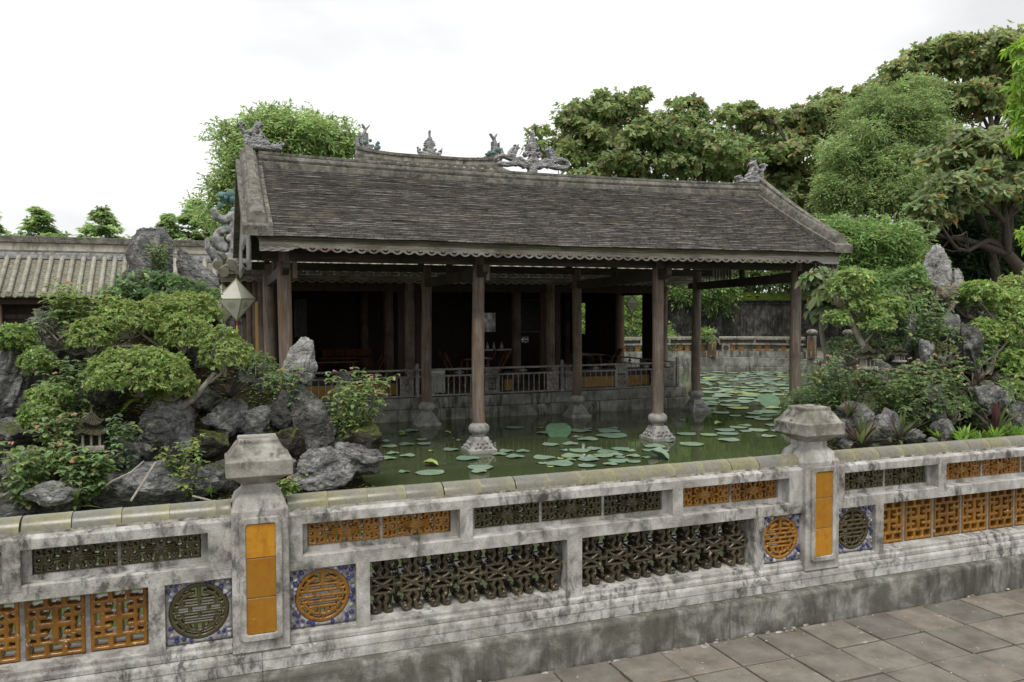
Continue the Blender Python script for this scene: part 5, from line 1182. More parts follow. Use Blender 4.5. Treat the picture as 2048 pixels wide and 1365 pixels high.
PADS = [(3.885, 16.24, 0.311, False, 0),
 (3.785, 14.997, 0.224, False, 0),
 (3.399, 14.568, 0.294, False, 0),
 (3.705, 14.486, 0.279, False, 0),
 (3.132, 13.369, 0.27, False, 0),
 (3.995, 13.667, 0.281, False, 0),
 (4.445, 14.62, 0.127, False, 0),
 (4.37, 14.829, 0.064, False, 0),
 (4.002, 12.727, 0.389, False, 0),
 (3.966, 11.898, 0.405, False, 1),
 (3.842, 11.611, 0.242, False, 1),
 (3.116, 11.829, 0.444, False, 0),
 (2.759, 12.014, 0.178, False, 0),
 (6.045, 15.873, 0.407, False, 1),
 (4.867, 13.165, 0.263, False, 1),
 (4.656, 12.937, 0.258, False, 1),
 (4.815, 12.608, 0.324, False, 1),
 (5.133, 13.059, 0.249, False, 1),
 (5.241, 12.351, 0.377, False, 1),
 (5.871, 13.511, 0.322, False, 1),
 (6.249, 13.463, 0.308, False, 1),
 (6.315, 14.924, 0.287, False, 1),
 (7.146, 14.893, 0.446, False, 1),
 (7.4, 15.133, 0.21, False, 1),
 (7.719, 14.817, 0.415, False, 1),
 (7.951, 14.99, 0.21, False, 1),
 (6.783, 13.834, 0.415, False, 1),
 (7.421, 14.062, 0.625, False, 1),
 (7.657, 14.583, 0.443, False, 1),
 (6.737, 14.196, 0.196, False, 1),
 (6.091, 12.731, 0.381, False, 1),
 (6.409, 12.795, 0.282, False, 1),
 (6.483, 12.443, 0.378, False, 1),
 (6.834, 12.624, 0.326, False, 1),
 (6.889, 12.411, 0.234, False, 1),
 (5.833, 12.853, 0.147, False, 1),
 (5.73, 12.277, 0.394, False, 1),
 (5.251, 11.739, 0.455, False, 1),
 (5.543, 11.944, 0.192, False, 1),
 (5.846, 11.89, 0.358, False, 1),
 (6.037, 12.084, 0.252, False, 1),
 (6.236, 12.126, 0.367, False, 1),
 (6.464, 12.123, 0.284, False, 1),
 (6.692, 11.909, 0.239, False, 1),
 (6.254, 11.611, 0.354, False, 1),
 (6.438, 11.456, 0.244, False, 1),
 (5.985, 11.399, 0.24, False, 1),
 (5.578, 11.407, 0.29, False, 1),
 (5.005, 11.9, 0.161, False, 1),
 (6.429, 11.876, 0.167, False, 1),
 (7.556, 12.63, 0.392, False, 2),
 (7.237, 12.328, 0.25, False, 2),
 (7.433, 12.136, 0.219, False, 2),
 (8.112, 13.033, 0.173, False, 2),
 (6.828, 11.716, 0.167, False, 2),
 (8.312, 12.591, 0.445, False, 2),
 (8.905, 13.703, 0.399, False, 2),
 (9.267, 13.436, 0.347, False, 2),
 (9.24, 12.754, 0.412, False, 2),
 (9.707, 13.428, 0.433, False, 2),
 (10.427, 14.04, 0.385, False, 2),
 (9.924, 13.845, 0.411, False, 2),
 (10.735, 14.247, 0.285, False, 2),
 (10.24, 13.588, 0.272, False, 2),
 (11.728, 17.084, 0.335, False, 2),
 (9.98, 15.533, 0.15, False, 2),
 (3.049, 14.441, 0.274, False, 0),
 (3.082, 15.059, 0.221, False, 0),
 (2.954, 13.709, 0.231, False, 0),
 (2.768, 13.254, 0.279, False, 0),
 (10.574, 13.582, 0.411, False, 2),
 (10.249, 12.849, 0.293, False, 2),
 (11.782, 14.955, 0.416, False, 2),
 (11.327, 14.091, 0.322, False, 2),
 (10.917, 13.314, 0.374, False, 2),
 (11.543, 15.708, 0.274, False, 2),
 (11.72, 15.303, 0.346, False, 2),
 (3.621, 15.815, 0.173, True),
 (6.548, 15.614, 0.138, True),
 (3.632, 13.66, 0.109, True),
 (5.013, 11.571, 0.108, True),
 (5.463, 12.143, 0.129, True),
 (12.741, 17.483, 0.576, False, 3),
 (15.149, 20.289, 0.362, False, 3),
 (18.516, 26.239, 0.424, False, 3),
 (16.968, 21.987, 0.59, False, 3),
 (17.841, 24.25, 0.414, False, 3),
 (18.08, 23.299, 0.356, False, 3),
 (19.59, 26.879, 0.436, False, 3),
 (21.626, 26.44, 0.525, False, 3),
 (17.129, 24.638, 0.534, False, 3),
 (18.806, 25.126, 0.453, False, 3),
 (19.84, 25.098, 0.311, False, 3),
 (19.567, 26.092, 0.407, False, 3),
 (20.269, 26.855, 0.388, False, 3),
 (17.815, 21.665, 0.461, False, 3),
 (16.768, 20.043, 0.334, False, 3),
 (20.707, 25.192, 0.495, False, 3),
 (14.279, 20.628, 0.595, False, 3),
 (15.926, 23.468, 0.616, False, 3),
 (15.877, 22.976, 0.343, False, 3),
 (15.979, 20.165, 0.517, False, 3),
 (16.323, 22.772, 0.406, False, 3),
 (18.667, 27.455, 0.287, False, 3),
 (15.241, 19.193, 0.425, False, 3),
 (18.849, 23.57, 0.603, False, 3),
 (19.301, 23.838, 0.407, False, 3),
 (14.679, 19.329, 0.613, False, 3),
 (15.837, 21.98, 0.425, False, 3),
 (18.565, 26.72, 0.447, False, 3),
 (20.286, 24.599, 0.517, True, 3),
 (15.054, 19.672, 0.528, True, 3),
 (15.743, 20.712, 0.553, False, 3),
 (17.389, 22.929, 0.478, False, 3),
 (20.884, 25.685, 0.337, False, 3),
 (13.484, 17.918, 0.293, False, 3),
 (16.177, 20.724, 0.439, False, 3),
 (15.303, 21.164, 0.568, False, 3),
 (13.42, 16.633, 0.42, True, 3),
 (11.557, 16.288, 0.426, False, 3),
 (19.436, 27.581, 0.5, False, 3),
 (18.965, 25.987, 0.301, False, 3),
 (16.258, 23.865, 0.397, False, 3),
 (15.238, 21.782, 0.384, False, 3),
 (16.781, 20.975, 0.456, False, 3),
 (18.028, 25.676, 0.483, False, 3),
 (18.029, 24.53, 0.303, False, 3),
 (20.13, 25.671, 0.424, False, 3),
 (18.074, 22.682, 0.465, False, 3),
 (14.111, 18.686, 0.478, False, 3),
 (18.323, 23.069, 0.373, False, 3),
 (14.812, 21.595, 0.323, False, 3),
 (14.775, 20.236, 0.421, True, 3),
 (16.247, 21.393, 0.523, False, 3),
 (13.861, 17.154, 0.3, False, 3),
 (14.224, 19.884, 0.604, False, 3),
 (18.549, 22.65, 0.368, False, 3),
 (19.854, 23.932, 0.487, False, 3),
 (20.865, 25.972, 0.326, False, 3),
 (12.66, 16.027, 0.586, False, 3),
 (18.001, 23.832, 0.337, False, 3),
 (17.182, 22.555, 0.333, True, 3),
 (16.684, 24.306, 0.55, False, 3),
 (21.233, 26.087, 0.454, False, 3),
 (17.345, 25.087, 0.615, True, 3),
 (19.045, 25.571, 0.467, False, 3),
 (17.145, 20.64, 0.522, False, 3),
 (13.184, 18.348, 0.345, False, 3),
 (17.793, 25.376, 0.364, False, 3),
 (20.362, 26.125, 0.498, False, 3),
 (15.721, 22.608, 0.298, False, 3),
 (14.807, 20.645, 0.517, False, 3),
 (19.126, 24.249, 0.466, False, 3),
 (13.893, 16.747, 0.287, False, 3),
 (16.084, 21.737, 0.355, False, 3),
 (19.379, 23.3, 0.307, False, 3),
 (12.555, 16.955, 0.555, True, 3),
 (12.231, 15.883, 0.398, False, 3),
 (13.833, 19.452, 0.569, False, 3),
 (20.761, 26.946, 0.356, False, 3),
 (17.498, 24.034, 0.534, False, 3),
 (19.954, 26.129, 0.333, False, 3),
 (16.508, 23.112, 0.401, True, 3),
 (19.022, 24.608, 0.352, False, 3),
 (11.511, 16.977, 0.359, False, 3),
 (16.46, 20.333, 0.418, False, 3),
 (12.316, 17.883, 0.511, False, 3),
 (13.716, 18.172, 0.433, False, 3),
 (15.013, 20.027, 0.31, True, 3),
 (21.024, 26.73, 0.332, False, 3),
 (19.542, 25.35, 0.439, False, 3),
 (21.372, 26.915, 0.322, False, 3),
 (12.647, 18.273, 0.494, False, 3),
 (20.191, 25.349, 0.311, False, 3),
 (17.904, 24.804, 0.332, False, 3),
 (13.537, 18.462, 0.363, False, 3),
 (18.404, 24.248, 0.301, False, 3),
 (17.979, 22.169, 0.576, False, 3),
 (17.371, 22.272, 0.286, False, 3),
 (17.82, 26.325, 0.566, False, 3),
 (20.763, 26.461, 0.432, False, 3),
 (17.774, 22.897, 0.335, False, 3),
 (14.212, 18.042, 0.584, False, 3),
 (15.775, 19.27, 0.46, False, 3),
 (20.018, 26.651, 0.288, False, 3),
 (13.164, 19.178, 0.619, False, 3),
 (15.181, 20.607, 0.363, False, 3)]
for q_ in PADS: pad(*q_)
LOT = {(1117, 872): (6.45, 14.481, -0.84),
 (1537, 812): (13.613, 17.1, -0.84),
 (862, 932): (3.279, 12.378, -0.84),
 (1318, 918): (6.985, 11.561, -0.84),
 (1440, 852): (10.246, 14.464, -0.84),
 (895, 868): (4.473, 15.565, -0.84),
 (803, 868): (3.605, 15.916, -0.84),
 (1128, 848): (7.266, 16.013, -0.84)}
PURP = [(7.726, 7.9, -0.089),
 (8.375, 7.9, -0.064),
 (8.691, 8.9, 0.524),
 (10.234, 8.0, -0.105),
 (10.8, 8.8, 0.434),
 (8.003, 8.4, 0.188)]
FALL = [(26.561, 34.48, 2.475),
 (26.829, 34.48, 2.475),
 (30.696, 34.48, 2.475),
 (25.348, 34.48, 2.475),
 (29.06, 34.48, 2.475),
 (30.036, 34.48, 2.475),
 (26.031, 34.48, 2.475),
 (25.088, 34.48, 2.475),
 (26.658, 34.48, 2.475)]
ROCKS = [((-0.758, 12.1, 2.436),
 (0.595, 0.456, 1.065), 3, 'rock', 'tall grey limestone spire at the very top of the left rock garden', (0, 0.03, 0), {'spire': 0.05, 'lvl': 6, 'rough': 0.14, 'cut': 6, 'strata': 0.3}),
 ((-0.844, 11.9, 2.069),
 (0.693, 0.514, 0.833), 8, 'rock_dark', 'dark block leaning on the left of the top spire, left rock garden', (0, -0.15, 0.4), {'lvl': 5}),
 ((-0.153, 12.0, 2.109),
 (0.497, 0.346, 0.922), 13, 'rock', 'pointed grey rock slanting down to the right beside the top spire', (0.1, -0.55, 0.2), {'spire': 0.55, 'lvl': 6, 'rough': 0.2}),
 ((1.273, 12.3, 0.861),
 (0.696, 0.451, 0.88), 21, 'rock_pale', 'pale pitted limestone with a knob on top in front of the porch corner column', (0, 0.12, 0.3), {'spire': 0.38, 'lvl': 6, 'strata': 0.2, 'rough': 0.28}),
 ((1.253, 11.0, 0.092),
 (0.765, 0.425, 0.981), 34, 'rock_dark', 'dark upright slab above the pond edge, right part of the left rock garden', (-0.2, -0.25, 0.2), {'lvl': 6, 'strata': 0.25, 'rough': 0.18}),
 ((-2.178, 10.7, 0.82),
 (0.782, 0.579, 1.038), 45, 'rock', 'large grey rock at the left picture edge', (0, 0.3, 0.4), {'lvl': 6, 'strata': 0.3}),
 ((-2.08, 10.4, 0.314),
 (0.672, 0.498, 0.38), 51, 'rock_dark', 'dark ledge under the large rock at the left picture edge', (0, 0.2, 0), {'lvl': 5}),
 ((-0.463, 10.25, 0.222),
 (0.799, 0.592, 0.729), 62, 'rock', 'grey rounded boulder above the flat front stone, left of the pillar cap', (0, 0.15, 0.8), {'lvl': 6}),
 ((0.485, 10.6, 0.249),
 (0.513, 0.38, 0.468), 71, 'rock', 'small grey angular rock just above the left pillar cap', (0, -0.3, 0.3), {'lvl': 5}),
 ((-0.63, 9.75, -0.285),
 (1.301, 0.904, 0.627), 83, 'rock', 'broad flat dark grey stone lying at the front with pale sticks on it', (0.15, 0.05, 0.1), {'lvl': 6, 'strata': 0.2, 'rough': 0.2}),
 ((-1.736, 9.55, -0.38),
 (0.906, 0.671, 0.47), 95, 'rock_dark', 'long dark stone low at the front, left picture edge', (0, 0.05, 0.3), {'lvl': 5}),
 ((1.265, 10.2, -0.391),
 (1.256, 0.698, 0.563), 102, 'rock', 'layered grey rock at the pond edge right of the left pillar', (0, -0.1, 0.5), {'lvl': 6, 'strata': 1.0, 'rough': 0.16}),
 ((1.742, 10.5, -0.303),
 (0.993, 0.551, 0.515), 115, 'rock', 'overhanging layered stone at the right tip of the left rock garden', (0, 0.12, 0.2), {'lvl': 6, 'strata': 1.2, 'rough': 0.16}),
 ((1.88, 10.75, -0.111),
 (0.619, 0.516, 0.468), 121, 'rock_moss', 'moss covered boulder at the right tip of the left rock garden', (0, 0.1, 0.2), {'lvl': 5}),
 ((0.918, 10.7, -0.066),
 (0.491, 0.41, 0.545), 133, 'rock_moss', 'mossy boulder between the dark slab and the left pillar cap', (0, 0, 0.9), {'lvl': 5}),
 ((-1.198, 11.0, 0.701),
 (0.635, 0.47, 0.763), 142, 'rock_dark', 'dark hollow rock behind the trunk of the large bonsai', (0, 0.2, 0.1), {'lvl': 5}),
 ((0.082, 9.9, -0.306),
 (0.6, 0.445, 0.492), 155, 'rock_dark', 'dark stone beside the left pillar at its left', (0, 0, 0.4), {'lvl': 5}),
 ((0.571, 11.6, 0.621),
 (0.524, 0.388, 0.699), 163, 'rock_dark', 'dark grey rock behind the pale pitted limestone', (0, 0.1, 0.6), {'lvl': 5}),
 ((-1.873, 9.9, -0.103),
 (0.702, 0.52, 0.485), 172, 'rock_dark', 'dark stone under the left front shrub', (0, -0.1, 0.2), {'lvl': 5}),
 ((-0.005, 11.5, 1.122),
 (0.654, 0.485, 0.754), 188, 'rock_dark', 'dark rock in the middle of the left rock garden behind the bonsai crowns', (0, 0.1, 0.3), {'lvl': 5}),
 ((-1.728, 11.5, 1.155),
 (0.755, 0.559, 0.641), 192, 'rock_dark', 'dark rock behind the grey leaved shrub on the left', (0, 0.1, 0.3), {'lvl': 5}),
 ((-0.022, 10.3, 0.051),
 (0.589, 0.436, 0.339), 197, 'rock_moss', 'low mossy stone left of the left pillar cap', (0, 0.1, 0.3), {'lvl': 5}),
 ((11.473, 10.1, 2.306),
 (0.528, 0.391, 0.868), 203, 'rock_pale', 'pale rounded rock on the summit of the right rock garden', (0, 0.05, 0.3), {'lvl': 6, 'strata': 0.4}),
 ((11.805, 10.0, 2.037),
 (0.238, 0.328, 0.681), 211, 'rock_pale', 'narrow pale rock standing right of the summit rock', (0, 0.05, 0.1), {'lvl': 5, 'strata': 0.4, 'spire': 0.2}),
 ((11.378, 9.9, 1.781),
 (0.627, 0.465, 0.483), 222, 'rock_brown', 'brownish stone right under the summit rock', (0, -0.1, 0.2), {'lvl': 5}),
 ((10.309, 9.5, 1.224),
 (0.406, 0.283, 0.755), 232, 'rock_pale', 'pale slanting stone half way up the right rock garden', (0.1, -0.3, 0.2), {'lvl': 6, 'strata': 0.3, 'spire': 0.3}),
 ((11.795, 10.1, 1.036),
 (1.197, 0.776, 1.718), 241, 'rock_dark', 'large dark rock mass in the middle of the right rock garden', (0, 0.1, 0.4), {'lvl': 6}),
 ((12.921, 10.3, 1.276),
 (0.768, 0.569, 1.094), 252, 'rock', 'grey rock behind the right hand bonsai', (0, 0, 0.4), {'lvl': 5}),
 ((10.199, 10.0, 1.229),
 (0.832, 0.616, 0.999), 262, 'rock_dark', 'dark rock behind the left bonsai of the right rock garden', (0, 0, 0.4), {'lvl': 5}),
 ((9.3, 9.3, 0.694),
 (0.649, 0.481, 0.589), 272, 'rock_dark', 'dark ledge carrying the miniature clay house, right rock garden', (0, 0, 0.4), {'lvl': 5}),
 ((9.624, 8.3, -0.07),
 (0.417, 0.347, 0.393), 283, 'rock', 'round grey boulder low at the front between purple plants and green fern', (0, 0, 0.4), {'lvl': 5, 'strata': 0.2}),
 ((8.318, 8.6, 0.045),
 (0.82, 0.607, 0.696), 292, 'rock_dark', 'dark wet rock behind the right pillar cap', (0, 0, 0.4), {'lvl': 5}),
 ((9.913, 8.9, 0.182),
 (1.122, 0.831, 0.748), 301, 'rock_dark', 'dark rock under the pink flowered shrub of the right rock garden', (0, 0, 0.4), {'lvl': 5}),
 ((12.085, 9.3, 0.245),
 (0.967, 0.716, 1.002), 312, 'rock_dark', 'dark rock at the right picture edge behind the fern', (0, 0, 0.4), {'lvl': 5}),
 ((8.856, 9.9, 0.082),
 (0.672, 0.498, 0.436), 322, 'rock_dark', 'dark low stone at the water behind the right pillar', (0, 0, 0.4), {'lvl': 5}),
 ((12.011, 9.7, 0.671),
 (0.991, 0.734, 0.748), 331, 'rock_brown', 'brown stone with roots under the right hand bonsai', (0, 0, 0.4), {'lvl': 5}),
 ((11.156, 9.0, 0.232),
 (1.005, 0.745, 0.782), 341, 'rock_dark', 'dark rock behind the purple plants, right rock garden', (0, 0, 0.4), {'lvl': 5}),
 ((10.681, 9.6, 0.673),
 (0.863, 0.639, 0.805), 352, 'rock_dark', 'dark rock beside the pale slanting stone', (0, 0, 0.4), {'lvl': 5}),
 ((12.839, 9.8, 0.771),
 (0.927, 0.686, 0.961), 362, 'rock_dark', 'dark rock under the right hand bonsai crowns', (0, 0, 0.4), {'lvl': 5}),
 ((12.254, 10.2, 1.458),
 (0.75, 0.555, 0.777), 372, 'rock', 'grey rock below the narrow pale rock', (0, 0, 0.4), {'lvl': 5}),
 ((11.398, 8.6, -0.118),
 (0.819, 0.606, 0.68), 382, 'rock_dark', 'dark stone behind the strap fern at the right edge', (0, 0, 0.4), {'lvl': 5}),
 ((10.363, 9.8, 0.991),
 (0.694, 0.514, 0.72), 392, 'rock_dark', 'dark rock between the clay houses and the left bonsai', (0, 0, 0.4), {'lvl': 5}),
 ((0.186, 10.5, 0.321),
 (0.57, 0.422, 0.459), 402, 'rock', 'grey stone above the left pillar cap, touching the left of the small angular rock', (0, 0.2, 0.3), {'lvl': 5}),
 ((0.821, 11.0, 0.295),
 (0.431, 0.319, 0.595), 412, 'rock_dark', 'narrow dark rock between the angular rock and the tall dark slab', (0, 0.1, 0.3), {'lvl': 5, 'spire': 0.3}),
 ((-0.044, 10.8, 0.518),
 (0.478, 0.354, 0.426), 422, 'rock_dark', 'dark stone at the foot of the lower bonsai stem', (0, 0.1, 0.6), {'lvl': 5}),
 ((-0.897, 9.7, 0.084),
 (0.476, 0.353, 0.37), 432, 'rock', 'small grey stone between the clay house and the broad flat front stone', (0, 0.1, 0.6), {'lvl': 5}),
 ((-1.485, 9.1, -0.185),
 (0.598, 0.443, 0.282), 442, 'rock', 'flat grey stone between the two front shrubs at the lower left', (0, 0.1, 0.6), {'lvl': 5}),
 ((11.178, 9.5, 1.213),
 (0.607, 0.45, 0.828), 452, 'rock', 'tall grey rock in the middle of the right rock garden, below the summit', (0, 0.08, 0.6), {'lvl': 6, 'spire': 0.2}),
 ((11.168, 9.2, 1.079),
 (0.509, 0.377, 0.88), 462, 'rock_dark', 'dark upright rock right of the tall grey rock, right rock garden', (0, -0.1, 0.6), {'lvl': 5, 'spire': 0.2}),
 ((10.231, 9.2, 0.972),
 (0.38, 0.282, 0.463), 472, 'rock_pale', 'pale broken stone left of the tall grey rock, right rock garden', (0, -0.2, 0.6), {'lvl': 5, 'spire': 0.2}),
 ((10.813, 8.6, 0.287),
 (0.724, 0.536, 0.584), 482, 'rock', 'grey stone above the strap ferns of the right rock garden', (0, -0.1, 0.6), {'lvl': 5}),
 ((8.632, 8.4, 0.054),
 (0.592, 0.438, 0.46), 492, 'rock', 'grey stone between the purple plants behind the coping', (0, -0.1, 0.6), {'lvl': 5})]
FILL = [((1.098, 10.263, -0.526),
 (0.225, 0.18, 0.146), 9814, 'rock', 'small dark stone at the waterline below the layered rocks', 'small stones along the left waterline'),
 ((1.425, 10.182, -0.604),
 (0.185, 0.148, 0.12), 1485, 'rock_dark', 'small dark stone at the waterline below the layered rocks', 'small stones along the left waterline'),
 ((1.992, 10.115, -0.711),
 (0.255, 0.204, 0.166), 3368, 'rock_dark', 'small dark stone at the waterline below the layered rocks', 'small stones along the left waterline'),
 ((1.476, 10.287, -0.524),
 (0.264, 0.211, 0.172), 9766, 'rock', 'small dark stone at the waterline below the layered rocks', 'small stones along the left waterline'),
 ((1.153, 10.193, -0.59),
 (0.221, 0.177, 0.144), 4253, 'rock_dark', 'small dark stone at the waterline below the layered rocks', 'small stones along the left waterline'),
 ((1.193, 10.424, -0.722),
 (0.219, 0.175, 0.142), 8915, 'rock_dark', 'small dark stone at the waterline below the layered rocks', 'small stones along the left waterline'),
 ((1.301, 10.274, -0.575),
 (0.299, 0.239, 0.194), 7938, 'rock', 'small dark stone at the waterline below the layered rocks', 'small stones along the left waterline'),
 ((1.365, 10.143, -0.613),
 (0.231, 0.185, 0.15), 1010, 'rock_dark', 'small dark stone at the waterline below the layered rocks', 'small stones along the left waterline'),
 ((0.999, 10.334, -0.529),
 (0.296, 0.237, 0.192), 6215, 'rock_dark', 'small dark stone at the waterline below the layered rocks', 'small stones along the left waterline'),
 ((-0.696, 9.941, 0.192),
 (0.282, 0.226, 0.183), 5036, 'rock', 'small dark stone among the front plants of the left rock garden', 'small stones among the left plants'),
 ((-0.879, 9.602, 0.095),
 (0.155, 0.124, 0.101), 3823, 'rock_dark', 'small dark stone among the front plants of the left rock garden', 'small stones among the left plants'),
 ((-0.625, 10.011, 0.111),
 (0.309, 0.247, 0.201), 9398, 'rock_dark', 'small dark stone among the front plants of the left rock garden', 'small stones among the left plants'),
 ((-1.037, 10.117, 0.093),
 (0.197, 0.158, 0.128), 3836, 'rock', 'small dark stone among the front plants of the left rock garden', 'small stones among the left plants'),
 ((-0.729, 10.026, -0.048),
 (0.195, 0.156, 0.127), 7672, 'rock_dark', 'small dark stone among the front plants of the left rock garden', 'small stones among the left plants'),
 ((-0.934, 9.841, -0.043),
 (0.252, 0.202, 0.164), 9400, 'rock_dark', 'small dark stone among the front plants of the left rock garden', 'small stones among the left plants'),
 ((-0.727, 9.877, 0.073),
 (0.28, 0.224, 0.182), 4388, 'rock', 'small dark stone among the front plants of the left rock garden', 'small stones among the left plants'),
 ((-0.895, 10.034, 0.099),
 (0.305, 0.244, 0.198), 7097, 'rock_dark', 'small dark stone among the front plants of the left rock garden', 'small stones among the left plants'),
 ((-1.295, 9.846, 0.011),
 (0.26, 0.208, 0.169), 9924, 'rock_dark', 'small dark stone among the front plants of the left rock garden', 'small stones among the left plants'),
 ((7.616, 8.042, -0.077),
 (0.263, 0.21, 0.171), 6418, 'rock', 'small dark stone at the foot of the right rock garden', 'small stones at the foot of the right rocks'),
 ((7.734, 8.199, -0.04),
 (0.257, 0.206, 0.167), 9625, 'rock_dark', 'small dark stone at the foot of the right rock garden', 'small stones at the foot of the right rocks'),
 ((8.238, 8.122, -0.213),
 (0.243, 0.194, 0.158), 3904, 'rock_dark', 'small dark stone at the foot of the right rock garden', 'small stones at the foot of the right rocks'),
 ((8.277, 8.24, -0.075),
 (0.26, 0.208, 0.169), 9898, 'rock', 'small dark stone at the foot of the right rock garden', 'small stones at the foot of the right rocks'),
 ((8.019, 8.122, -0.009),
 (0.208, 0.166, 0.135), 3901, 'rock_dark', 'small dark stone at the foot of the right rock garden', 'small stones at the foot of the right rocks'),
 ((8.472, 8.272, -0.305),
 (0.208, 0.166, 0.135), 5743, 'rock_dark', 'small dark stone at the foot of the right rock garden', 'small stones at the foot of the right rocks'),
 ((9.111, 8.059, -0.164),
 (0.2, 0.16, 0.13), 7696, 'rock', 'small dark stone at the foot of the right rock garden', 'small stones at the foot of the right rocks'),
 ((7.881, 8.051, 0.001),
 (0.337, 0.27, 0.219), 1024, 'rock_dark', 'small dark stone at the foot of the right rock garden', 'small stones at the foot of the right rocks'),
 ((8.976, 8.263, -0.122),
 (0.351, 0.281, 0.228), 2917, 'rock_dark', 'small dark stone at the foot of the right rock garden', 'small stones at the foot of the right rocks'),
 ((0.87, 10.141, -0.231),
 (0.295, 0.236, 0.192), 4035, 'rock', 'small stone between the left pillar and the layered rocks', 'small stones beside the left pillar'),
 ((0.778, 10.22, -0.303),
 (0.174, 0.139, 0.113), 7609, 'rock_dark', 'small stone between the left pillar and the layered rocks', 'small stones beside the left pillar'),
 ((0.902, 10.369, -0.377),
 (0.185, 0.148, 0.12), 1351, 'rock_dark', 'small stone between the left pillar and the layered rocks', 'small stones beside the left pillar'),
 ((1.466, 10.319, -0.387),
 (0.24, 0.192, 0.156), 4602, 'rock', 'small stone between the left pillar and the layered rocks', 'small stones beside the left pillar'),
 ((0.674, 10.395, -0.359),
 (0.335, 0.268, 0.218), 4297, 'rock_dark', 'small stone between the left pillar and the layered rocks', 'small stones beside the left pillar'),
 ((11.555, 9.592, 0.324),
 (0.411, 0.329, 0.267), 4748, 'rock', 'small stone in the shade of the right shrubs', 'small stones in the right shade'),
 ((11.761, 9.028, 0.201),
 (0.336, 0.269, 0.218), 3075, 'rock_dark', 'small stone in the shade of the right shrubs', 'small stones in the right shade'),
 ((10.738, 9.181, 0.058),
 (0.227, 0.182, 0.148), 9810, 'rock_dark', 'small stone in the shade of the right shrubs', 'small stones in the right shade'),
 ((10.993, 9.333, 0.307),
 (0.341, 0.273, 0.222), 5769, 'rock', 'small stone in the shade of the right shrubs', 'small stones in the right shade'),
 ((11.392, 9.128, 0.312),
 (0.332, 0.266, 0.216), 8457, 'rock_dark', 'small stone in the shade of the right shrubs', 'small stones in the right shade'),
 ((11.132, 9.593, 0.365),
 (0.347, 0.278, 0.226), 6066, 'rock_dark', 'small stone in the shade of the right shrubs', 'small stones in the right shade')]

# ------------------------------------------------------------------ foliage helpers
class Fol:
    """many leaves as one mesh with a per-leaf tint"""
    def __init__(s): s.P = []; s.F = []; s.C = []; s.n = 0
    def leaves(s, P, D, N, L, Wd, col, kind='lance', droop=0.15):
        P = np.asarray(P, float); D = np.asarray(D, float); N = np.asarray(N, float); k = len(P)
        if k == 0: return s
        D = D / (np.linalg.norm(D, axis=1)[:, None] + 1e-9); N = N - D * (N * D).sum(1)[:, None]; N = N / (np.linalg.norm(N, axis=1)[:, None] + 1e-9); S = np.cross(D, N)
        L = np.broadcast_to(np.asarray(L, float), (k,))[:, None]; Wd = np.broadcast_to(np.asarray(Wd, float), (k,))[:, None]; col = np.broadcast_to(np.asarray(col, float), (k, 3))
        dz = np.array([0, 0, -1.0])
        def pt(t, u, up=0.0): return P + D * L * t + S * Wd * u + N * Wd * up + dz * L * droop * t * t
        if kind == 'lance':
            V = np.stack([pt(0, 0), pt(.45, .5, .18), pt(1, 0), pt(.45, -.5, .18)], 1); F = np.array([[0, 1, 2], [0, 2, 3]]); m = 4
        elif kind == 'blade':
            V = np.stack([pt(0, .35), pt(0, -.35), pt(.5, .5, .1), pt(.5, -.5, .1), pt(1, .02), pt(1, -.02)], 1); F = np.array([[0, 2, 3], [0, 3, 1], [2, 4, 5], [2, 5, 3]]); m = 6
        else:  # broad
            V = np.stack([pt(0, 0), pt(.55, 0), pt(1, 0), pt(.3, .40, .14), pt(.72, .46, .16), pt(.3, -.40, .14), pt(.72, -.46, .16)], 1)
            F = np.array([[0, 3, 1], [3, 4, 1], [1, 4, 2], [0, 1, 5], [5, 1, 6], [1, 2, 6]]); m = 7
        s.P.append(V.reshape(-1, 3)); s.F.append((F[None] + (np.arange(k) * m)[:, None, None] + s.n).reshape(-1, 3)); s.C.append(np.repeat(col, m, 0)); s.n += k * m
        return s
    def build(s, name, parent, mat='leaf'):
        P = np.concatenate(s.P); F = np.concatenate(s.F); C = np.concatenate(s.C); o_ = WL[parent.name] if parent is not None else Vector((0, 0, 0))
        me = bpy.data.meshes.new(name); me.vertices.add(len(P)); me.vertices.foreach_set('co', (P - np.array(o_)).astype(np.float32).ravel())
        me.loops.add(F.size); me.loops.foreach_set('vertex_index', F.astype(np.int32).ravel()); me.polygons.add(len(F)); me.polygons.foreach_set('loop_start', (np.arange(len(F)) * 3).astype(np.int32))
        me.materials.append(M[mat]); a = me.attributes.new('tint', 'FLOAT_COLOR', 'POINT'); a.data.foreach_set('color', np.concatenate([np.clip(C, 0, 1), np.ones((len(C), 1))], 1).astype(np.float32).ravel())
        me.update(calc_edges=True); return put(name, me, parent, o_)
def rdir(n, rng): v = rng.normal(size=(n, 3)); return v / np.linalg.norm(v, axis=1)[:, None]
def clump(rng, c, r, n, shell=(.62, 1.0), up=0.0, gap=0.0, freq=1.6):
    """points in an ellipsoid, biased to its shell, with uneven outline; returns positions and outward normals"""
    d = rdir(int(n * 1.5) + 4, rng); d = d[d[:, 2] > -1 + up][:n]; k = len(d)
    lump = 1 + .22 * perlin(d * 1.7 + np.asarray(c) * 3.1) + .10 * perlin(d * 4.1 + np.asarray(c))
    q = shell[0] + (shell[1] - shell[0]) * rng.random(k) ** .6
    p = np.asarray(c) + d * np.asarray(r) * (lump * q)[:, None]
    if gap > -1:
        keep = perlin(p * freq / max(.2, float(np.mean(r))) * 1.1 + 5) > gap - .9 + .0; p, d = p[keep], d[keep]
    return p, d
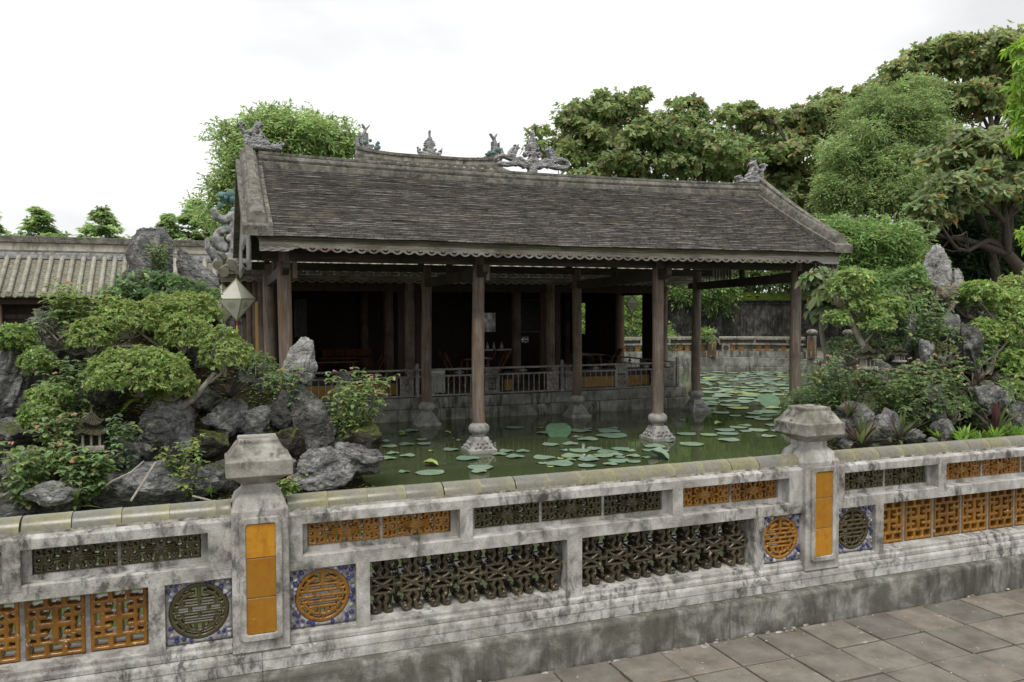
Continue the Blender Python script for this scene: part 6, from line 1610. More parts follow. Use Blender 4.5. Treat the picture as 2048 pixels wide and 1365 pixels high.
def palette(rng, n, base, var=.22, alt=()):
    c = np.asarray(base)[None] * (1 + var * rng.normal(size=(n, 1)) * .6) * (1 + .10 * rng.normal(size=(n, 3)))
    u = rng.random(n); acc = 0
    for frac, col in alt:
        k = (u >= acc) & (u < acc + frac); c[k] = np.asarray(col)[None] * (1 + .15 * rng.normal(size=(k.sum(), 1))); acc += frac
    return np.clip(c, .005, .9)
def rosettes(f, rng, P, A, k, L, Wd, base, tilt=.45, kind='broad', var=.22, alt=(), droop=.15):
    n = len(P)
    if n == 0: return
    a = A + .35 * rng.normal(size=A.shape); a /= np.linalg.norm(a, axis=1)[:, None]
    u = np.cross(a, [.31, .17, .93]); u /= np.linalg.norm(u, axis=1)[:, None] + 1e-9; v = np.cross(a, u)
    tone = 1 + .16 * rng.normal(size=(n, 1)); cb = None
    for i in range(k):
        th = 2 * math.pi * i / k + rng.random(n) * .9; t_ = tilt + .3 * rng.normal(size=n)
        D = (u * np.cos(th)[:, None] + v * np.sin(th)[:, None]) * np.cos(t_)[:, None] + a * np.sin(t_)[:, None]
        s = 1 + .25 * rng.normal(size=n); f.leaves(P, D, a, L * np.clip(s, .5, 1.5), Wd * np.clip(s, .5, 1.5), palette(rng, n, base, var, alt) * tone, kind, droop)
def branchy(b, rng, base, tip, r0, r1, bend=.12, n=6, seg=6):
    a, c = np.asarray(base, float), np.asarray(tip, float); l = np.linalg.norm(c - a); o = rng.normal(size=3) * l * bend; o2 = rng.normal(size=3) * l * bend * .6
    pts = []; rad = []
    for i in range(n + 1):
        t_ = i / n; p = a + (c - a) * t_ + o * math.sin(math.pi * t_) + o2 * math.sin(2 * math.pi * t_); pts.append(tuple(p)); rad.append(r0 + (r1 - r0) * t_)
    b.tube(pts, rad, seg); return pts
def tree(name, label, cat, base, th, clumps, leaf, grp=None, trunk_r=.22, bark='bark', seed=0, kind='broad', mat='leaf', twig=True):
    """clumps: [(centre, radii, n)], leaf: dict(style, L, W, base, alt, k, tilt)"""
    rng = np.random.default_rng(seed); t = thing(name, label, cat, base, grp); b = MB(); base = np.asarray(base, float)
    cen = np.mean([c for c, _, _ in clumps], 0); top = base + (np.array([cen[0], cen[1], base[2] + th]) - base); fork = base + (top - base) * .55
    branchy(b, rng, base - [0, 0, .3], fork, trunk_r, trunk_r * .72, .05, 6, 9)
    for c, r, n in clumps:
        c = np.asarray(c, float); pts = branchy(b, rng, fork, c, trunk_r * .5, trunk_r * .14, .10, 7, 6)
        if twig:
            for q in rdir(5, rng): branchy(b, rng, pts[rng.integers(4, 7)], c + q * np.asarray(r) * .75, trunk_r * .14, trunk_r * .03, .12, 4, 4)
    b.build('trunk', M[bark], t, smooth=True, angle=80)
    f = Fol(); more = []
    for c, r, n in clumps:
        for q in range(leaf.get('fingers', 7)):
            d = rdir(1, rng)[0]; d[2] = abs(d[2]) * .9 - .25; d /= np.linalg.norm(d); s = rng.uniform(.16, .32)
            more.append((np.asarray(c) + d * np.asarray(r) * rng.uniform(.95, 1.22), np.asarray(r) * s * np.array([1.2, 1.2, .8]), max(4, int(n * s * s * 1.1))))
    sub_ = []; ns, fl = leaf.get('sub', (0, 0))
    for c, r, n in clumps:
        if not ns: sub_.append((c, r, n)); continue
        sub_.append((c, np.asarray(r) * .8, int(n * leaf.get('core', .3))))
        for q in range(ns):
            d = rdir(1, rng)[0]; d[2] = d[2] * .8 + .15; e = np.asarray(r); s = rng.uniform(*leaf.get('ss', (.34, .52)))
            sub_.append((np.asarray(c) + d * e * rng.uniform(*leaf.get('so', (.55, .85))), e * s * np.array([1.15, 1.15, fl]), int(n * s * s * .85)))
    for c, r, n in sub_ + more:
        tn = rng.uniform(.78, 1.22); P, A = clump(rng, c, r, int(n * leaf.get('dens', 1.0)), leaf.get('shell', (.55, 1.0)), leaf.get('up', .25), leaf.get('gap', .55), leaf.get('freq', 1.8))
        jt = leaf.get('jit', .10); P = P + rng.normal(size=P.shape) * np.asarray(r) * jt * (1 + 1.6 * (rng.random((len(P), 1)) < .12))
        if leaf['style'] == 'rosette': rosettes(f, rng, P, A * .7 + np.array([0, 0, .6]), leaf['k'], leaf['L'], leaf['W'], np.asarray(leaf['base']) * tn, leaf.get('tilt', .35), kind, leaf.get('var', .22), leaf.get('alt', ()), leaf.get('droop', .15))
        else:
            sp = leaf.get('spray', 6)      # sprays: short twigs of leaves along an outward, drooping direction
            D0 = A * .8 + rng.normal(size=A.shape) * .45 + np.array([0, 0, leaf.get('lift', .1)]); D0 /= np.linalg.norm(D0, axis=1)[:, None]
            tone = 1 + leaf.get('tonevar', .18) * rng.normal(size=(len(P), 1))
            for i in range(sp):
                q = P + D0 * (leaf['L'] * .55 * i) + np.array([0, 0, -leaf['L'] * .05 * i * i * leaf.get('sag', 1)])
                side = np.cross(D0, [0, 0, 1.0]) * (1 if i % 2 else -1); D = D0 * .7 + side * .8 + rng.normal(size=A.shape) * .25
                f.leaves(q, D, np.array([[0, 0, 1.0]]) + rng.normal(size=A.shape) * .4, leaf['L'] * (1 + .2 * rng.normal(size=len(P))), leaf['W'], palette(rng, len(P), np.asarray(leaf['base']) * tn, leaf.get('var', .2), leaf.get('alt', ())) * tone, kind if kind else 'lance', leaf.get('droop', .2))
    o = f.build('crown', t, mat); return t

# ------------------------------------------------------------------ rocks
def rock_mesh(name, dims, seed, mat, lvl=5, rough=.34, cut=11, strata=.5, spire=0.0):
    rng = np.random.default_rng(seed); bm = bmesh.new(); bmesh.ops.create_icosphere(bm, subdivisions=lvl, radius=1.0)
    me = bpy.data.meshes.new(name); bm.to_mesh(me); bm.free(); n = len(me.vertices); V = np.empty(n * 3); me.vertices.foreach_get('co', V); V = V.reshape(-1, 3)
    off_ = rng.random(3) * 50; r = 1 + rough * fbm(V * 1.15 + off_, 3)
    P = V * r[:, None]
    for _ in range(cut):        # planar faces
        d = rng.normal(size=3); d /= np.linalg.norm(d); h = rng.uniform(.50, .82); e = P @ d - h; P = P - np.where(e > 0, e * .86, 0)[:, None] * d
    ax = rng.normal(size=3) * .35 + np.array([.3, 0, 1]); ax /= np.linalg.norm(ax); u = P @ ax
    lay = np.sin(u * 9 + 2.2 * perlin(P * 1.5 + off_) + off_[0]); P = P + V * (strata * .075 * np.sign(lay) * np.abs(lay) ** .4)[:, None]
    P = P + V * (.095 * ridged(P * np.array([2.2, 2.2, 1.2]) + off_, 3) - .075)[:, None] + V * (.016 * ridged(P * np.array([8, 8, 5]) + off_, 3))[:, None]
    if spire: k = np.clip((P[:, 2] + 1) / 2, 0, 1); P[:, :2] *= (1 - spire * k ** 1.3)[:, None]; 
    P *= np.asarray(dims) / 2
    me.vertices.foreach_set('co', P.astype(np.float32).ravel()); me.materials.append(M[mat]); me.polygons.foreach_set('use_smooth', [True] * len(me.polygons)); me.set_sharp_from_angle(angle=R(42)); me.update(); return me
def rock(c, dims, seed, mat, label, rot=(0, 0, 0), grp=None, **k):
    o = put('rock', rock_mesh('rock', dims, seed, mat, **k), None, c, rot); return tag(o, label, 'rock', grp)

# mounds of the two rock gardens
def mound(name, fn, x0, x1, y0, y1, nx, ny, label):
    xs = np.linspace(x0, x1, nx); ys = np.linspace(y0, y1, ny); X, Y = np.meshgrid(xs, ys, indexing='ij'); Z = fn(X, Y)
    p = np.stack([X.ravel(), Y.ravel(), np.zeros(X.size)], 1); Z = Z.ravel() + .16 * ridged(p * 1.6, 4) - .1 + .05 * fbm(p * 6, 3)
    me = bpy.data.meshes.new(name); V = np.stack([X.ravel(), Y.ravel(), Z], 1)
    F = [(i * ny + j, (i + 1) * ny + j, (i + 1) * ny + j + 1, i * ny + j + 1) for i in range(nx - 1) for j in range(ny - 1)]
    me.from_pydata(V.tolist(), [], F); me.materials.append(M['soil']); me.polygons.foreach_set('use_smooth', [True] * len(F)); me.update(); o = put(name, me); o['kind'] = 'structure'; return o
def smooth(a, b, x): t_ = np.clip((x - a) / (b - a), 0, 1); return t_ * t_ * (3 - 2 * t_)
def left_hill(X, Y):
    front = np.interp(Y, [8.8, 9.4, 9.9, 10.4, 11.0, 11.6, 12.1, 12.6, 13.2, 14.2], [-1.3, -.9, -.55, -.05, .55, 1.25, 1.65, 1.3, .4, -1.4])
    right = np.interp(X, [-.6, .3, .9, 1.5, 1.95, 2.3], [1.0, .85, .56, .34, .12, -.35]); left = np.interp(X, [-6, -4.5, -3, -2, -1.2], [-.2, .35, .62, .75, 1.0])
    return -.95 + (front + .95) * np.minimum(right, left)
mound('garden_mound', left_hill, -6.5, 2.4, 8.7, 14.3, 120, 90, '')
def right_hill(X, Y):
    dx, dy = (X - 12.7) / 3.9, (Y - 9.9) / 2.7; r_ = np.sqrt(dx * dx + dy * dy); return -1.25 + 2.5 * np.clip(1 - r_, -.3, 1)
mound('garden_mound', right_hill, 8.6, 17, 7.0, 13.0, 110, 80, '')

for (c, dims, seed, mat, label, rot, kw) in ROCKS: rock(c, dims, seed, mat, label, rot, **kw)
rf = random.Random(17)
for (c, dims, seed, mat, lab, g) in FILL: rock(c, dims, seed, mat, lab, (rf.uniform(-.3, .3), rf.uniform(-.3, .3), rf.uniform(0, 6)), g, lvl=4)

# ------------------------------------------------------------------ garden plants
def flower_heads(t, rng, pts, size=.028):
    for p in pts:
        b = MB(); 
        for k in range(9):
            d = rng.normal(size=3); d[2] = abs(d[2]); d /= np.linalg.norm(d); q = np.asarray(p) + d * size * .8; b.ball(tuple(q), (size * .42, size * .42, size * .26), 5, 3)
        b.build('flower', M['flower'], t)
def lantana(c, w, h, label, seed, n_stem=16, flowers=4, base=(.13, .20, .07), leaf=.075, lean=(0, 0), name='flowering_shrub', cat='shrub', grp=None, alt=((.06, (.40, .43, .13)),), node=8, stiff=.75):
    """upright shrub: stems with opposite pairs of leaves"""
    rng = np.random.default_rng(seed); c = np.asarray(c, float); b0 = c - [0, 0, h / 2]; t = thing(name, label, cat, tuple(b0), grp); b = MB(); f = Fol(); tips = []
    leaf *= 1.0; base = np.asarray(base) * 1.95 + np.array([.06, .01, .05]); node += 1
    for s in range(int(n_stem * 1.15)):
        a = rng.random() * 6.283; q = math.sqrt(rng.random()); tip = b0 + np.array([w / 2 * q * math.cos(a) + lean[0], w * .38 * q * math.sin(a) + lean[1], h * (1.0 - .45 * q * rng.random()) * rng.uniform(.72, 1.03)])
        st = b0 + np.array([rng.normal() * w * .06, rng.normal() * w * .06, -.05]); pts = branchy(b, rng, st, tip, .008 + .004 * h, .003, .07, 6, 4); pts = np.array(pts); tips.append(tip)
        for k in range(node):
            u = (.12 + .88 * (k + rng.random() * .6) / node); i = min(5, int(u * 6)); p = pts[i] + (pts[i + 1] - pts[i]) * (u * 6 - i); ax = pts[i + 1] - pts[i]; ax /= np.linalg.norm(ax) + 1e-9
            th = rng.random() * 6.28
            for e in range(4 if k < node - 1 else 6):
                an = th + e * 2.2; d = np.array([math.cos(an), math.sin(an), rng.uniform(-.6, .15)]); l = leaf * rng.uniform(.65, 1.3)
                f.leaves([p], [d + ax * .3], [[0, 0, 1]], l, l * .62, palette(rng, 1, base, .2, alt), 'broad', .25)
            # side twig
            if k % 2 == 0:
                d = np.array([math.cos(th + 1), math.sin(th + 1), .5]); e_ = p + d * leaf * 1.8; b.tube([tuple(p), tuple(e_)], .0025, 3)
                for e in range(4): an = rng.random() * 6.28; l = leaf * rng.uniform(.5, 1.0); f.leaves([e_], [[math.cos(an), math.sin(an), rng.uniform(-.5, .2)]], [[0, 0, 1]], l, l * .62, palette(rng, 1, base, .2, alt), 'broad', .25)
    b.build('stems', M['stem'], t); f.build('foliage', t); flower_heads(t, rng, [tips[i] + np.array([0, -.02, .015]) for i in rng.permutation(len(tips))[:flowers]]); return t
def bonsai(label, trunk, limbs, pads, seed, base=(.25, .335, .115), L=.05, dens=1.0, tr=.05, barkm='bark_pale', grp='trained miniature trees of the rock gardens', alt=((.25, (.40, .48, .16)), (.008, (.36, .24, .10))), k=6):
    rng = np.random.default_rng(seed); t = thing('bonsai_tree', label, 'bonsai', trunk[0], grp); b = MB(); n = len(trunk); b.tube(trunk, [tr * (1.25 - .75 * i / (n - 1)) for i in range(n)], 8)
    for lm in limbs: b.tube(lm, [tr * .5 * (1 - .6 * i / (len(lm) - 1)) for i in range(len(lm))], 6)
    for c, r in pads:
        c = np.asarray(c)
        for q in range(7): d = rdir(1, rng)[0]; d[2] = abs(d[2]) * .6; branchy(b, rng, c - [0, 0, r[2] * .9], c + d * np.asarray(r) * .85, .012, .003, .15, 4, 4)
    b.build('trunk', M[barkm], t, smooth=True, angle=80); f = Fol()
    for c, r in pads:
        r = (r[0], r[1], r[2] * 1.22); cnt = int(dens * 1500 * r[0] * r[1] / (.4 * .4) * (0.05 / L) ** 1.7 * .42); P, A = clump(rng, c, r, cnt, (.72, 1.02), .62, .30, 2.2)
        rosettes(f, rng, P, A * .6 + np.array([0, 0, .55]), k, L, L * .52, base, .3, 'broad', .22, alt, .2)
    f.build('foliage', t); return t
def rosette_shrub(label, c, r, seed, n=240, L=.075, base=(.19, .275, .12), alt=((.18, (.32, .41, .18)),), name='leafy_shrub', cat='shrub', grp=None, k=7, gap=.35, barkm='bark_pale', Wr=.34):
    rng = np.random.default_rng(seed); c = np.asarray(c, float); t = thing(name, label, cat, (c[0], c[1], c[2] - r[2]), grp); b = MB(); f = Fol()
    P, A = clump(rng, c, r, n, (.5, 1.03), .55, gap, 2.0)
    for q in P[::max(1, len(P) // 26)]: branchy(b, rng, c - [0, 0, r[2] * 1.0], q, .02, .004, .14, 5, 5)
    b.build('branches', M[barkm], t, smooth=True, angle=80); rosettes(f, rng, P, A * .5 + np.array([0, 0, .8]), k, L, L * Wr, base, .4, 'broad', .2, alt, .1); f.build('foliage', t); return t
def tuft(label, c, n, L, Wd, seed, base, alt=(), name='fern', cat='fern', grp=None, spread=.5, up=.7, droop=.55, pts=1, area=0.0, leafs=False):
    """sword leaves from one or several centres; single leaves when leafs is set"""
    rng = np.random.default_rng(seed); c = np.asarray(c, float); t = thing(name, label, cat, tuple(c), grp); f = Fol()
    for _ in range(pts):
        o = c + np.array([rng.normal() * area, rng.normal() * area * .6, rng.normal() * area * .15]); a = rng.random(n) * 6.283; e = np.clip(up + spread * rng.normal(size=n) * .6, .05, 1.5)
        D = np.stack([np.cos(a) * np.cos(e), np.sin(a) * np.cos(e), np.sin(e)], 1); l = L * rng.uniform(.6, 1.1, n); C = palette(rng, n, base, .2, alt)
        if leafs:
            for i in range(n): g = Fol(); g.leaves([o], D[i:i + 1], [[0, 0, 1]], l[i], Wd, C[i:i + 1], 'blade', droop * .5); g.build('leaf', t)
        else: f.leaves(np.repeat(o[None], n, 0), D, np.repeat([[0, 0, 1.0]], n, 0), l, Wd, C, 'blade', droop * .6)
    if not leafs: f.build('foliage', t)
    return t
def frond_fern(label, c, n, L, seed, base=(.12, .16, .035)):
    rng = np.random.default_rng(seed); c = np.asarray(c, float); t = thing('fern', label, 'fern', tuple(c), None); f = Fol()
    for i in range(n):
        a = rng.uniform(-2.9, -.2); e = rng.uniform(.5, 1.3); l = L * rng.uniform(.6, 1.1); d = np.array([math.cos(a) * math.cos(e), math.sin(a) * math.cos(e), math.sin(e)]); o = c + rng.normal(size=3) * [.12, .05, .03]; m = 16
        u = np.linspace(.12, 1, m)[:, None]; P = o + d * l * u + np.array([0, 0, -1.0]) * l * .75 * u ** 2.2; tg = np.gradient(P, axis=0); sd_ = np.cross(tg, [0, 0, 1.0]); sd_ /= np.linalg.norm(sd_, axis=1)[:, None] + 1e-9
        for sg in (1, -1): f.leaves(P, sd_ * sg + tg / np.linalg.norm(tg, axis=1)[:, None] * .4, np.repeat([[0, 0, 1.0]], m, 0), .075 * (1.1 - .75 * u[:, 0]), .017, palette(rng, m, base, .2, ((.1, (.22, .21, .05)),)), 'lance', .1)
    f.build('fronds', t); return t
def pagoda(c, s, rz, label):
    t = thing('miniature_pagoda', label, 'ornament', c, 'miniature clay houses in the rock gardens'); x, y, z = c
    b = MB(); b.box(x - .24 * s, x + .24 * s, y - .2 * s, y + .2 * s, z - .06 * s, z + .03 * s); b.build('base', M['clay_pale'], t, bevel=.006)
    for sx in (-.15, 0, .15):
        b = MB(); b.box(x + sx * s - .02 * s, x + sx * s + .02 * s, y - .13 * s, y + .13 * s, z + .03 * s, z + .25 * s); b.build('post', M['clay_pale'], t)
    b = MB(); b.box(x - .12 * s, x + .12 * s, y + .02 * s, y + .1 * s, z + .03 * s, z + .24 * s); b.build('wall', M['clay'], t)
    for (zz, w, h) in ((.25, .30, .17), (.44, .20, .20)):
        prof = [(w, zz), (w * .97, zz + .02), (w * .62, zz + h * .38), (w * .36, zz + h * .75), (w * .2, zz + h), (.02, zz + h + .01)]
        b = MB(); n = 4; vs = []; seg = 16
        for r_, q in prof:
            for k in range(seg): a = 2 * math.pi * k / seg + rz; cor = .10 * max(0, math.cos(2 * (a - rz) - math.pi / 2) ** 2 - .0) * (r_ / w) ** 3; rad = r_ * (1 + .28 * abs(math.sin(2 * (a - rz))) ** 3); vs.append((x + s * rad * math.cos(a), y + s * rad * math.sin(a) * .85, z + s * (q + .09 * abs(math.sin(2 * (a - rz))) ** 4 * (r_ / w) ** 4)))
        m = len(prof); b.add(vs, [(i * seg + k, i * seg + (k + 1) % seg, (i + 1) * seg + (k + 1) % seg, (i + 1) * seg + k) for i in range(m - 1) for k in range(seg)] + [list(range(seg))[::-1], [(m - 1) * seg + k for k in range(seg)]])
        rf_ = b.build('roof', M['clay'], t)
        for k in range(22):   # tile ribs
            a = 2 * math.pi * k / 22; b = MB(); pts = []
            for r_, q in prof[1:5]: rad = r_ * (1 + .28 * abs(math.sin(2 * (a - rz))) ** 3) + .008; pts.append((x + s * rad * math.cos(a), y + s * rad * math.sin(a) * .85, z + s * (q + .012 + .09 * abs(math.sin(2 * (a - rz))) ** 4 * (r_ / w) ** 4)))
            b.tube(pts, .011 * s, 4); b.build('tile_rib', M['clay'], rf_)
    b = MB(); b.lathe([(.03 * s, .63 * s), (.045 * s, .67 * s), (.02 * s, .72 * s), (.012 * s, .80 * s), (.003 * s, .84 * s)], c, 8); b.build('finial', M['clay'], t, smooth=True)
    return t

def ground_cover(name, fn, x0, x1, y0, y1, n, seed, thr=.0):
    rng = np.random.default_rng(seed); X = rng.uniform(x0, x1, n); Y = rng.uniform(y0, y1, n); k = perlin(np.stack([X * 1.3, Y * 1.3, X * 0], 1)) > thr; X, Y = X[k], Y[k]
    Z = fn(X, Y); p = np.stack([X, Y, X * 0], 1); Z = Z + .16 * ridged(p * 1.6, 4) - .1 + .05 * fbm(p * 6, 3); q = Z > -.8; X, Y, Z = X[q], Y[q], Z[q]; m = len(X); f = Fol()
    a = rng.random(m) * 6.283; D = np.stack([np.cos(a), np.sin(a), rng.uniform(-.1, .9, m)], 1); f.leaves(np.stack([X, Y, Z + rng.uniform(0, .05, m)], 1), D, np.repeat([[0, -.3, 1.0]], m, 0), rng.uniform(.03, .085, m), .03, palette(rng, m, (.16, .22, .08), .3, ((.25, (.28, .23, .13)), (.2, (.27, .36, .12)))), 'lance', .2)
    o = f.build(name, None); o['kind'] = 'stuff'
ground_cover('ground_cover', left_hill, -6, 2.2, 9.0, 13.0, 26000, 61, -.15); ground_cover('ground_cover', right_hill, 9, 16, 7.4, 12.3, 20000, 62, -.1)

# ---- left rock garden
bonsai('large bonsai with four rounded green crowns in the middle of the left rock garden',
       [(-0.504, 10.6, 0.312), (-0.444, 10.6, 0.555), (-0.527, 10.65, 0.769), (-0.441, 10.7, 0.947), (-0.497, 10.75, 1.132), (-0.555, 10.8, 1.224)],
       [[(-0.497, 10.75, 1.132), (-0.609, 10.75, 1.226), (-0.744, 10.7, 1.34), (-0.863, 10.7, 1.445)], [(-0.441, 10.7, 0.947), (-0.325, 10.7, 1.068), (-0.302, 10.6, 1.227)], [(-0.555, 10.8, 1.224), (-0.413, 10.9, 1.406), (-0.249, 11.0, 1.531)], [(-0.497, 10.75, 1.132), (-0.848, 10.6, 1.224), (-1.082, 10.5, 1.232), (-1.286, 10.45, 1.278)]],
       [((-0.895, 10.7, 1.506), (0.388, 0.31, 0.218)), ((-0.248, 11.0, 1.626), (0.3825, 0.306, 0.2105)), ((-0.288, 10.55, 1.338), (0.318, 0.254, 0.232)), ((-1.294, 10.4, 1.332), (0.2495, 0.2, 0.1915)), ((-0.533, 11.1, 1.691), (0.2865, 0.229, 0.1275))], 301, L=.034, dens=1.25, tr=.055)
bonsai('lower bonsai with two broad crowns left of the pale pitted rock',
       [(-0.435, 10.3, 0.376), (-0.35, 10.3, 0.491), (-0.182, 10.3, 0.604), (-0.067, 10.3, 0.751), (0.048, 10.3, 0.898)],
       [[(-0.182, 10.3, 0.604), (-0.398, 10.2, 0.711), (-0.606, 10.1, 0.815)], [(-0.067, 10.3, 0.751), (0.104, 10.3, 0.866), (0.192, 10.3, 0.985)]],
       [((-0.748, 10.05, 0.899), (0.5325, 0.426, 0.2635)), ((0.165, 10.3, 1.096), (0.2975, 0.238, 0.279)), ((-0.422, 10.15, 0.746), (0.2785, 0.223, 0.176))], 302, L=.034, dens=1.25, tr=.045)
rosette_shrub('spreading glossy shrub just below the rocks topping the left rock garden', (-0.627, 11.6, 1.848), (0.664, 0.332, 0.3055), 303, 400, .078, (.15, .235, .10), k=8)
rosette_shrub('silvery green small shrub on the left slope above the cut box balls', (-1.659, 10.9, 1.45), (0.3605, 0.252, 0.2555), 304, 150, .08, (.22, .26, .18), k=8)
lantana((-1.468, 10.9, 1.648), 0.817, 0.817, 'tall yellow green flowering shrub rising against the gallery roof', 305, 18, 5, (.125, .19, .055), .085)
for lab, px, py, w, h, Y, sd in (('round clipped box ball at the left picture edge below the gallery', 28, 676, 78, 52, 10.6, 311),):
    pass
def ball(label, c, r, seed, base=(.22, .31, .105)):
    rng = np.random.default_rng(seed); c = np.asarray(c); t = thing('box_ball', label, 'shrub', (c[0], c[1], c[2] - r[2]), 'small clipped shrubs of the left rock garden'); b = MB(); f = Fol()
    P, A = clump(rng, c, r, 520, (.7, 1.03), .2, .25, 2.5)
    for q in P[::40]: branchy(b, rng, c - [0, 0, r[2]], q, .012, .003, .1, 4, 4)
    b.build('stems', M['bark'], t); rosettes(f, rng, P, A * .6 + np.array([0, 0, .4]), 6, .04, .022, base, .3, 'broad', .2, ((.2, (.36, .45, .16)),), .1); f.build('foliage', t)
ball('round clipped shrub at the left picture edge below the gallery door', (-2.107, 10.6, 1.338), (0.2295, 0.184, 0.155), 311)
ball('small clipped shrub under the silvery shrub, left rock garden', (-1.841, 10.4, 1.078), (0.1765, 0.141, 0.148), 312)
ball('flat clipped shrub above the miniature clay house', (-1.651, 10.1, 0.711), (0.228, 0.182, 0.128), 313)
ball('lowest clipped shrub left of the miniature clay house', (-1.75, 9.95, 0.51), (0.202, 0.162, 0.153), 314)
lantana((-1.467, 10.2, 0.78), 0.622, 0.849, 'loose leafy shrub hanging over the clipped shrubs on the left', 306, 14, 1, (.095, .165, .06), .07)
lantana((-1.728, 9.3, 0.034), 0.57, 0.636, 'leafy front shrub at the lower left picture edge', 307, 15, 2, (.11, .185, .06), .078)
lantana((-1.248, 9.3, 0.015), 0.546, 0.582, 'flowering shrub in front of the miniature clay house', 308, 15, 5, (.10, .175, .06), .078)
lantana((-1.522, 9.7, 0.367), 0.483, 0.483, 'small flowering shrub left of the miniature clay house', 3081, 10, 3, (.11, .18, .065), .07)
lantana((-0.94, 9.65, 0.232), 0.601, 0.574, 'dark leaved shrub right of the miniature clay house', 309, 12, 0, (.075, .145, .06), .07)
lantana((-0.271, 9.5, -0.008), 0.525, 0.691, 'thin upright sapling beside the left pillar', 310, 8, 0, (.13, .20, .055), .06)
lantana((0.875, 9.8, -0.45), 0.298, 0.275, 'tiny plant with one pink flower at the right of the left pillar', 3101, 6, 1, (.14, .23, .06), .055)
lantana((1.762, 10.9, 0.419), 1.018, 0.984, 'pink flowering shrub at the right end of the left rock garden', 315, 22, 8, (.125, .195, .065), .075, (.12, 0))
lantana((0.852, 11.1, 0.585), 0.57, 0.771, 'flowering shrub between the pale pitted rock and the bonsai', 316, 13, 3, (.105, .175, .06), .075)
lantana((-0.623, 11.7, 2.431), 0.401, 0.334, 'thin creeper on the tall top spire', 317, 8, 0, (.11, .18, .06), .045)
frond_fern('yellow green drooping fern under the lower bonsai', (-0.63, 10.0, 0.623), 16, .50, 318)
frond_fern('small fern at the foot of the front shrubs', (-1.151, 9.3, -0.255), 8, .32, 3181, (.13, .17, .04))
tuft('dark spiky rosette plant right of the bonsai', (0.23, 10.5, 0.568), 26, .46, .05, 319, (.055, .06, .045), ((.25, (.10, .045, .05)),), 'spiky_plant', 'plant', None, .7, .6, .3, leafs=True)
tuft('pale green spiky plant low at the front above the coping', (-1.31, 9.1, -0.338), 14, .34, .035, 320, (.17, .24, .07), (), 'spiky_plant', 'plant', None, .7, .8, .3, leafs=True)
tuft('green grass tuft between the front stones', (-0.029, 9.4, -0.369), 30, .16, .012, 321, (.14, .20, .05), (), 'grass_tuft', 'grass tuft')
tuft('short fern tuft right of the pale sticks', (-0.485, 9.4, -0.331), 22, .18, .014, 322, (.15, .19, .05), (), 'grass_tuft', 'grass tuft')
pagoda((-1.203, 9.6, 0.185), .85 * 0.634, .4, 'miniature clay house with mossy flared roofs in the left rock garden')
for lab, pts in (('long pale stick lying slantwise on the broad flat front stone', [(-1.073, 9.2, -0.199), (-0.974, 9.2, -0.128), (-0.803, 9.25, -0.061), (-0.683, 9.35, 0.035)]), ('pale straight stick leaning right on the broad flat front stone', [(-0.795, 9.1, -0.331), (-0.676, 9.2, -0.151), (-0.566, 9.35, 0.017)]), ('short pale root lying beside the left pillar', [(-0.207, 9.3, -0.371), (-0.081, 9.3, -0.415), (0.032, 9.3, -0.458)])):
    b = MB(); b.tube(pts, [.012, .013, .011, .007][:len(pts)], 6); tag(b.build('stick', M['stick'], None, smooth=True, origin=pts[0]), lab, 'stick')

# ---- right rock garden
bonsai('pale stemmed bonsai leaning over the water beside the right porch column',
       [(9.527, 9.6, 0.861), (9.395, 9.6, 1.095), (9.272, 9.65, 1.365), (9.208, 9.7, 1.596), (9.204, 9.75, 1.789)],
       [[(9.208, 9.7, 1.596), (9.039, 9.7, 1.865), (8.845, 9.7, 1.978)], [(9.204, 9.75, 1.789), (9.33, 9.75, 1.944), (9.545, 9.8, 2.065)], [(9.272, 9.65, 1.365), (9.048, 9.6, 1.444), (8.874, 9.6, 1.483)], [(9.395, 9.6, 1.095), (9.62, 9.6, 1.285), (9.838, 9.6, 1.477)]],
       [((9.35, 9.7, 2.036), (0.371, 0.297, 0.201)), ((8.981, 9.7, 1.902), (0.214, 0.171, 0.199)), ((9.356, 9.6, 1.672), (0.2535, 0.203, 0.1535)), ((8.903, 9.6, 1.483), (0.197, 0.158, 0.1135)), ((9.886, 9.6, 1.617), (0.3275, 0.262, 0.2185)), ((9.557, 9.5, 1.403), (0.307, 0.246, 0.1305))], 401, (.22, .32, .115), .055, .95, .05)
bonsai('bonsai with bright green tufts on the right side of the right rock garden',
       [(11.81, 9.4, 0.573), (11.916, 9.4, 0.814), (11.852, 9.4, 1.141), (12.02, 9.45, 1.465), (12.192, 9.5, 1.711)],
       [[(11.852, 9.4, 1.141), (11.625, 9.4, 1.306), (11.457, 9.4, 1.428)], [(11.916, 9.4, 0.814), (12.064, 9.3, 1.06), (12.288, 9.3, 1.219)], [(12.02, 9.45, 1.465), (11.853, 9.5, 1.67), (11.682, 9.5, 1.792)]],
       [((11.758, 9.5, 1.889), (0.3745, 0.3, 0.1875)), ((12.307, 9.5, 1.694), (0.372, 0.298, 0.248)), ((12.287, 9.3, 1.26), (0.367, 0.294, 0.3265)), ((11.558, 9.3, 1.245), (0.28, 0.224, 0.224)), ((12.223, 9.2, 0.818), (0.2835, 0.227, 0.2025)), ((12.066, 9.1, 0.425), (0.3045, 0.244, 0.2405))], 402, (.25, .36, .115), .062, .8, .055)
bonsai('flat topped yellow green bonsai at the right picture edge', [(13.206, 9.7, 1.026), (13.11, 9.7, 1.456), (12.982, 9.7, 1.713)], [[(13.11, 9.7, 1.456), (12.801, 9.7, 1.798), (12.68, 9.7, 1.882)]], [((12.796, 9.7, 1.984), (0.3395, 0.272, 0.1785)), ((13.462, 9.7, 1.972), (0.3455, 0.276, 0.216))], 403, (.29, .35, .13), .045, 1.0, .04)
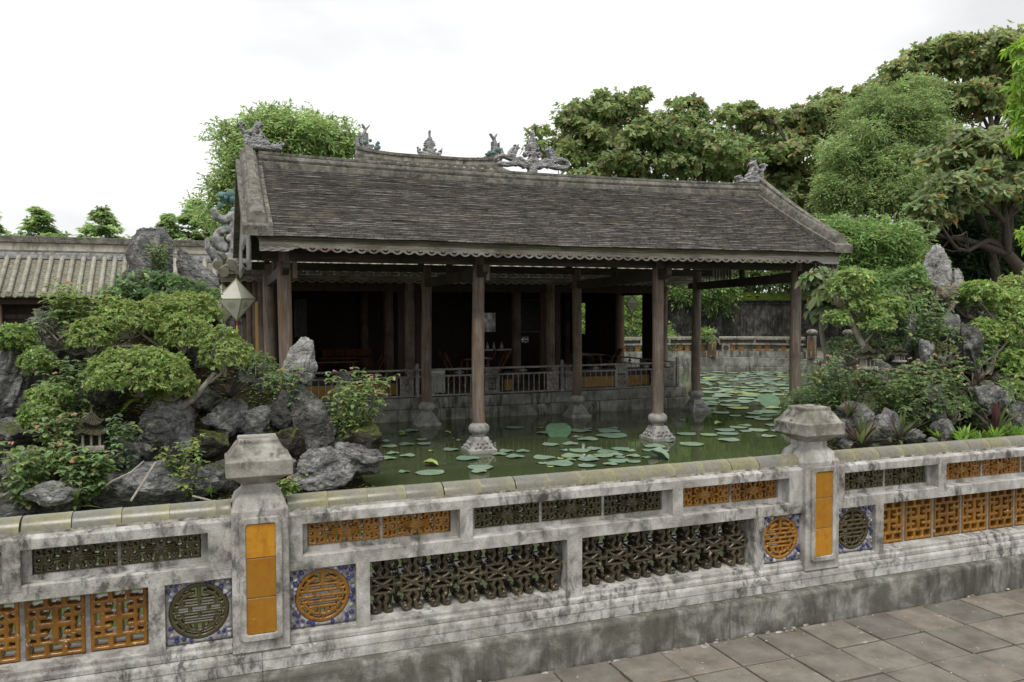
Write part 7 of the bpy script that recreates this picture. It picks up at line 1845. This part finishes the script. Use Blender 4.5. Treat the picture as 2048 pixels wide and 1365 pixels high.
rosette_shrub('green shrub at the left of the summit rock of the right rock garden', (10.771, 10.0, 2.077), (0.3205, 0.256, 0.296), 404, 150, .085, (.19, .29, .11), k=7, Wr=.42)
lantana((10.312, 9.3, 1.476), 0.926, 1.003, 'loose shrub with thin pale branches below the summit rock', 405, 18, 3, (.10, .175, .065), .075, (0, 0))
rosette_shrub('shrub on the right slope beside the summit rock', (11.944, 9.9, 1.757), (0.295, 0.236, 0.2525), 4051, 90, .085, (.2, .3, .11), k=7, Wr=.42)
lantana((9.21, 8.7, 0.523), 1.358, 1.072, 'wide pink flowered shrub in the middle of the right rock garden', 406, 34, 16, (.095, .165, .055), .075)
lantana((10.204, 8.9, 0.545), 0.823, 0.972, 'flowering shrub on the right of the wide pink flowered shrub', 4061, 18, 6, (.095, .165, .055), .075)
lantana((8.684, 9.3, 0.527), 1.107, 1.033, 'flowering shrub hanging over the water right of the porch column', 407, 26, 8, (.085, .155, .055), .075)
rosette_shrub('dense small leaved shrub at the water edge behind the right pillar', (8.643, 9.9, 0.169), (0.4635, 0.324, 0.2705), 408, 420, .05, (.15, .225, .10), k=7)
rosette_shrub('dark small leaved shrub under the pale stemmed bonsai', (9.341, 9.8, 1.011), (0.4295, 0.258, 0.234), 409, 260, .05, (.15, .22, .10), k=7)
rosette_shrub('dark leafy shrub in the shade at the right', (11.161, 9.0, -0.002), (0.66, 0.396, 0.3105), 410, 300, .065, (.12, .185, .08), k=7)
rosette_shrub('pale green small shrub between the two bonsai of the right rock garden', (10.462, 9.9, 1.39), (0.4455, 0.267, 0.2835), 4101, 200, .06, (.2, .27, .13), k=7)
for i, (lab, px, py, Y, n, L) in enumerate((('purple sword leaved plant just behind the right pillar cap', 1722, 890, 7.9, 26, .52), ('purple sword leaved plant left of the round grey boulder', 1800, 880, 7.9, 30, .55), ('purple plant in front of the miniature clay house', 1722, 775, 8.9, 16, .34), ('purple plant in the middle of the green ferns', 1992, 868, 8.0, 26, .56), ('purple spiky plant under the right hand bonsai', 1950, 778, 8.8, 22, .42), ('purple spiky plant between the shrubs above the right pillar', 1698, 835, 8.4, 16, .36))):
    tuft(lab, W(px,py,Y) if False else PURP[i], n, L, .05, 420 + i, (.10, .075, .06), ((.18, (.16, .075, .075)), (.42, (.15, .19, .08))), 'purple_plant', 'plant', 'purple sword leaved plants', .55, .85, .35, leafs=True)
tuft('bright green strap fern at the lower right above the coping', (9.788, 8.0, -0.197), 24, .34, .036, 430, (.22, .36, .08), ((.2, (.3, .45, .12)),), 'strap_fern', 'fern', None, .5, .85, .45, 9, .2)
tuft('bright green strap fern at the right picture edge', (10.758, 8.0, -0.22), 24, .34, .036, 431, (.22, .36, .08), ((.2, (.3, .45, .12)),), 'strap_fern', 'fern', None, .5, .85, .45, 7, .18)
frond_fern('dry brown fern on the right slope', (10.474, 9.1, 1.018), 8, .3, 432, (.17, .14, .07))
pagoda((9.004, 9.1, 0.79), 0.484, .3, 'miniature clay house on a ledge of the right rock garden'); pagoda((9.52, 9.0, 0.878), 0.325, .1, 'smaller miniature house with white roof ridges, right of the clay house')
tree('hanging_branch_tree', 'large leaved branch hanging beside the right porch column', 'tree', (9.474, 10.6, 0.642), 1.6, [((9.34, 10.4, 2.028), (0.2035, 0.163, 0.228), 20), ((9.406, 10.4, 1.638), (0.204, 0.163, 0.2445), 20), ((9.345, 10.5, 2.195), (0.164, 0.131, 0.1475), 10)], dict(style='rosette', k=6, L=.15, W=.085, base=(.19, .24, .12), alt=((.05, (.36, .2, .1)),), tilt=.1, gap=-2, droop=.4, fingers=3), None, .05, 'bark_pale', 433)

# ---- pond life and raised lotus leaves
def raised(c, w, rz, tilt, mat, label, fold=.5, grp=None):
    b = MB(); n = 28; vs = [(0, 0, 0)]
    for rr_ in (.5, 1.0):
        for i in range(n): a = 2 * math.pi * i / n; x, y = rr_ * .5 * math.cos(a), rr_ * .5 * math.sin(a); vs.append((x, y, fold * abs(x) ** 1.3 * 1.2 + .02 * math.sin(a * 6) * rr_))
    fs = [(0, 1 + i, 1 + (i + 1) % n) for i in range(n)] + [(1 + i, 1 + n + i, 1 + n + (i + 1) % n, 1 + (i + 1) % n) for i in range(n)]
    b.add([(x * w, y * w, z * w) for x, y, z in vs], fs); t = thing('raised_lotus_leaf', label, 'lotus leaf', c, grp); o = put('blade', b.mesh('blade', M[mat], smooth=True, angle=70), t, (c[0], c[1], c[2]), (tilt, 0, rz))
    b = MB(); b.tube([(c[0], c[1], -1.0), (c[0] + .02, c[1], (c[2] - 1) / 2 + .05), c], .008, 5); b.build('stalk', M['stem'], t)
def aw(px, py, dz): return LOT[(px, py)][:2] + (-.84 + dz,)
raised(aw(1117,872,.08), .50, -.35, .62, 'pad_green', 'big dark green lotus leaf standing up between the two front porch columns', .3)
raised(aw(1537,812,.12), .58, -.3, .62, 'pad_green', 'big green lotus leaf standing up in the water right of the porch', .25)
raised(aw(862,932,.03), .24, 1.2, .2, 'pad_yellow', 'curled yellow green lotus leaf left of the foremost column base', .55)
raised(aw(1318,918,.05), .36, .9, .4, 'pad', 'folded pale lotus leaf right of the flat leaf cluster', .6)
raised(aw(1440,852,.03), .24, 1.5, .15, 'pad_yellow', 'curled yellow green lotus leaf near the right porch column', .55)
raised(aw(895,868,.02), .15, 1.2, .15, 'pad_yellow', 'small curled lotus leaf behind the foremost column base', .5)
raised(aw(803,868,.02), .16, 1.2, .15, 'pad_yellow', 'small curled yellow lotus leaf left of the porch columns', .5)
def koi(c, rz, L, label):
    t = thing('koi', label, 'fish', c, 'orange carp in the pond'); b = MB(); pts = []; rad = []
    for i in range(9): u = i / 8; pts.append((c[0] + math.cos(rz) * L * (u - .5), c[1] + math.sin(rz) * L * (u - .5) + .01 * math.sin(u * 5), c[2])); rad.append(L * (.012 + .10 * math.sin(math.pi * min(1, u * 1.05 + .06)) ** .8 * (1 - .55 * u)))
    b.tube(pts, rad, 8); b.build('body', M['fish'], t, smooth=True)
    e = pts[-1]; b = MB(); d = Vector((math.cos(rz), math.sin(rz), 0)); n_ = Vector((-d.y, d.x, 0)); e = Vector(e); b.add([e - d * .02, e + d * L * .2 + n_ * L * .10, e + d * L * .10, e + d * L * .2 - n_ * L * .10, e + Vector((0, 0, .012))], [(0, 1, 2), (0, 2, 3), (4, 2, 1), (4, 3, 2)]); b.build('tail_fin', M['fish'], t)
    for s in (1, -1): b = MB(); m = Vector(pts[3]); b.add([m + n_ * s * L * .06, m + n_ * s * L * .18 + d * L * .05, m + n_ * s * L * .07 + d * L * .1, m + n_ * s * L * .07 + Vector((0, 0, .008))], [(0, 1, 2), (0, 3, 1), (3, 2, 1)]); b.build('side_fin', M['fish'], t)
koi((LOT[(1128,848)][0], LOT[(1128,848)][1], -.85), .15, .42, 'orange carp at the surface behind the large raised lotus leaf')

# ---- trees behind
TREES = 'trees behind the garden wall'
alm = dict(style='rosette', k=7, L=.25, W=.13, base=(.27, .345, .15), alt=((.04, (.30, .19, .13)), (.012, (.42, .22, .10)), (.28, (.36, .42, .19))), tilt=.32, droop=.12, gap=.62, freq=5.0, dens=2.0, fingers=8, sub=(14, .8), ss=(.22, .46), so=(.55, 1.05), shell=(.15, 1.08), core=.25, up=.15, var=.24)
def C(*a): return a
tree('almond_tree', 'tropical almond tree with a high crown just right of the porch ridge centre', 'tree', (22.575, 40.0, 1.202), 6.5,
     [((20.355, 40.0, 11.671), (2.075, 1.453, 1.7985), 230), ((21.757, 40.0, 12.803), (1.5375, 1.076, 1.118), 130), ((18.83, 40.0, 10.523), (2.0515, 1.436, 1.5045), 190), ((22.46, 39.0, 10.58), (2.3435, 1.64, 1.654), 260), ((20.453, 39.0, 9.095), (2.9875, 1.792, 1.222), 220), ((22.932, 40.0, 13.741), (0.564, 0.395, 0.479), 30)], alm, TREES, .35, 'bark', 501)
tree('almond_tree', 'tropical almond tree with flat layers of leaves behind the middle of the porch roof', 'tree', (25.559, 38.0, 1.197), 6,
     [((24.539, 38.0, 10.94), (2.6065, 1.825, 1.372), 260), ((26.808, 38.0, 12.21), (1.535, 1.074, 0.4185), 50), ((28.138, 38.0, 13.071), (0.8455, 0.592, 0.338), 24), ((24.056, 38.0, 12.26), (1.092, 0.764, 0.819), 70), ((25.82, 37.5, 9.706), (2.8825, 2.018, 1.2355), 290), ((28.836, 38.0, 10.825), (1.845, 1.291, 1.1355), 130), ((25.171, 38.0, 12.897), (0.6335, 0.443, 0.4955), 30)], dict(alm, base=(.27, .36, .155)), TREES, .35, 'bark', 502)
tree('almond_tree', 'reddish tinged almond tree behind the right end of the porch roof', 'tree', (31.249, 37.0, 1.168), 6,
     [((30.441, 37.0, 11.582), (1.829, 1.28, 1.2665), 160), ((32.54, 37.0, 12.165), (2.1445, 1.501, 1.1435), 160), ((31.078, 36.5, 9.858), (2.6625, 1.864, 1.261), 230), ((34.698, 37.0, 13.485), (1.7425, 1.22, 0.871), 110), ((29.725, 36.5, 7.982), (2.0825, 1.458, 1.2495), 170), ((32.409, 36.0, 7.902), (1.965, 1.375, 1.544), 170), ((28.73, 37.0, 12.417), (0.6935, 0.485, 0.3605), 20)], dict(alm, alt=((.07, (.33, .21, .14)), (.02, (.46, .24, .10)), (.28, (.37, .42, .19)))), TREES, .35, 'bark', 503)
tree('almond_tree', 'tallest almond tree with orange tinted leaves at the upper right', 'tree', (37.09, 30.0, 1.177), 8,
     [((33.597, 32.0, 13.472), (1.9405, 1.358, 0.9055), 150), ((35.897, 31.0, 14.448), (2.062, 1.443, 1.16), 210), ((37.83, 30.0, 14.742), (2.177, 1.524, 1.4085), 230), ((34.228, 31.0, 12.258), (2.1635, 1.514, 0.891), 140), ((39.68, 30.0, 12.884), (1.824, 1.277, 1.5635), 180), ((36.492, 30.0, 11.962), (2.03, 1.421, 1.142), 170), ((32.107, 32.0, 12.567), (1.406, 0.984, 0.767), 80), ((41.87, 30.0, 14.661), (1.988, 1.392, 1.988), 160)], dict(alm, L=.26, W=.135, alt=((.05, (.32, .21, .13)), (.03, (.50, .27, .09)), (.28, (.37, .42, .19)))), TREES, .4, 'bark', 504)
tree('almond_tree', 'nearer almond tree with broad grey green leaves hanging at the right picture edge', 'tree', (32.587, 24.0, 1.244), 5,
     [((29.526, 24.0, 7.592), (1.838, 1.287, 1.1235), 190), ((31.803, 24.0, 8.356), (1.359, 0.951, 1.2545), 150), ((28.122, 23.5, 6.236), (1.489, 1.042, 0.794), 120), ((26.546, 23.5, 5.48), (0.8785, 0.615, 0.5855), 60), ((30.896, 23.5, 6.574), (1.3295, 0.931, 0.716), 100), ((26.039, 23.5, 4.879), (0.4855, 0.34, 0.4855), 22), ((34.54, 24.0, 7.902), (1.399, 0.979, 1.722), 100)], dict(alm, L=.29, W=.155, base=(.27, .34, .165), alt=((.03, (.50, .27, .09)), (.25, (.38, .42, .22)))), TREES, .3, 'bark', 505)
fine = dict(style='spray', L=.17, W=.07, base=(.27, .355, .155), alt=((.22, (.37, .47, .21)),), spray=6, gap=.52, dens=2.1, fingers=9, jit=.14, sub=(14, .8), ss=(.22, .46), so=(.5, 1.05), shell=(.2, 1.08), freq=4.5, up=.1, tonevar=.2, droop=.3, sag=1.2)
tree('feathery_tree', 'dense fine leaved grey green tree between the almond trees on the right', 'tree', (30.333, 29.0, 1.225), 5,
     [((30.696, 29.5, 10.513), (2.145, 1.716, 1.5495), 900), ((28.402, 29.0, 8.391), (1.731, 1.385, 1.5005), 750), ((32.067, 29.0, 9.091), (2.0295, 1.624, 1.791), 850), ((29.71, 28.5, 7.008), (2.4265, 1.941, 1.271), 850), ((26.962, 29.0, 6.943), (1.14, 0.912, 1.026), 350), ((32.244, 29.5, 12.071), (1.0865, 0.869, 0.7245), 200)], fine, TREES, .22, 'bark', 506, 'lance', 'leaf_matte')
tree('broadleaf_tree', 'mid green leafy tree right behind the porch eave corner', 'tree', (21.976, 22.0, 0.968), 3.5,
     [((21.926, 22.0, 4.146), (1.324, 1.059, 0.7945), 520), ((20.928, 22.0, 3.248), (0.96, 0.768, 0.96), 420), ((23.215, 22.0, 3.11), (1.257, 1.006, 0.808), 480), ((21.79, 21.5, 2.368), (1.3025, 1.042, 0.6945), 400), ((21.16, 22.5, 4.521), (0.7995, 0.64, 0.533), 220)], dict(fine, L=.17, W=.075, base=(.20, .30, .11), alt=((.25, (.32, .44, .16)),), spray=5, dens=1.5, jit=.22, gap=.62, sub=(9, .55)), TREES, .16, 'bark', 507, 'lance')
tree('dark_tree', 'dark shady tree with bare trunks behind the right rock garden', 'tree', (34.16, 27.0, 2.147), 5.5,
     [((32.605, 28.0, 4.508), (1.9985, 1.599, 1.293), 420), ((35.881, 28.0, 4.106), (2.303, 1.842, 1.576), 420), ((35.401, 29.0, 6.128), (2.221, 1.777, 1.1105), 260), ((38.248, 28.0, 5.633), (1.855, 1.484, 1.855), 300), ((30.82, 27.5, 3.06), (1.3715, 1.097, 0.914), 260), ((35.584, 28.0, 2.531), (2.663, 2.13, 0.7265), 260)], dict(fine, L=.26, W=.13, base=(.045, .075, .03), alt=((.1, (.08, .12, .04)),), spray=5, gap=.3, dens=2.3, sub=(0, 0)), TREES, .3, 'bark', 508, 'lance')
for i, (lab, px, Y) in enumerate((('dark leaning trunk in the shade behind the summit rock', 1985, 26.0), ('second dark trunk behind the almond leaves at the right edge', 2025, 27.0))):
    t = thing('tree_trunk', lab, 'tree', (33.05, 26.0, 2.127) if i == 0 else (35.631, 27.0, 2.151), TREES); b = MB(); rng = np.random.default_rng(70 + i)
    q = [(33.123, 26.0, 1.678), (33.017, 26.0, 3.473), (32.516, 26.0, 5.023), (31.724, 26.0, 6.319), (31.109, 26.0, 6.947)] if i == 0 else [(35.643, 27.0, 1.678), (35.253, 27.0, 4.029), (35.036, 27.0, 6.127), (35.486, 27.0, 7.782)]
    b.tube(q, [.26, .22, .18, .13, .09][:len(q)], 9); branchy(b, rng, q[2], (34.513, 26.0, 6.669) if i == 0 else (34.169, 27.0, 8.4), .10, .03, .08, 6, 6); b.build('trunk', M['bark'], t, smooth=True, angle=80)
tree('bright_tree', 'bright yellow green long leaved branch entering at the upper right picture edge', 'tree', (18.991, 13.0, 1.281), 3.5,
     [((17.415, 13.0, 7.183), (0.34, 0.34, 0.623), 70), ((17.601, 13.0, 6.246), (0.5125, 0.512, 0.5695), 100), ((17.298, 13.0, 5.602), (0.2265, 0.227, 0.2835), 34), ((17.986, 13.0, 7.017), (0.63, 0.63, 0.9165), 90), ((17.868, 13.0, 2.443), (0.4035, 0.404, 0.346), 30), ((17.678, 13.0, 3.413), (0.2865, 0.286, 0.2295), 20)], dict(style='rosette', k=7, L=.19, W=.05, base=(.30, .48, .08), alt=((.25, (.42, .58, .13)),), tilt=-.15, gap=-2, droop=.35, up=0, fingers=1), None, .09, 'bark', 509)
pale = dict(style='spray', L=.30, W=.13, base=(.31, .41, .18), alt=((.3, (.42, .53, .24)),), spray=5, gap=.56, dens=2.0, fingers=9, jit=.16, sub=(13, .7), ss=(.22, .44), so=(.5, 1.08), freq=4.0, shell=(.25, 1.08), up=.05, tonevar=.22, droop=.25, lift=.25)
tree('tall_pale_tree', 'tall feathery pale green tree behind the left end of the porch ridge', 'tree', (4.241, 50.0, 1.251), 8,
     [((4.087, 50.0, 11.721), (2.244, 1.795, 1.6455), 420), ((5.26, 50.0, 12.552), (2.413, 1.93, 1.3575), 380), ((2.357, 50.0, 10.132), (2.07, 1.656, 1.7745), 420), ((7.035, 50.0, 11.929), (1.3755, 1.1, 1.07), 180), ((1.757, 50.0, 7.459), (1.9175, 1.534, 1.6225), 340), ((4.044, 50.0, 8.446), (2.6985, 2.159, 2.0985), 420), ((1.13, 50.0, 11.947), (0.8195, 0.656, 0.7315), 70), ((8.246, 50.0, 11.708), (0.617, 0.494, 0.617), 40), ((0.81, 50.0, 9.022), (0.8775, 0.702, 0.7315), 80)], pale, 'trees on the left horizon', .4, 'bark', 510, 'lance', 'leaf_matte')
def conifer(label, px_c, top, base, wid, seed):
    """layered tree: whorls of flat drooping sprays"""
    rng = np.random.default_rng(seed); top = np.asarray(top, float); base = np.asarray(base, float); t = thing('layered_tree', label, 'tree', tuple(base), 'trees on the left horizon'); b = MB(); b.tube([tuple(base), tuple(top)], [.22, .03], 7); f = Fol(); H = top[2] - base[2]
    for k in range(66):
        u = rng.random() ** .9; z = top[2] - u * H * .40 - .1; r_ = wid / 2 * (.05 + 1.25 * u) * rng.uniform(.6, 1.12); a = rng.random() * 6.283; d = np.array([math.cos(a), math.sin(a), rng.uniform(.02, .30)]); o = np.array([top[0], top[1], z]); tip = o + d * r_; b.tube([tuple(o), tuple(tip)], [.04, .01], 4)
        m = 16; q = rng.random(m * 3)[:, None] ** .7; P = o + d * r_ * q + rng.normal(size=(m * 3, 3)) * [.10, .10, .05]; tone = 1 + .2 * rng.normal(); D = d + rng.normal(size=(m * 3, 3)) * [.8, .8, .22]; f.leaves(P, D, np.repeat([[0, 0, 1.0]], m * 3, 0) + rng.normal(size=(m * 3, 3)) * .3, .40, .15, palette(rng, m * 3, (.31, .42, .19), .2, ((.3, (.42, .53, .25)),)) * tone, 'lance', .3)
    b.build('trunk', M['bark'], t); f.build('crown', t, 'leaf_matte')
conifer('small layered tree first from the left above the gallery ridge', 0, (-9.465, 55.0, 8.066), (-9.607, 55.0, 1.304), 2.875, 511)
conifer('small layered tree with leaning top, second above the gallery ridge', 0, (-6.083, 55.0, 8.274), (-6.327, 55.0, 1.284), 2.824, 512)
conifer('layered tree right of the rock spire above the gallery', 0, (-0.746, 58.0, 9.421), (-0.94, 58.0, 1.231), 4.034, 513)
conifer('darker layered tree just left of the tallest one right of the rock spire', 0, (-2.482, 57.0, 8.165), (-2.599, 57.0, 1.248), 2.286, 514)
conifer('layered tree cut by the left picture edge', 0, (-12.036, 55.0, 7.837), (-12.183, 55.0, 1.32), 2.174, 515)
conifer('layered tree close to the hall corner finial', 0, (0.497, 58.0, 8.335), (0.388, 58.0, 1.223), 3.05, 516)
# shrubs beyond the far balustrade and over the wall
gs = dict(style='spray', L=.14, W=.07, base=(.25, .37, .12), alt=((.25, (.35, .48, .17)),), spray=5, gap=.25, freq=2.4, shell=(.5, 1.05), up=.1, tonevar=.2, droop=.3)
tree('hedge_tree', 'bright green shrub mass seen through the right wall openings of the hall', 'shrub', (17.549, 32.0, 0.154), 1.5, [((17.854, 32.0, 1.283), (1.02, 0.816, 1.2465), 700), ((15.792, 32.0, 1.296), (1.1105, 0.888, 1.2215), 600), ((17.176, 32.5, 2.195), (1.253, 1.002, 0.6835), 350), ((19.368, 32.0, 0.353), (0.6445, 0.516, 0.5755), 240)], gs, None, .1, 'bark', 520, 'lance')
tree('overhanging_tree', 'leafy branches hanging over the mossy wall coping behind the porch', 'tree', (23.592, 36.0, 2.271), 3.5, [((21.86, 33.8, 2.843), (0.86, 0.688, 0.614), 160), ((23.605, 33.8, 2.483), (0.749, 0.599, 0.699), 170), ((26.992, 35.5, 3.737), (2.934, 1.467, 0.8), 360), ((23.863, 35.5, 3.691), (2.2085, 1.104, 0.7795), 300), ((30.293, 35.5, 3.649), (2.1925, 1.096, 0.822), 260)], dict(gs, base=(.12, .19, .07), L=.2, W=.09), TREES, .14, 'bark', 521, 'lance')
tree('wall_plant', 'small leafy plant on the coping left of the first far pillar', 'plant', (19.537, 28.6, 0.537), .3, [((19.437, 28.6, 0.727), (0.3785, 0.303, 0.1685), 40)], dict(gs, L=.12), None, .02, 'bark', 522, 'lance')
# fallen leaves on the moss
for i in range(9):
    f = Fol(); p = FALL[i]; f.leaves([p], [[math.cos(i * 2.1), math.sin(i * 2.1), .1]], [[0, -.5, 1]], .30, .17, [(.38, .26, .12)], 'broad', .1); o = f.build('fallen_leaf', None); tag(o, 'dry fallen leaf on the mossy wall coping', 'leaf', 'dry leaves on the wall coping')

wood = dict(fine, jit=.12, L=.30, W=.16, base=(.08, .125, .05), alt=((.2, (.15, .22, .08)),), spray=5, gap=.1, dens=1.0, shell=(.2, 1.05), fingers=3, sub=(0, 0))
tree('background_tree', 'dark green tree filling the gap between wall coping and porch roof on the right', 'tree', (28.911, 38.0, 1.748), 3.5, [((25.54, 38.0, 4.531), (3.1965, 1.598, 2.085), 900), ((30.982, 38.0, 4.642), (3.3345, 1.667, 2.175), 900), ((22.362, 38.0, 4.467), (2.7095, 1.355, 1.7615), 600), ((35.382, 38.0, 4.731), (2.9965, 1.498, 2.2475), 700)], wood, TREES, .2, 'bark', 531, 'lance')
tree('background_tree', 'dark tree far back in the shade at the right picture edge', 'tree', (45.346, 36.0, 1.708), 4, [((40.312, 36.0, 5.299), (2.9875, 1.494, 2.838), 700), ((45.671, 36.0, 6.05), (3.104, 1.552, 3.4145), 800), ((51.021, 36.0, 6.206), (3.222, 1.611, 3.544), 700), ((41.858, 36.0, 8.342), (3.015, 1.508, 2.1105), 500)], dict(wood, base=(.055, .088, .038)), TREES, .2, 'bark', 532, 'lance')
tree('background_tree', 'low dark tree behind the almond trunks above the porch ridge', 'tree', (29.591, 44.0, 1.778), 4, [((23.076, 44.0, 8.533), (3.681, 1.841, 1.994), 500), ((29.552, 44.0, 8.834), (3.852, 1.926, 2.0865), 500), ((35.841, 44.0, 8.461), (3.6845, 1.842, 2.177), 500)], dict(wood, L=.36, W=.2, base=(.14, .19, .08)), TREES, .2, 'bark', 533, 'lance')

rm = random.Random(31); b = MB()
for k in range(46):
    x = rm.uniform(.9, 4.3); 
    if rm.random() < .5: x = rm.gauss(2.45, .22)
    y = 3.262 - abs(rm.gauss(0, .035)) - .004; r_ = rm.uniform(.003, .011)
    b.ball((x, y, .001), (r_ * rm.uniform(1, 2.2), r_, .004 + r_ * .18), 7, 4)
o = b.build('mortar_crumbs', M['plaster'], pv, smooth=True); o['kind'] = 'stuff'
b = MB()
for k in range(70):
    x, y = rm.uniform(.8, 4.5), rm.uniform(2.2, 3.2); r_ = rm.uniform(.002, .006); b.ball((x, y, .003), (r_, r_ * .8, r_ * .6), 5, 3)
o = b.build('grit', M['plaster'], pv); o['kind'] = 'stuff'

rosette_shrub('small leaved light shrub filling the gap left of the large bonsai trunk', (-1.107, 10.7, 0.965), (0.3315, 0.199, 0.211), 601, 170, .05, (.2, .28, .11), k=7)
rosette_shrub('small leaved shrub behind the lower bonsai, next to the pale pitted rock', (0.635, 11.5, 0.868), (0.275, 0.165, 0.2065), 602, 110, .055, (.17, .25, .1), k=7)
rosette_shrub('light green shrub on the slope under the slanting pointed rock', (-0.122, 11.7, 1.798), (0.2385, 0.119, 0.2045), 603, 90, .06, (.2, .29, .12), k=7)
rosette_shrub('light green shrub left of the pale slanting stone', (9.896, 9.7, 1.083), (0.433, 0.26, 0.236), 604, 200, .055, (.22, .31, .14), k=7)
rosette_shrub('light green shrub right of the pale slanting stone', (10.765, 9.4, 1.079), (0.4335, 0.26, 0.355), 605, 240, .058, (.21, .30, .13), k=7)
rosette_shrub('shrub covering the dark rock under the right hand bonsai', (11.457, 9.3, 0.871), (0.439, 0.263, 0.3195), 606, 200, .058, (.2, .29, .12), k=7)
rosette_shrub('low shrub above the round grey boulder', (10.179, 8.7, 0.192), (0.479, 0.287, 0.221), 607, 220, .055, (.18, .26, .11), k=7)
rosette_shrub('low shrub above the strap fern at the right picture edge', (11.439, 8.8, 0.163), (0.5005, 0.3, 0.308), 608, 240, .06, (.2, .29, .12), k=7)
rosette_shrub('creeping shrub left of the summit rock foot', (10.455, 9.9, 1.795), (0.324, 0.194, 0.243), 609, 120, .06, (.23, .33, .14), k=7)
